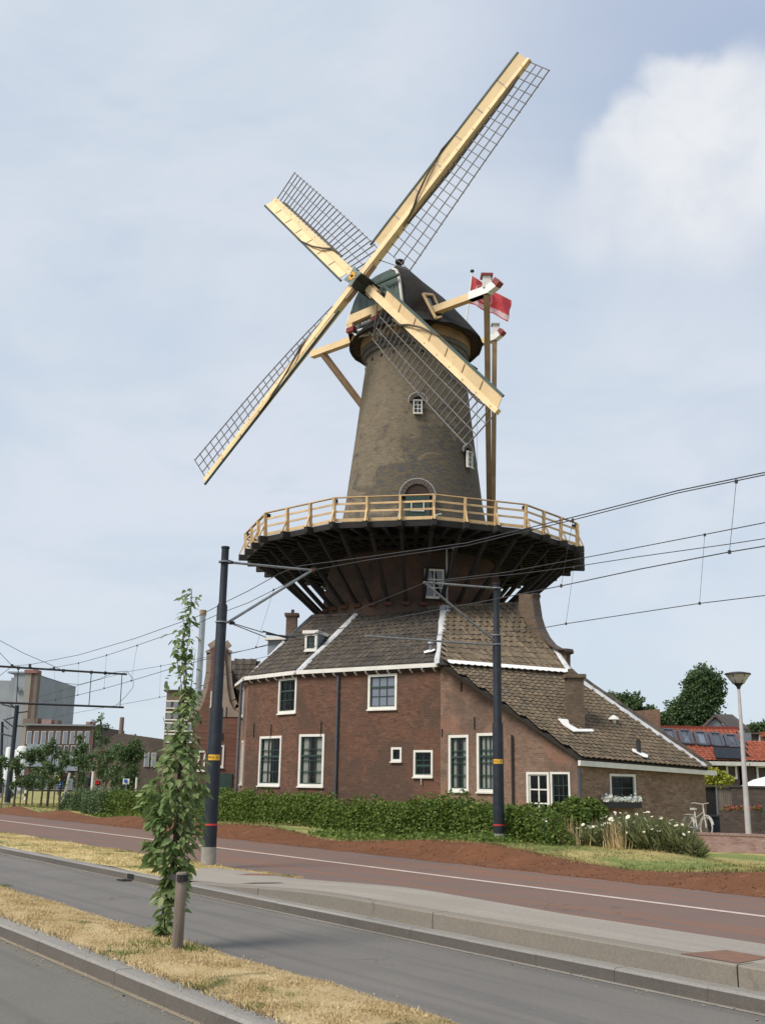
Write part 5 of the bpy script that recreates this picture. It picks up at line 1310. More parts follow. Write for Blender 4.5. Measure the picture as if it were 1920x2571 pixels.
overhead('double feeder wire running from upper right across the gallery to the near tram pole', eL,
    [[(2100, 1147), (1920, 1186), (1700, 1232), (1440, 1298), (1172, 1363), (925, 1398), (752, 1421)], [(2100, 1152), (1920, 1192), (1700, 1238), (1440, 1305), (1172, 1370), (925, 1406), (787, 1431)],
     [(2100, 1340), (1920, 1371), (1829, 1386), (1600, 1430), (1408, 1471), (1240, 1505), (1000, 1550), (740, 1600)]],
    [((1847, 1209), (1830, 1386)), ((1437, 1306), (1408, 1471)), ((1137, 1376), (1118, 1528))])
overhead('wires running left from the near tram pole over the young tree towards the cross bars', eL,
    [[(752, 1421), (700, 1441), (625, 1483), (560, 1515), (500, 1546), (446, 1565), (340, 1603), (200, 1644), (75, 1669), (38, 1671)], [(787, 1431), (720, 1465), (620, 1515), (560, 1537), (470, 1577), (345, 1620), (267, 1646), (198, 1665), (110, 1681)],
     [(742, 1600), (640, 1627), (560, 1646), (505, 1658), (420, 1682), (331, 1709), (262, 1729), (197, 1745), (110, 1762)]],
    [((687, 1481), (643, 1625)), ((345, 1621), (330, 1709)), ((268, 1645), (262, 1728)), ((198, 1665), (196, 1745)), ((137, 1677), (140, 1758))])
overhead('lower wires running from the right edge to the pole before the house', eM,
    [[(2100, 1278), (1920, 1312), (1768, 1342), (1458, 1402), (1270, 1437), (1120, 1455), (1064, 1462)], [(2100, 1322), (1920, 1352), (1830, 1366), (1600, 1398), (1440, 1423), (1310, 1440), (1064, 1465)],
     [(2100, 1470), (1920, 1495), (1755, 1515), (1590, 1540), (1420, 1566), (1365, 1576), (1200, 1592), (920, 1598)]],
    [((1768, 1343), (1755, 1515)), ((1440, 1424), (1420, 1566))])
overhead('wires of the far track crossing the roofs and running low towards the left cross bars', eM,
    [[(1064, 1464), (900, 1530), (775, 1598), (620, 1632), (460, 1661), (405, 1672), (319, 1687), (200, 1720), (92, 1753)], [(920, 1598), (780, 1625), (640, 1655), (500, 1726), (418, 1748), (332, 1764), (292, 1771), (200, 1788), (130, 1803)]],
    [((404, 1672), (401, 1750)), ((570, 1641), (560, 1694)), ((155, 1734), (157, 1797))], r=.008)
# cross bars carried by a pole left of the picture
s_b = 44.8; bb = so_(s_b, 10.2, .0)
tb = thing('tram_pole', 'tram pole at the left edge whose two long cross bars reach over the track', 'pole', bb, 'dark tram poles')
def bpt(x, y): return onpl(x, y, TT * s_b, TT)
zt = bpt(0, 1673).z; b = MB(); b.tube([bb - Z3 * .2, bb + Z3 * (zt + .4)], [.15, .1], 16); b.build('shaft', M['navy'], tb, smooth=True)
for (x, y, x2, y2) in ((0, 1673, 319, 1693), (0, 1764, 311, 1776)):
    a = bpt(x, y); c = bpt(x2, y2); d = (a - c).normalized(); a = c + d * ((c - bb).dot(TN)); b = MB(); b.tube([a, c], .045, 8); b.build('cross_bar', M['wire'], tb, smooth=True)
for x, y, x2, y2 in ((230, 1690, 224, 1772), (307, 1694, 302, 1775), (47, 1677, 42, 1766)): b = MB(); b.tube([bpt(x, y), bpt(x2, y2)], .02, 6); b.build('hanger', M['wire'], tb)
for pts in ([(-20, 1600), (0, 1608), (60, 1640), (130, 1670), (158, 1683)], [(-10, 1628), (30, 1670), (42, 1674)], [(-20, 1712), (31, 1673)], [(76, 1672), (110, 1700), (160, 1715), (200, 1719), (250, 1705), (290, 1687), (320, 1685)], [(320, 1686), (335, 1705), (335, 1725), (315, 1750), (292, 1771)]):
    b = MB(); b.tube([bpt(*q) for q in pts], .011, 5); b.build('stay_wire', M['wire'], tb)
for x, y in ((31, 1672), (47, 1677), (76, 1671), (136, 1679), (160, 1684), (230, 1688), (265, 1690), (265, 1690)): b = MB(); b.box(bpt(x, y), (.09, .09, .14)); b.build('insulator', M['iron'], tb)
def far_pole(x0, y0, x1, y1, D, r, label, arms=()):
    a = at(x0, y0, D); c = at(x1, y1, D); t = thing('tram_pole', label, 'pole', a, 'dark tram poles'); b = MB(); b.tube([a - Z3 * .3, a.lerp(c, .45), a.lerp(c, .46), c], [r, r * .9, r * .75, r * .7], 12); b.build('shaft', M['navy'], t, smooth=True)
    b = MB(); b.tube([a - Z3 * .3, a + Z3 * .3], r * 1.1, 12); b.build('base_sleeve', M['concrete'], t)
    for (xa, ya, xb, yb) in arms: b = MB(); b.tube([at(xa, ya, D), at(xb, yb, D)], .05, 6); b.build('arm', M['wire'], t)
    return t
far_pole(18, 2026, 44, 1771, 72, .20, 'dark tram pole with several short arms near the left edge', ((43, 1778, 5, 1768), (43, 1780, 20, 1762), (43, 1790, 72, 1786), (40, 1830, 10, 1806), (41, 1822, 62, 1824), (38, 1850, 2, 1842), (40, 1800, 16, 1806)))
far_pole(1, 2000, 7, 1812, 96, .17, 'thin dark tram pole cut by the left edge', ((6, 1818, 20, 1830), (6, 1840, 16, 1846)))

# ================================================================== PLANTS
LV = [(0, 0, 0), (-.22, .25, .05), (-.27, .5, .03), (-.12, .8, -.06), (0, 1.0, -.16), (.12, .8, -.06), (.27, .5, .03), (.22, .25, .05), (0, .28, 0), (0, .55, -.03), (0, .8, -.09)]
LF = [(0, 8, 1), (0, 7, 8), (1, 8, 9, 2), (8, 7, 6, 9), (2, 9, 10, 3), (9, 6, 5, 10), (3, 10, 4), (10, 5, 4)]
QV = [(-.5, 0, 0), (0, -.32, .06), (.5, 0, -.05), (0, .32, .08)]; QF = [(0, 1, 2, 3)]
# the young street tree
tb0 = onz(412, 2352, .13); DT = tb0.y
tree = thing('street_tree', 'slender leafy young tree tied to a grey wooden stake on the dry verge', 'tree', tb0)
stem_px = [(400, 2352, 24), (418, 2290, 15), (432, 2200, 12), (440, 2100, 11), (447, 2000, 10), (452, 1900, 8), (458, 1800, 7), (463, 1700, 5), (466, 1600, 4), (472, 1530, 3), (478, 1480, 2)]
b = MB(); pts = [at(x + 8 * math.sin(y * .03), y, DT + .04 * math.sin(y * .02)) for x, y, w in stem_px]; pts[0].z = .08
b.tube(pts, [w * .5 * DT / FPX for _, _, w in stem_px], 10); trunk = b.build('trunk', M['bark'], tree, smooth=True)
for (xa, ya, xb, yb, w) in ((446, 2010, 400, 1880, 5), (448, 1990, 520, 1880, 5), (445, 2060, 390, 1960, 5), (450, 1950, 500, 1780, 4), (440, 2130, 385, 2050, 4), (440, 2120, 495, 2030, 4), (455, 1820, 490, 1640, 3), (458, 1790, 442, 1640, 3), (462, 1700, 480, 1560, 2.5), (452, 1905, 410, 1800, 3), (436, 2180, 480, 2090, 3), (462, 1745, 420, 1738, 1.6), (420, 1738, 418, 1722, 1.4), (425, 2250, 470, 2160, 3)):
    b = MB(); A_ = at(xa, ya, DT); B_ = at(xb, yb, DT + rnd.uniform(-.25, .25)); m_ = A_.lerp(B_, .5) + V((rnd.uniform(-.03, .03), 0, -.03)); b.tube([A_, m_, B_], [w * .5 * DT / FPX, w * .42 * DT / FPX, w * .2 * DT / FPX], 6); b.build('branch', M['bark'], trunk, smooth=True)
prof_t = [(1478, 478, 8), (1500, 478, 24), (1530, 474, 20), (1560, 468, 14), (1590, 466, 30), (1640, 464, 34), (1690, 470, 34), (1715, 462, 16), (1740, 470, 36), (1790, 468, 36), (1850, 460, 36), (1875, 455, 44), (1900, 450, 56), (1940, 448, 78), (1980, 446, 82), (2020, 440, 78), (2060, 436, 66), (2110, 434, 66), (2150, 430, 60), (2185, 434, 42), (2215, 438, 30), (2250, 432, 28), (2300, 422, 26), (2345, 408, 22)]
ys_ = [p[0] for p in prof_t]
leaves = []
def add_leaf(p, out, size, droop):
    d = out.copy(); d.z -= droop; d.normalize(); x = d.cross(Z3 + V((rnd.gauss(0, .5), rnd.gauss(0, .5), 0))).normalized(); z = x.cross(d).normalized()
    leaves.append((p, x, d, z, size))
NCL = 400
cum = np.array([p[2] for p in prof_t], float); 
cnt = 0
while cnt < NCL:
    y = rnd.uniform(1478, 2345); w = np.interp(y, ys_, [p[2] for p in prof_t]); cx = np.interp(y, ys_, [p[1] for p in prof_t])
    if rnd.random() > (.12 + (w / 70) ** 1.2) * (1 if y > 1840 else .8): continue
    cnt += 1
    rr = w * DT / FPX; th = rnd.uniform(0, 2 * math.pi); q = rr * rnd.uniform(.35, 1.0) ** .7
    c = at(cx, y, DT); out = V((math.cos(th), math.sin(th), .15)).normalized()
    tip = c + V((math.cos(th) * q, math.sin(th) * q * .8, 0))
    for k in range(rnd.randint(3, 6)):
        p = tip - out * rnd.uniform(0, .10) + V((rnd.gauss(0, .03), rnd.gauss(0, .03), rnd.gauss(0, .04)))
        o2 = (out + V((rnd.gauss(0, .55), rnd.gauss(0, .55), rnd.gauss(0, .3)))).normalized(); add_leaf(p, o2, rnd.uniform(.06, .145) * (1. if y > 1840 else .75), rnd.uniform(.2, 1.1))
for k in range(5): add_leaf(at(420 + rnd.uniform(-6, 6), 1722 - 6 * k, DT), V((rnd.uniform(-1, 1), -.5, rnd.uniform(-.5, 1))), .08, .6)
leaves.sort(key=lambda l: l[0].y - .0 * l[4])
bmL = MB()
for f in LF: bmL.face([LV[i] for i in f])
lm = bpy.data.meshes.new('leaf'); lm.from_pydata(LV, [], LF); lm.materials.append(M['leaf']); lm.update()
def lmtx(l):
    p, x, d, z, s = l; m_ = Matrix((x, d, z)).transposed().to_4x4() @ Matrix.Scale(s, 4); m_.translation = p; return m_
crown = scatter('foliage', LV, LF, np.array([list(l[0]) for l in leaves[298:]]), np.array([[[l[1][i], l[2][i], l[3][i]] for i in range(3)] for l in leaves[298:]]), np.array([l[4] for l in leaves[298:]]), M['leaf'], tree, kind='stuff')
for l in leaves[:298]: link('leaf', lm, tree, lmtx(l))
print('leaves', len(leaves))
stk = thing('tree_stake', 'weathered round wooden stake leaning beside the young tree', 'stake', onz(445, 2388, .13))
sa = onz(445, 2388, .12); sbx = at(457, 2190, sa.y - .02)
b = MB(); d = (sbx - sa); b.tube([sa - d * .06, sa.lerp(sbx, .5), sa + d * .985, sa + d], [.055, .053, .052, .045], 14); b.build('post', M['wood_post'], stk, smooth=True)
b = MB(); pS = sa.lerp(sbx, .93); pT = at(432, 2200, DT); 
ringp = [pS + V((math.cos(t) * .058, math.sin(t) * .058, 0)) for t in np.linspace(-2.2, 2.6, 9)]
for i in range(8): b.bar(ringp[i], ringp[i + 1], .012, .06)
b.bar(pS + V((-.05, 0, 0)), pT + V((-.03, 0, 0)), .012, .055); b.build('rubber_strap', M['rubber'], stk)
# darker weeds around the tree foot
def tuft(cx, cy, n, w, h, m_, label, z=.14, name='weed_tuft'):
    c = onz(cx, cy, z); P = np.array([[c.x + rnd.gauss(0, w), c.y + rnd.gauss(0, w), z - .02] for _ in range(n)]); return scatter(name, [(-.10, 0, 0), (.10, 0, 0), (.02, .2, 1.)], [(0, 1, 2)], P, rotmats(n, .35), h * (.4 + npr.rand(n)), m_, None, label=label, category='weeds', kind='stuff')
tuft(385, 2372, 500, .16, .055, M['hedge'], 'dark green weeds round the foot of the young tree')
tuft(475, 2382, 260, .10, .05, M['hedge'], 'dark green weeds right of the wooden stake')
tuft(325, 2392, 300, .12, .045, M['hedge'], 'green weed patch left of the young tree foot')
for (x, y) in ((220, 2333), (480, 2472), (733, 2497), (765, 2530), (640, 2520), (335, 2330), (12, 2222), (660, 2482), (130, 2312)): tuft(x, y, 110, .06, .035, M['hedge'], 'small green tuft growing in the dry grass near the kerb')

def shrub_leaves(name, fn, N, size, m_, parent, quad=True, **k):
    P = np.zeros((N, 3)); 
    for i in range(N): P[i] = fn()
    return scatter(name, QV, QF, P, rotmats(N, .9), size * (.6 + .8 * npr.rand(N)), m_, parent, **k)
# the long hedge: its back and front follow the track
HO0, HO1 = 18.35, 19.6
htop = [(400, 1990), (545, 1984), (633, 1988), (681, 2001), (766, 1992), (814, 1996), (846, 2002), (865, 2022), (882, 2028), (918, 2014), (960, 2014), (1060, 2011), (1141, 1998), (1217, 2014), (1284, 2023), (1329, 2031), (1374, 2040), (1400, 2046)]
hs = []
for x, y in htop: p = onpl(x, y, TN * 18.9, TN); hs.append((s_of(p), p.z))
hs.sort(); HSs = [h[0] for h in hs]; HSz = [h[1] for h in hs]
def hedge(label, s0, s1, N, group=None, o0=HO0, o1=HO1, zs=0., m_='hedge'):
    c = so_((s0 + s1) / 2, (o0 + o1) / 2, 0); c.z = zl((s0 + s1) / 2, (o0 + o1) / 2); t = thing('hedge', label, 'hedge', c, group)
    hz = lambda s: float(np.interp(s, HSs, HSz)) + zs
    bump = lambda s, o: .13 * math.sin(s * 3.1 + 1) * math.sin(s * 1.3) + .09 * math.sin(s * 7.3 + o * 4) + .07 * math.sin(s * 13 + o * 3)
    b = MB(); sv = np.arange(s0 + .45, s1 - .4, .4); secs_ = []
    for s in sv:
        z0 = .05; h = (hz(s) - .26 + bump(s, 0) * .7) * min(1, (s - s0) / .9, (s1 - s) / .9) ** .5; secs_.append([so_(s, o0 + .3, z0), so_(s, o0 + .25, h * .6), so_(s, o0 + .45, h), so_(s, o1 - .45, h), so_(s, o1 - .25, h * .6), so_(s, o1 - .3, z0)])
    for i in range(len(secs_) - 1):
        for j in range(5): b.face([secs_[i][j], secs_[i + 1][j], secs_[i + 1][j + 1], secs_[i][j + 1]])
    b.face(secs_[0]); b.face(secs_[-1][::-1]); b.build('dark_core', M['hedge_dark'], t, smooth=True)  # added solid core, shade inside the hedge is in its dark colour
    om = (o0 + o1) / 2; ow = (o1 - o0) / 2
    def fn():
        while True:
            s = rnd.uniform(s0, s1); a = rnd.uniform(-.15, math.pi * .8) ; lump = .5 + .5 * math.sin(s * 2.6 + 2 * math.sin(s * .9)); 
            h = hz(s) + bump(s, a) - .04 - .10 * (1 - lump); e = min(1, (s - s0) / .5, (s1 - s) / .5) ** .5
            r = rnd.uniform(.72, 1.04) if rnd.random() < .8 else rnd.uniform(1., 1.1)
            x = -math.cos(a); z = math.sin(max(0, a)); 
            o = om + ow * (1 - .12 * (1 - lump)) * math.copysign(abs(x) ** .6, x) * r; zz = .08 + (h * e - .08) * (z ** .55) * (min(r, 1.03) if z > .5 else 1) if a > 0 else rnd.uniform(.05, .3)
            if a > .02 and rnd.random() < .45: zz = rnd.uniform(.1, max(.12, h * e)); o = om - ow * r * (1 - .15 * (1 - lump)) * (1 if zz < h * .8 else .9)
            return list(so_(s, o, zz))
    shrub_leaves('foliage', fn, N, .088, M[m_], t, kind='stuff')
    return t
def s_at(x, o): d = ray(x, 2000); return s_of(CO + d * (o / d.dot(TN)))
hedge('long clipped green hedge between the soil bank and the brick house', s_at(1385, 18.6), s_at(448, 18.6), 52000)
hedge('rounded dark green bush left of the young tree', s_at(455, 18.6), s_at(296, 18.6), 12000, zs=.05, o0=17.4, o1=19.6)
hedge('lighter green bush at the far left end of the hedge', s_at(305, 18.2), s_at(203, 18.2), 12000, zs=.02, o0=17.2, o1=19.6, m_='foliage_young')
# low weeds spilling over the bank
def fw():
    x = rnd.choice([rnd.uniform(800, 1060), rnd.uniform(250, 420), rnd.uniform(1060, 1250)]); s = s_at(x, 17.4); o = rnd.uniform(16.95, 18.2); return list(so_(s, o, zl(s, o) + abs(rnd.gauss(0, .07))))
shrub_leaves('ground_cover', fw, 5000, .10, M['hedge'], None, label='low leafy weeds creeping over the top of the soil bank below the hedge', category='weeds', kind='stuff')
# shrub right of the hedge
def blob_shrub(label, blobs, N, size, m_, name='shrub', cat='shrub', core=True, D0=None, base_y=None, group=None):
    c = blobs[0]; x0 = sum(b_[0] for b_ in blobs) / len(blobs); bp_ = at(x0, base_y or c[1], c[3]); t = thing(name, label, cat, V((bp_.x, bp_.y, .2)), group)
    if core:
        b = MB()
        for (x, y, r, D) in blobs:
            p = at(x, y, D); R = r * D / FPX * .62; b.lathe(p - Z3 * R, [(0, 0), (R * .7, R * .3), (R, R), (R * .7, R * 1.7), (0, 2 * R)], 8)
        b.build('dark_core', M['hedge_dark'], t, smooth=True)  # solid blobs, coloured near-black for the shade between leaves
    wts = [b_[2] ** 2 for b_ in blobs]
    def fn():
        x, y, r, D = rnd.choices(blobs, wts)[0]; p = at(x, y, D); R = r * D / FPX; v = V((rnd.gauss(0, 1), rnd.gauss(0, 1), rnd.gauss(0, 1))).normalized() * (R * rnd.uniform(.55, 1.08)); return list(p + v)
    shrub_leaves('foliage', fn, N, size, M[m_], t, kind='stuff'); return t
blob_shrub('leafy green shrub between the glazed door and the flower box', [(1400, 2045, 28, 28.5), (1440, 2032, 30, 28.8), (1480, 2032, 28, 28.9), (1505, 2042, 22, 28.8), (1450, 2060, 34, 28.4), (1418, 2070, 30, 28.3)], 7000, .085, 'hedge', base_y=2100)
# wild flowers
FT_ = [(1392, 2088), (1420, 2070), (1450, 2062), (1500, 2048), (1560, 2034), (1620, 2034), (1690, 2050), (1730, 2072), (1752, 2100)]
fcen = onz(1580, 2118, .2)
wf = thing('flower_bed', 'bed of tall wild plants with pale daisy heads in front of the low brick wing', 'flower bed', fcen)
stems = []; heads = []
for _ in range(6500):
    x = rnd.uniform(1392, 1752); o = rnd.uniform(19.9, 22.2); d = ray(x, 2050); p = CO + d * (o / d.dot(TN)); z0 = zl(s_of(p), o); zt_ = onpl(x, float(np.interp(x, [f[0] for f in FT_], [f[1] for f in FT_])), V((0, p.y, 0)), V((0, -1, 0))).z
    edge = min(1, (x - 1385) / 40, (1758 - x) / 40); h = max(.15, (zt_ - z0) * rnd.uniform(.4, 1.0) * (.6 + .4 * edge) * (.88 + .16 * math.sin(x * .11 + o * 3))) 
    stems.append((p.x, p.y, z0 - .02, h)); 
    if rnd.random() < (.17 if x < 1650 else .08) and h > .4: heads.append((p.x + rnd.gauss(0, .02), p.y - rnd.uniform(0, .1), z0 + h * rnd.uniform(.6, 1.02)))
S_ = np.array(stems); scatter('stems', [(-.007, 0, 0), (.007, 0, 0), (.05, .12, .7), (.09, .22, 1.)], [(0, 1, 2), (0, 2, 3)], S_[:, :3], rotmats(len(S_), .10), np.stack([1 + 0 * S_[:, 3], 1 + 0 * S_[:, 3], S_[:, 3]], 1), M['weed'], wf, kind='stuff')
NL = 40000; ii = npr.randint(0, len(S_), NL); P = S_[ii, :3].copy(); P[:, 2] += S_[ii, 3] * npr.uniform(.05, .8, NL); P[:, 0] += npr.randn(NL) * .04
scatter('leaves', QV, QF, P, rotmats(NL, .8), .055 * (.5 + npr.rand(NL)), M['weed'], wf, kind='stuff')
HD = np.array(heads); scatter('flower_heads', [(math.cos(t) * .5, math.sin(t) * .5, .12 * math.sin(3 * t)) for t in np.linspace(0, 5.23, 6)], [(0, 1, 2, 3, 4, 5)], HD, rotmats(len(HD), .45), .10 * (.6 + .8 * npr.rand(len(HD))), M['petal'], wf, kind='stuff')
gr = []
for _ in range(240):
    x = rnd.choice([rnd.gauss(1545, 12), rnd.gauss(1415, 18)]); d = ray(x, 2100); p = CO + d * (19.8 / d.dot(TN)); gr.append((p.x, p.y, .1, rnd.uniform(.4, 1.0)))
gr = np.array(gr); scatter('dry_grass_plumes', [(-.012, 0, 0), (.012, 0, 0), (.05, .1, 1.)], [(0, 1, 2)], gr[:, :3], rotmats(len(gr), .12), np.stack([1 + 0 * gr[:, 3]] * 2 + [gr[:, 3]], 1), M['dry'], wf, kind='stuff')

# ================================================================== STREET THINGS ON THE RIGHT
wa = onz(1735, 2136, .14); wa.y = 29.0; wa = at(1738, 2090, 29.6); wb = at(2010, 2098, 28.6)
lw = thing('low_wall', 'low pinkish brick wall at the right edge beyond the lawn', 'wall', V(((wa.x + wb.x) / 2, wa.y, .1)))
b = MB(); d = V((wb.x - wa.x, wb.y - wa.y, 0)); b.obox(V((wa.x, wa.y, 0)), d, (0, .25, 0), (0, 0, wa.z - .06)); b.build('brickwork', M['brick_pink'], lw)
nn = int(d.length / .115); du = d.normalized()
for i in range(nn): b = MB(); b.obox(V((wa.x, wa.y - .02, wa.z - .058)) + du * (i * .115), du * .105, (0, .29, 0), (0, 0, .06 + rnd.uniform(-.004, .004))); b.build('coping_brick', M['brick_pink'], lw)
# lamp
D_ = 38.; lt = at(1853, 1727, D_); lb = V((lt.x, lt.y, .1)); lb.x = at(1876, 2085, D_).x
sl = thing('street_lamp', 'tall pale street lamp with dark bowl shaped head at the right', 'street lamp', lb)
lb.x = lt.x
b = MB(); b.tube([lb - Z3 * .3, lb + Z3 * 1.2, V((lt.x, lt.y, lt.z))], [.105, .095, .05], 14); b.build('post', M['lamppole'], sl, smooth=True)
k = D_ / FPX; b = MB(); b.lathe(lt, [(.05, -.05), (.07, .02), (.09, .06), (.19, .16)], 20); b.build('lamp_base', M['iron'], sl, smooth=True)
b = MB(); b.lathe(lt, [(.19, .16), (.33, .32), (.40, .46)], 20); b.build('lamp_shade', M['lampglass'], sl, smooth=True)
b = MB(); b.lathe(lt, [(.40, .46), (.46, .47), (.45, .51), (.2, .56), (0, .57)], 24); b.lathe(lt, [(0, .45), (.40, .46)], 24); b.build('lamp_cover', M['iron'], sl, smooth=True)
for q in range(6): t = q * math.pi / 3 + .3; b = MB(); b.bar(lt + V((math.sin(t) * .18, -math.cos(t) * .18, .14)), lt + V((math.sin(t) * .41, -math.cos(t) * .41, .46)), .02, .02); b.build('shade_rib', M['iron'], sl)
# bicycle
bc = at(1748, 2080, 33.2); bc.z = .24; yaw = math.radians(-74); bu = V((math.cos(yaw), math.sin(yaw), 0)); bs_ = V((-bu.y, bu.x, 0)); tiltv = (Z3 + bs_ * .12 + V((0, .12, 0))).normalized()
bk = thing('bicycle', 'white bicycle leaning against the wall of the low brick wing', 'bicycle', bc)
def bp2(x, z, s=0): return bc + (bu * x + tiltv * z + bs_ * s) * .9
for xc in (-.54, .54):
    b = MB(); b.tube([bp2(xc + .34 * math.cos(t), .35 + .34 * math.sin(t)) for t in np.linspace(0, 2 * math.pi, 25)], .022, 6, cap=False); wh = b.build('wheel', M['bike'], bk, smooth=True)
    b = MB()
    for q in range(9): t = q * math.pi / 9; b.tube([bp2(xc + .33 * math.cos(t), .35 + .33 * math.sin(t)), bp2(xc - .33 * math.cos(t), .35 - .33 * math.sin(t))], .004, 3)
    b.build('spokes', M['galv'], wh)
    b = MB(); b.tube([bp2(xc + .40 * math.cos(t), .35 + .40 * math.sin(t)) for t in np.linspace(.3, 2.9, 12)], .03, 5); b.build('mudguard', M['bike'], bk, smooth=True)
b = MB()
for p_, q_ in (((-.54, .35), (-.02, .30)), ((-.02, .30), (-.18, .86)), ((-.54, .35), (-.16, .76)), ((-.02, .30), (.38, .72)), ((-.17, .62), (.36, .86)), ((.34, .98), (.54, .35))): b.tube([bp2(*p_), bp2(*q_)], .024, 8)
b.build('frame', M['bike'], bk, smooth=True)
b = MB(); b.tube([bp2(.34, .95), bp2(.31, 1.12), bp2(.2, 1.16, .28)], .016, 6); b.tube([bp2(.31, 1.12), bp2(.2, 1.16, -.28), bp2(.08, 1.14, -.3)], .016, 6); b.build('handlebar', M['bike'], bk, smooth=True)
b = MB(); b.prism([bp2(-.34, .92, -.09), bp2(-.34, .92, .09), bp2(-.1, .92, .03), bp2(-.1, .92, -.03)], tiltv * .06); b.build('saddle', M['bike'], bk)
b = MB(); b.prism([bp2(-.75, .74, -.07), bp2(-.75, .74, .07), bp2(-.25, .74, .07), bp2(-.25, .74, -.07)], tiltv * .03); b.build('carrier', M['bike'], bk)
b = MB(); b.tube([bp2(-.02, .3, -.1), bp2(-.02, .3, .1)], .07, 10); b.build('crank', M['galv'], bk)

def pbox(name, x0, y0, x1, y1, D, dep, m_, parent, z0=None, **tags):
    a = at(x0, (y0 + y1) / 2, D); c = at(x1, (y0 + y1) / 2, D); t = at((x0 + x1) / 2, y0, D).z; q = at((x0 + x1) / 2, y1, D).z if z0 is None else z0
    b = MB(); b.obox(V((a.x, D, q)), (c.x - a.x, 0, 0), (0, dep, 0), (0, 0, t - q)); return b.build(name, m_, parent, **tags)
# row house with orange roof ----------------------------------------
DR = 56.
rh = thing('row_house', 'dark brick row house with an orange tiled roof and six roof windows', 'house', V((at(1760, 1950, DR).x, DR, 0)))
re0 = at(1480, 1892, DR); re1 = at(1872, 1911, DR); re0.z = re1.z; rr0 = at(1560, 1813, DR + 3.6); rr1 = at(1850, 1831, DR + 3.6); rr0.z = rr1.z
rdk = roof_deck(rh, [re0, re1, rr1, rr0]); ts, wt, lt_ = tiles(re0, re1, rr1, rr0, .24, 16)
tiles_parts(rdk, ts, wt, lt_, M['tile3'])
rn = surfn(re0, re1, rr1)
b = MB(); b.bar(rr0 + Z3 * .05, rr1 + Z3 * .05, .3, .16); b.build('ridge_tiles', mat('red_ridge', (.22, .045, .03), None, rough=.8), rdk)
zz = .115
for q in ([(520, 695), (612, 701), (650, 795), (560, 790)], [(665, 705), (775, 712), (803, 822), (700, 812)], [(820, 715), (922, 722), (955, 842), (856, 833)], [(965, 730), (1062, 737), (1102, 853), (1004, 846)], [(1105, 740), (1203, 748), (1242, 862), (1142, 857)], [(1245, 755), (1345, 762), (1378, 872), (1282, 866)]):
    pq = [onpl(1480 + x / 3.686, 1640 + y / 3.686, re0 + rn * zz, rn) for x, y in q]
    b = MB()
    for i in range(4): b.bar(pq[i], pq[(i + 1) % 4], .16, .12, rn)
    f_ = b.build('roof_window', M['zinc'], rh); b = MB(); b.face([pq[3], pq[2], pq[1], pq[0]]); b.face(pq); b.build('pane', M['glassb'], f_)
pq = [onpl(1480 + x / 3.686, 1640 + y / 3.686, re0 + rn * .1, rn) for x, y in ((1140, 880), (1400, 890), (1418, 985), (1160, 975))]
b = MB(); b.prism(pq, rn * .06); b.build('dark_roof_panel', M['navy'], rh)
wb0 = V((re0.x, DR + .3, 0)); pw = MB(); pw.obox(wb0, (re1.x - re0.x - .3, 0, 0), (0, 6.5, 0), (0, 0, re1.z - .05)); pw.build('wall', M['brick_dark'], rh)
b = MB(); b.obox(V((re0.x, DR - .12, re1.z - .24)), (re1.x - re0.x + .1, 0, 0), (0, .3, 0), (0, 0, .2)); b.build('gutter', M['white'], rh)
def pwin(parent, x0, y0, x1, y1, D, cols=2, rows=1, fw=.1, glass='glassd', frame='white'):
    a = at(x0, y1, D); c = at(x1, y0, D); return window(parent, V((a.x, D, a.z)), V((1, 0, 0)), V((0, -1, 0)), c.x - a.x, c.z - a.z, cols, rows, fw, 0, 'white', frame, None, False, glass)
pwin(rh, 1823, 1920, 1848, 1956, DR + .28, 2, 1)
rh2 = thing('row_house', 'orange roofed dark brick house cut by the right edge behind the lamp', 'house', V((at(1920, 1950, DR).x, DR, 0)))
a0 = re1 + V((.15, 0, -.0)); a1 = V((a0.x + 5, DR, a0.z)); r0 = onpl(1872, 1862, V((0, DR + 2.6, 0)), V((0, -1, 0))); r1 = V((a1.x, r0.y, r0.z))
rk = roof_deck(rh2, [a0, a1, r1, r0]); ts, wt, lt_ = tiles(a0, a1, r1, r0, .24, 12); tiles_parts(rk, ts, wt, lt_, M['tile3'])
b = MB(); b.obox(V((a0.x - .2, DR + .3, 0)), (5, 0, 0), (0, 6, 0), (0, 0, a0.z - .05)); b.build('wall', M['brick_dark'], rh2)
b = MB(); b.obox(V((a0.x, DR - .12, a0.z - .24)), (5, 0, 0), (0, .3, 0), (0, 0, .2)); b.build('gutter', M['white'], rh2)
pwin(rh2, 1899, 1923, 1935, 1958, DR + .28, 3, 1)
b = MB(); b.obox(V((r0.x - .3, DR + 2.9, 0)), (.7, 0, 0), (0, 1, 0), (0, 0, at(1870, 1840, DR + 2.9).z)); b.build('chimney', M['cheek'], rh2)
D2 = 66.
fb_ = thing('flat_building', 'dark flat roofed building block behind the orange roofs at the right edge', 'building', V((at(1890, 1900, D2).x, D2, 0)))
pbox('wall', 1872, 1841, 1910, 1990, D2, 6, M['brick_dark'], fb_, 0); pbox('parapet', 1870, 1839, 1912, 1843, D2 - .2, 6.4, M['roofdark'], fb_); pbox('drainpipe', 1905, 1843, 1908, 1885, D2 - .1, .1, M['lead'], fb_)
fb2 = thing('brick_block', 'red topped building sliver at the right edge above the orange roof', 'building', V((at(1930, 1900, 70).x, 70, 0))); pbox('wall', 1912, 1850, 1990, 1990, 69, 6, M['brick_red'], fb2, 0); pbox('coping', 1912, 1838, 1990, 1850, 68.9, 6.2, M['tile3'], fb2)
D3 = 74.
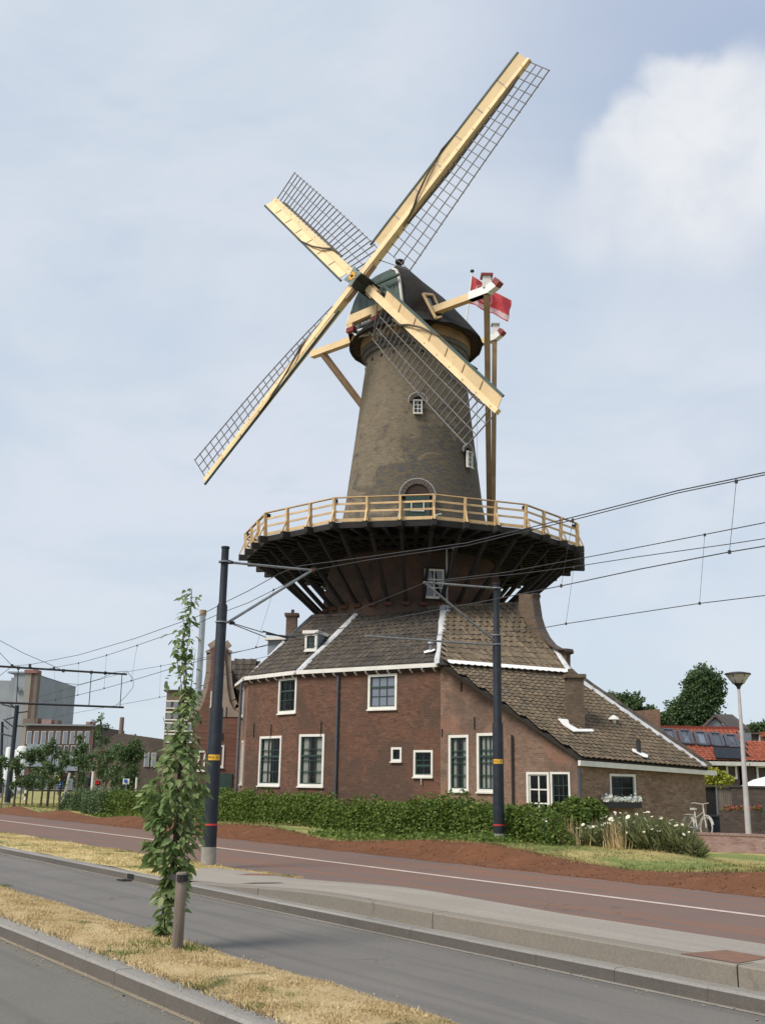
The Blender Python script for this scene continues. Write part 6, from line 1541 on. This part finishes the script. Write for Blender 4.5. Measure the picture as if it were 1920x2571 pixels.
gh = thing('gabled_house', 'grey gabled house with dark tiled roof rising behind the orange roof', 'house', V((at(1830, 1900, D3).x, D3, 0)))
q = [at(x, y, D3) for x, y in ((1765, 1822), (1793, 1800), (1828, 1830), (1828, 1850), (1765, 1850))]
b = MB(); b.prism([at(1765, 1845, D3), at(1828, 1845, D3), at(1828, 1832, D3), at(1796, 1803, D3), at(1767, 1828, D3)], V((0, .3, 0))); b.build('gable_wall', M['cheek'], gh)
p0 = at(1794, 1799, D3 - .2); p1 = at(1838, 1800, D3 + 5); p2 = at(1882, 1836, D3 + 5); p3 = at(1830, 1834, D3 - .2)
b = MB(); b.prism([p0, p3, p2, p1], V((0, 0, .18))); b.prism([p0, p1, p1 + V((-2.2, 2, -1.2)), at(1763, 1832, D3 - .2)], V((0, 0, .18))); b.build('roof', M['roofdark'], gh)
b = MB(); b.obox(V((at(1767, 1845, D3).x, D3 + .3, 0)), (at(1828, 1845, D3).x - at(1767, 1845, D3).x, 0, 0), (0, 6, 0), (0, 0, at(1800, 1835, D3).z)); b.build('wall', M['cheek'], gh)
fr_ = thing('roof_extension', 'pale flat roofed box standing above the left end of the orange roof', 'building', V((at(1600, 1805, 62).x, 62, 0))); pbox('wall', 1570, 1803, 1628, 1850, 62, 4, M['concrete'], fr_, 0); pbox('roof_edge', 1568, 1800, 1630, 1804, 61.8, 4.4, M['lead'], fr_)
# garden wall with gate and boards
D4 = 40.
gw = thing('garden_wall', 'dark brick garden wall behind the bicycle and the lamp', 'wall', V((at(1850, 2000, D4).x, D4, 0)))
pbox('brickwork', 1838, 1976, 2010, 2090, D4, .25, M['brick_dark'], gw, 0); pbox('coping', 1768, 1973, 2010, 1977, D4 - .05, .35, M['roofdark'], gw)
gt = thing('garden_gate', 'dark wooden gate between the brick wing and the garden wall', 'gate', V((at(1785, 2000, D4).x, D4, 0)))
for i in range(6): pbox('gate_board', 1770 + i * 4.6, 1978, 1774.2 + i * 4.6, 2090, D4 + .05, .04, M['tar'], gt, .05)
pbox('gate_post', 1798, 1978, 1801, 2060, D4, .1, M['galv'], gt, .05)
fnc = thing('board_fence', 'grey board fence right of the dark garden gate', 'fence', V((at(1820, 2000, D4).x, D4, 0)))
for i in range(7): pbox('fence_board', 1802 + i * 5.2, 1979 + rnd.uniform(-.6, .6), 1806.6 + i * 5.2, 2090, D4 + .04, .03, M['wood_post'], fnc, .05)
D5 = 38.6
pl1 = thing('planter', 'row of red flowering plants before the garden wall', 'planter', V((at(1860, 2030, D5).x, D5, 0))); pbox('box', 1815, 2035, 1910, 2090, D5, .5, M['brick_dark'], pl1, 0)
c = np.array([list(at(rnd.uniform(1815, 1910), 2030 + rnd.gauss(0, 4), D5 + rnd.uniform(0, .4))) for _ in range(420)]); scatter('blossoms', QV, QF, c, rotmats(420, .9), np.full(420, .07), M['petalr'], pl1, kind='stuff')
c = np.array([list(at(rnd.uniform(1812, 1912), 2036 + rnd.gauss(0, 5), D5 + rnd.uniform(0, .4))) for _ in range(900)]); scatter('foliage', QV, QF, c, rotmats(900, .9), np.full(900, .08), M['hedge'], pl1, kind='stuff')
ps_ = thing('parasol', 'white garden parasol behind the wall at the right edge', 'parasol', V((at(1925, 1970, 43).x, 43, 0))); pc = at(1922, 1966, 43)
b = MB(); b.lathe(V((pc.x, pc.y, 0)), [(1.0, pc.z - .12), (.5, pc.z + .12), (0, pc.z + .25)], 8); b.build('canopy', M['whiteb'], ps_); b = MB(); b.tube([V((pc.x, pc.y, 0)), V((pc.x, pc.y, pc.z))], .025, 8); b.build('pole', M['wood_post'], ps_)
blob_shrub('yellow green shrub above the garden gate beside the orange roof house', [(1790, 1945, 18, 41), (1775, 1962, 15, 41), (1810, 1950, 16, 41.2), (1828, 1960, 14, 41), (1800, 1968, 20, 41), (1778, 1940, 10, 41.2)], 2200, .11, 'foliage_yellow', base_y=2000, core=False)
bn_ = thing('bin', 'dark blue grey refuse bin beside the gate behind the bicycle', 'bin', V((at(1790, 2060, 37).x, 37, 0))); pbox('body', 1778, 2052, 1806, 2090, 37, .5, M['navy'], bn_, 0); pbox('lid', 1777, 2047, 1807, 2051.5, 36.95, .6, M['iron'], bn_)

# far trees
def blob_tree(label, blobs, N, size, m_, D, trunk=None, group=None):
    t = thing('tree', label, 'tree', V((at(blobs[0][0], 2000, D).x, D, 0)), group); cx = sum(b_[0] for b_ in blobs) / len(blobs)
    tx = trunk or cx; b = MB(); zt_ = at(tx, blobs[0][1], D).z; xx = at(tx, 1950, D).x; b.tube([V((xx, D, -.1)), V((xx + .1, D, zt_ * .5)), V((xx, D, zt_))], [.35, .25, .1], 8); b.build('trunk', M['bark'], t, smooth=True)
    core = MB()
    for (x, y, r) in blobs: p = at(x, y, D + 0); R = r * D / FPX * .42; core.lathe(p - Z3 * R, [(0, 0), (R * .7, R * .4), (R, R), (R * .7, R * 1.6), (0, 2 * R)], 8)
    core.build('crown_core', M['hedge_dark'], t, smooth=True)  # solid dark filler, crown shade put into its colour
    wts = [b_[2] ** 2 for b_ in blobs]
    def fn():
        x, y, r = rnd.choices(blobs, wts)[0]; p = at(x, y, D); R = r * D / FPX; v = V((rnd.gauss(0, 1), rnd.gauss(0, 1), rnd.gauss(0, 1))).normalized(); q = R * rnd.uniform(.4, 1.12) * (1 + .34 * math.sin(v.x * 7 + x) * math.sin(v.z * 8 + y) + .1 * math.sin(v.x * 19 + v.z * 17)); return list(p + v * q)
    shrub_leaves('crown', fn, N, size, M[m_], t, kind='stuff'); return t
blob_tree('tall irregular dark green tree rising behind the orange roof', [(1762, 1705, 34), (1785, 1720, 32), (1745, 1735, 32), (1790, 1750, 26), (1750, 1760, 38), (1720, 1770, 26), (1700, 1790, 30), (1735, 1795, 38), (1770, 1790, 34), (1690, 1810, 26), (1720, 1815, 30), (1770, 1815, 22), (1790, 1745, 22), (1730, 1712, 14)], 30000, .20, 'foliage_far', 84, group='trees beyond the orange roofs')
blob_tree('broad round topped tree behind the sloping verge of the brick wing', [(1560, 1768, 26), (1585, 1770, 28), (1535, 1765, 24), (1600, 1785, 18), (1560, 1790, 30), (1530, 1785, 28), (1590, 1800, 24), (1545, 1800, 30)], 16000, .19, 'foliage_far', 80, group='trees beyond the orange roofs')
blob_tree('smaller tree in the gap between the round tree and the tall tree', [(1632, 1785, 13), (1630, 1802, 17), (1655, 1808, 17), (1670, 1805, 14), (1640, 1818, 18), (1615, 1815, 15), (1665, 1822, 16)], 9000, .19, 'foliage_far', 82, group='trees beyond the orange roofs')
blob_tree('low light green tree at the right edge beyond the flat roof', [(1890, 1832, 16), (1910, 1828, 16), (1930, 1832, 18), (1880, 1840, 12)], 5000, .19, 'foliage_young', 90, group='trees beyond the orange roofs')
blob_tree('small rounded tree left of the grey gabled house', [(1800, 1808, 10), (1790, 1815, 10)], 900, .25, 'foliage_far', 78)

# ================================================================== BACKGROUND ON THE LEFT
def winrow(parent, x0, x1, y0, y1, n, D, m_='glassd', gap=.25, frame='white', name='window', slope=0.):
    for i in range(n):
        a = x0 + (x1 - x0) * (i + gap / 2) / n; c = x0 + (x1 - x0) * (i + 1 - gap / 2) / n; dy = slope * (i + .5) / n
        f = pbox(name, a, y0 + dy, c, y1 + dy, D - .06, .10, M[frame], parent); w = (c - a)
        pbox('pane', a + w * .09, y0 + 1 + dy, c - w * .09, y1 - 1 + dy, D - .09, .025, M[m_], f)
Da = 215.
gf = thing('grey_factory', 'large windowless pale grey factory block at the far left', 'building', V((at(36, 1900, Da).x, Da, 0)))
pbox('block', -60, 1708, 14, 2000, Da, 30, M['greyblock'], gf, 0); pbox('block', 14, 1701, 21, 2000, Da, 30, M['greyblock'], gf, 0); pbox('block', 21, 1690, 73, 2000, Da, 30, M['greyblock'], gf, 0); pbox('roof_edge', 20, 1686, 69, 1690, Da - .4, 30, M['bluegrey'], gf)
pbox('lower_hall', -60, 1885, 72, 2000, Da - 12, 10, M['bluegrey'], gf, 0)
for i in range(3): pbox('vent', 40 + i * 9, 1722 + 6 * (i % 2), 44 + i * 9, 1734, Da - .8, .6, M['bluegrey'], gf)
for (x, y0, y1) in ((22, 1875, 1905), (56, 1872, 1900), (40, 1882, 1900)):
    p = at(x, y1, Da - 25); q = at(x, y0, Da - 25); r = (14 if x == 56 else 8) * (Da - 25) / FPX
    b = MB(); b.lathe(V((p.x, p.y, 0)), [(r, 0), (r, q.z - r * .5), (r * .7, q.z - r * .12), (0, q.z)], 16); b.build('storage_tank', M['silo'], None, smooth=True, label={22: 'small white storage tank before the grey factory, leftmost', 56: 'widest white domed storage tank before the grey factory', 40: 'middle small white tank before the grey factory'}[x], category='tank', group='white tanks by the factory')
M['brownpale'] = mat('pale_brown_brick', (.17, .135, .115), (.14, .115, .10), .3, .9)
Dc = 200.
ck = thing('factory_chimney', 'square brick and concrete factory chimney with a red rimmed top', 'chimney', V((at(78, 1900, Dc).x, Dc, 0)))
ca = at(68, 1815, Dc); cb_ = at(86, 1690, Dc)
b = MB(); b.obox(V((at(73, 1750, Dc).x - 1, Dc, 0)), (1.1, 0, 0), (0, 1.8, 0), (0, 0, cb_.z)); b.build('shaft_panel', M['concrete'], ck)
b = MB(); b.obox(V((at(79, 1750, Dc).x - .4, Dc + .05, 0)), (.7, 0, 0), (0, 1.6, 0), (0, 0, cb_.z)); b.build('shaft_panel', M['brownband'], ck)
b = MB(); b.obox(V((at(86, 1750, Dc).x - .25, Dc, 0)), (.62, 0, 0), (0, 1.8, 0), (0, 0, cb_.z)); b.build('shaft_panel', M['brownpale'], ck)
b = MB(); b.obox(V((at(73, 1750, Dc).x - 1.2, Dc - .3, cb_.z)), (2.5, 0, 0), (0, 2.4, 0), (0, 0, .6)); b.build('rim', mat('rim_red', (.25, .12, .11), None), ck)
b = MB(); b.box(V((at(76, 1817, Dc).x, Dc - .2, at(78, 1812, Dc).z)), (2.2, 1.0, 1.0)); b.build('platform', M['brownpale'], ck)
Db = 160.
ob = thing('office_building', 'flat roofed building with brown top band and tall windows at the far left', 'building', V((at(150, 1950, Db).x, Db, 0)))
pbox('wall', 64, 1822, 230, 2000, Db, 14, M['brownband'], ob, 0); pbox('roof_edge', 62, 1818, 231, 1822, Db - .4, 15, M['galv'], ob)
b = MB(); x_ = at(230, 1900, Db).x; b.obox(V((x_ + .01, Db + .2, 0)), (.25, 0, 0), (1.0, 14, 0), (0, 0, at(230, 1823, Db).z)); b.build('end_wall', M['brick_dark'], ob)
winrow(ob, 64, 228, 1836, 1868, 9, Db, 'glassb', .35)
winrow(ob, 140, 228, 1872, 1900, 5, Db, 'glassd', .35)
pbox('lower_front', 66, 1868, 138, 1925, Db - .6, .5, M['bluegrey'], ob); winrow(ob, 84, 104, 1893, 1903, 1, Db - .7, 'glassd', .1)
pbox('lower_front', 138, 1898, 200, 1935, Db - .5, .4, M['bluegrey'], ob)
winrow(ob, 142, 196, 1902, 1916, 3, Db - .6, 'glassd', .4)
for (x0, y0, x1, y1, m_) in ((105, 1806, 130, 1818, 'brick_pink'), (137, 1808, 146, 1819, 'brick_far'), (91, 1802, 95, 1819, 'brick_far'), (216, 1812, 233, 1819, 'brick_pink'), (228, 1806, 232, 1818, 'lead')): pbox('roof_unit', x0, y0, x1, y1, Db + 3, 2, M[m_], ob)
pbox('shop_front', 40, 1948, 215, 1990, Db - 8, 5, M['tar'], ob, 0); pbox('awning', 100, 1938, 150, 1949, Db - 9, 2, M['concrete'], ob)
for x in (60, 84, 112, 136, 168, 190): pbox('shop_window', x, 1955, x + 15, 1984, Db - 8.1, .08, M['glassb'], ob)
De = 120.
bh = thing('brick_hall', 'old brick hall with dark pitched roof behind the young trees', 'building', V((at(330, 1950, De).x, De, 0)))
q = [at(x, y, De) for x, y in ((232, 2010), (418, 2010), (418, 1864), (405, 1857), (393, 1864), (290, 1845), (236, 1880))]; b = MB(); b.prism(q, V((0, 12, 0))); b.build('wall', M['brick_far'], bh)
q = [at(x, y, De - .3) for x, y in ((230, 1886), (290, 1843), (310, 1842), (404, 1855), (420, 1868), (420, 1915), (300, 1912), (288, 1880), (236, 1890))]; b = MB(); b.prism(q, V((0, 13, 0))); b.build('roof', M['roofdark'], bh)
for i in range(7): pbox('ridge_knob', 312 + i * 13, 1842 + i * 1.9, 316 + i * 13, 1848 + i * 1.9, De - .2, .4, M['brick_far'], bh)
pbox('lower_wall', 300, 1912, 420, 2010, De - .5, .5, M['brick_dark'], bh, 0); winrow(bh, 360, 395, 1890, 1925, 2, De - .6, 'glassb', .3); pbox('drainpipe', 281, 1925, 283, 1990, De - .1, .1, M['tar'], bh)
b = MB(); p = at(304, 1845, 135); q = at(306, 1801, 135); b.tube([V((p.x, p.y, 0)), V((p.x, p.y, q.z))], [.36, .27], 12); b.build('chimney_stack', M['brick_far'], None, smooth=True, label='thin round brick chimney standing above the brick hall roof', category='chimney')
Df = 118.
ap = thing('apartment_building', 'brick apartment block with white window bands behind the young tree', 'building', V((at(450, 1950, Df).x, Df, 0)))
a = at(412, 1850, Df); w_ = at(522, 1850, Df).x - a.x; zt_ = at(465, 1734, Df).z
b = MB(); b.obox(V((a.x, Df, 0)), (w_, 0, 0), (0, 9, 0), (0, 0, zt_)); b.build('wall', M['brick_far'], ap)
pbox('roof_edge', 411, 1732, 522, 1735, Df - .2, 9.4, M['roofdark'], ap)
for (y, y2) in ((1764, 1776), (1792, 1805), (1819, 1833), (1847, 1861)):
    pbox('white_band', 413, y - 5, 520, y - 2, Df - .12, .12, M['white'], ap); pbox('white_band', 413, y2 + 1, 520, y2 + 4, Df - .12, .12, M['white'], ap); winrow(ap, 416, 520, y - 2, y2 + 1, 6, Df - .05, 'glassb', .35, 'concrete')
fl = thing('steel_flue', 'tall slim silvery flue pipe rising left of the dark tram pole', 'flue', V((at(497, 1950, 90).x, 90, 0)))
p = at(500, 1740, 90); q = at(508, 1545, 90); b = MB(); xx = (p.x + q.x) / 2; b.tube([V((xx, 90, 0)), V((xx, 90, q.z))], .26, 16); b.build('pipe', M['steel'], fl, smooth=True); b = MB(); b.tube([V((xx, 90, q.z)), V((xx, 90, q.z + .45))], .30, 16); b.build('pipe_top', M['curb'], fl, smooth=True)
# young trees on the lawn
trs = [(-8, 1990, 1905, 22, 60), (36, 2012, 1895, 20, 62), (66, 2014, 1885, 24, 64), (104, 2008, 1880, 26, 66), (120, 2016, 1862, 22, 63), (150, 2006, 1880, 24, 68), (188, 2026, 1850, 26, 58), (202, 2008, 1880, 24, 70), (243, 2000, 1800, 26, 66), (262, 2004, 1870, 30, 68), (316, 2000, 1870, 44, 62), (288, 2000, 1870, 30, 64)]
YL = ['thin young tree cut by the left edge', 'small young tree between the two dark poles at left', 'young tree right of the wide white tank', 'young tree before the grey blue lower front', 'taller young tree before the tall windows', 'young tree left of the blue sign', 'young tree with red brown trunk on the green lawn', 'dense young tree left of the white warning sign', 'tallest narrow tipped young tree before the brick hall', 'round young tree above the red signal', 'widest bushy tree before the brick hall roof', 'bushy tree left of the widest bushy tree']
for (x, yb, yt, w, D), lab in zip(trs, YL):
    gz = 0.1; bx_ = at(x, yb, D); t = thing('young_tree', lab, 'tree', V((bx_.x, D, gz)), 'young trees on the far lawn')
    top = at(x, yt, D); xx = bx_.x; b = MB(); b.tube([V((xx, D, gz - .2)), V((xx + .05, D, top.z * .5)), V((xx, D, top.z * .9))], [.07, .05, .02], 7); b.build('trunk', M['bark'], t, smooth=True)
    b = MB(); b.tube([V((xx + .35, D, gz - .1)), V((xx + .35, D, gz + 1.3))], .045, 6); b.build('tree_stake', M['wood_post'], t)
    z0 = at(x, min(yb - 28, 1975), D).z; R = w * D / FPX
    cl = [(rnd.gauss(0, .42) * R, rnd.gauss(0, .42) * R, rnd.random()) for _ in range(13)]
    def fn():
        cx, cy, cf = rnd.choice(cl); tap = 1 - .75 * cf ** 1.6 if yt < 1855 else 1 - .45 * cf ** 2; r = .30 * R; z = z0 + (top.z - z0) * cf
        return [xx + cx * tap * 1.3 + rnd.gauss(0, r * .6), D + cy * tap + rnd.gauss(0, r * .6), z + rnd.gauss(0, r * .7)]
    shrub_leaves('crown', fn, 900 if w < 40 else 2400, .17, M['foliage_young'] if x < 300 else M['foliage_far'], t, kind='stuff')
# street furniture far left
def mast(name, label, cat, x, y0, y1, D, r, m_, group=None, lean=0):
    p = at(x, y0, D); q = at(x, y1, D); t = thing(name, label, cat, V((p.x, D, .0)), group); b = MB(); b.tube([V((p.x, D, -.1)), V((p.x + lean, D, q.z))], r, 8); b.build('post', M[m_], t, smooth=True); return t
sp1 = mast('street_lamp', 'white lamp post beside the dark far pole at left', 'street lamp', 42, 1990, 1905, 100, .10, 'white', 'white posts far left'); pbox('lamp_head', 36, 1900, 46, 1905, 100, .4, M['concrete'], sp1)
sp2 = mast('street_lamp', 'white leaning lamp post near the blue sign', 'street lamp', 156, 2006, 1940, 68, .08, 'white', 'white posts far left', .35); pbox('lamp_head', 158, 1936, 168, 1941, 68, .3, M['concrete'], sp2)
sp3 = mast('street_lamp', 'white lamp post left of the red signal', 'street lamp', 230, 1990, 1936, 80, .08, 'white', 'white posts far left'); pbox('lamp_head', 222, 1934, 240, 1939, 80, .3, M['concrete'], sp3)
sg = mast('road_sign', 'white rectangular sign with small red triangle above it', 'road sign', 207, 1990, 1950, 82, .04, 'galv'); pbox('sign_plate', 200, 1955, 215, 1963, 81.8, .05, M['white'], sg); q = [at(x, y, 81.8) for x, y in ((202, 1954), (213, 1954), (207.5, 1945))]; b = MB(); b.prism(q, V((0, .05, 0))); b.build('warning_triangle', M['red'], sg)
sg = mast('road_sign', 'blue rectangular sign beside the leaning white post', 'road sign', 153, 1985, 1965, 84, .04, 'galv'); pbox('sign_plate', 147, 1964, 159, 1977, 83.8, .05, M['signblue'], sg); pbox('white_stripe', 150, 1969, 156, 1971, 83.75, .04, M['white'], sg)
sg = mast('road_sign', 'white sign with a blue disc above the bushes left of the young tree', 'road sign', 316, 1990, 1955, 60, .04, 'galv'); pbox('sign_plate', 309, 1955, 325, 1969, 59.8, .05, M['white'], sg); c = at(316, 1961, 59.75); b = MB(); b.tube([c, c + V((0, .03, 0))], .10, 14); b.build('blue_disc', M['signblue'], sg)
mast('post', 'short white post right of the blue disc sign', 'post', 341, 1990, 1952, 60, .05, 'white')
ts_ = thing('traffic_signal', 'red cross signal box with pale border above the bushes', 'signal', V((at(245, 1970, 62).x, 62, 0))); pbox('border', 237.5, 1957.5, 252.5, 1972.5, 62, .15, M['concrete'], ts_); pbox('face', 239, 1959, 251, 1971, 61.9, .09, mat('signal_face', (.05, .01, .01), None), ts_)
b = MB()
for (xa, ya, xb, yb) in ((240, 1961, 250, 1961), (240, 1961, 243, 1969), (250, 1961, 247, 1969), (243, 1969, 245, 1964), (247, 1969, 245, 1964)): b.bar(at(xa, ya, 61.87), at(xb, yb, 61.87), .07, .03)
b.build('red_sign', mat('signal_red', (.7, .03, .02), None), ts_); b = MB(); p = at(245, 1973, 62.05); b.tube([V((p.x, p.y, 0)), p], .05, 8); b.build('post', M['galv'], ts_)
bl = None
for i, (x, D, lab) in enumerate(((65, 88, 'leftmost black and white bollard'), (88, 90, 'second black and white bollard from the left'), (108, 90, 'third black and white bollard from the left'), (123, 92, 'rightmost black and white bollard'))):
    p = at(x, 1990, D); h = at(x, 1966, D).z
    if bl is None:
        t = thing('bollard', lab, 'bollard', V((p.x, D, 0)), 'striped bollards far left')
        for k in range(5): b = MB(); b.tube([V((p.x, D, h * k / 5)), V((p.x, D, h * (k + 1) / 5))], .09, 8); b.build('stripe', M['white'] if k % 2 == 0 else M['iron'], t)
        bl = (t, V((p.x, D, 0)))
    else:
        t = copy_tree(bl[0]); t.location = V((p.x, D, 0)); t['label'] = lab
mast('tram_stop_post', 'dark post behind the leaning white lamp, with orange board', 'post', 150, 1990, 1945, 86, .06, 'iron'); 
ob2 = thing('orange_sign', 'orange sign board on the shop front left of the leaning lamp post', 'sign', V((at(150, 1950, 120).x, 120, 0))); pbox('board', 145, 1943, 154, 1962, 120, .1, M['yellow'], ob2); b = MB(); p = at(149, 1962, 120.1); b.tube([V((p.x, p.y, 0)), p], .06, 6); b.build('post', M['iron'], ob2)
pk = thing('kiosk', 'dark rounded kiosk between the white sign and the red signal', 'kiosk', V((at(220, 1975, 90).x, 90, 0))); b = MB(); p = at(220, 1950, 90); b.lathe(V((p.x, 90, 0)), [(.38, 0), (.40, p.z - .5), (.36, p.z - .1), (.2, p.z), (0, p.z + .05)], 14); b.build('body', M['navy'], pk, smooth=True); b = MB(); b.lathe(V((p.x, 90, 0)), [(.44, p.z - .55), (.44, p.z - .48), (.38, p.z - .47)], 14); b.build('roof_ring', M['iron'], pk)
# railing / low fence far left
rf = thing('railing', 'low grey railing along the street behind the young trees', 'railing', V((at(180, 1990, 95).x, 95, 0)))
for i in range(13): pbox('post', 120 + i * 16, 1976, 121.6 + i * 16, 1992, 95, .1, M['galv'], rf, 0)
for y in (1976, 1983): pbox('rail', 118, y, 318, y + 1.4, 95 - .02, .05, M['galv'], rf)
strip('side_street', 60, 110, .02, .02, M['gutter'], 30, 160)
g = MB(); g.face([at(-160, 1996, 92) * 1, at(330, 1996, 92), at(330, 1985, 120), at(-160, 1985, 120)]); 
for i in range(4): pass
# car
cx0 = at(-12, 1990, 96); car = thing('parked_car', 'grey car partly cut by the left edge', 'car', V((cx0.x, 96, 0)))
def cp(x, z, y=0): return V((cx0.x + x, 96 + y, z))
pf = [(-2, .35), (2, .35), (2.05, .7), (1.7, .85), (1.1, .95), (.6, 1.38), (-.9, 1.42), (-1.6, .98), (-2, .9)]
b = MB(); b.prism([cp(x, z) for x, z in pf], V((0, 1.7, 0))); b.build('body', M['carpaint'], car)
b = MB(); b.prism([cp(x, z, -.01) for x, z in ((.95, .96), (.52, 1.32), (-.85, 1.35), (-1.4, .98))], V((0, .02, 0))); b.build('side_window', M['glassd'], car)
for x in (-1.3, 1.3):
    b = MB(); b.tube([cp(x, .32, -.03), cp(x, .32, .2)], .32, 16); w_ = b.build('wheel', M['rubber'], car); b = MB(); b.tube([cp(x, .32, -.05), cp(x, .32, -.02)], .18, 12); b.build('rim', M['galv'], w_)
b = MB(); b.box(cp(2.03, .68, .2), (.06, .35, .14)); b.build('headlight', M['whiteb'], car)
# walking person
pp0 = at(38, 1997, 100); pz = .02
def person(o, label, yaw=0.):
    t = thing('person', label, 'person', o)
    J = {'pel': (0, 0, .92), 'ch': (0, 0, 1.30), 'nk': (0, 0, 1.47), 'hd': (0, -.02, 1.60), 'ht': (0, -.02, 1.71), 'ls': (-.17, 0, 1.40), 'rs': (.17, 0, 1.40), 'le': (-.22, .05, 1.14), 're': (.22, -.02, 1.14), 'lh': (-.22, -.08, .92), 'rh': (.22, -.14, .93),
         'lhp': (-.09, 0, .88), 'rhp': (.09, 0, .88), 'lk': (-.10, -.14, .50), 'rk': (.10, .06, .48), 'lf': (-.10, -.12, .07), 'rf': (.10, .26, .12), 'lt': (-.10, -.27, .04), 'rt': (.10, .14, .05)}
    E = [('pel', 'ch'), ('ch', 'nk'), ('nk', 'hd'), ('hd', 'ht'), ('ch', 'ls'), ('ch', 'rs'), ('ls', 'le'), ('rs', 're'), ('le', 'lh'), ('re', 'rh'), ('pel', 'lhp'), ('pel', 'rhp'), ('lhp', 'lk'), ('rhp', 'rk'), ('lk', 'lf'), ('rk', 'rf'), ('lf', 'lt'), ('rf', 'rt')]
    Rr = {'pel': .14, 'ch': .16, 'nk': .06, 'hd': .10, 'ht': .08, 'ls': .07, 'rs': .07, 'le': .05, 're': .05, 'lh': .035, 'rh': .035, 'lhp': .10, 'rhp': .10, 'lk': .065, 'rk': .065, 'lf': .045, 'rf': .045, 'lt': .035, 'rt': .035}
    ks = list(J); me = bpy.data.meshes.new('body'); me.from_pydata([J[k] for k in ks], [(ks.index(a), ks.index(b_)) for a, b_ in E], [])
    ob_ = bpy.data.objects.new('body', me); COL.objects.link(ob_); md = ob_.modifiers.new('s', 'SKIN'); me.skin_vertices.new() if not me.skin_vertices else None
    for i, k in enumerate(ks): me.skin_vertices[0].data[i].radius = (Rr[k], Rr[k] * .75)
    me.skin_vertices[0].data[0].use_root = True; ob_.modifiers.new('u', 'SUBSURF').levels = 1
    ob_.modifiers['u'].render_levels = 1
    dg = bpy.context.evaluated_depsgraph_get(); m2 = bpy.data.meshes.new_from_object(ob_.evaluated_get(dg)); bpy.data.objects.remove(ob_)
    m2.materials.clear(); [m2.materials.append(M[k]) for k in ('clothw', 'clothb', 'skin')]
    for f in m2.polygons: z = f.center.z; f.material_index = 1 if z < .93 else 2 if z > 1.45 else 0; f.use_smooth = True
    R = Matrix.Rotation(yaw, 4, 'Z'); m2.transform(R); m2.name = 'body'
    link('body', m2, t, Matrix.Translation(o)); b = MB(); b.lathe(o + Z3 * 1.58, [(.10, .0), (.115, .08), (.07, .15), (0, .17)], 10); b.build('hair', M['bark'], t, smooth=True); return t
person(V((pp0.x, 100, pz)), 'person in pale jacket and blue trousers walking beside the dark pole at left', .5)

dg_ = onz(296, 2214, .0); dgt = thing('drain_grate', 'small dark drain grate at the far kerb left of the young tree', 'drain', dg_)
q0 = so_(s_of(dg_), 7.24, .006)
for i in range(6): b = MB(); b.obox(q0 + TT * (i * .05), TT * .022, TN * .16, Z3 * .012); b.build('grate_bar', M['iron'], dgt)
b = MB(); b.obox(q0 - TT * .02 - Z3 * .004, TT * .32, TN * .17, Z3 * .006); b.build('grate_frame', M['tar'], dgt)
b = MB(); b.obox(q0 + TT * .02 + TN * .19 + Z3 * .02, TT * .26, TN * .02, Z3 * .08); b.build('kerb_inlet', M['dark'], dgt)
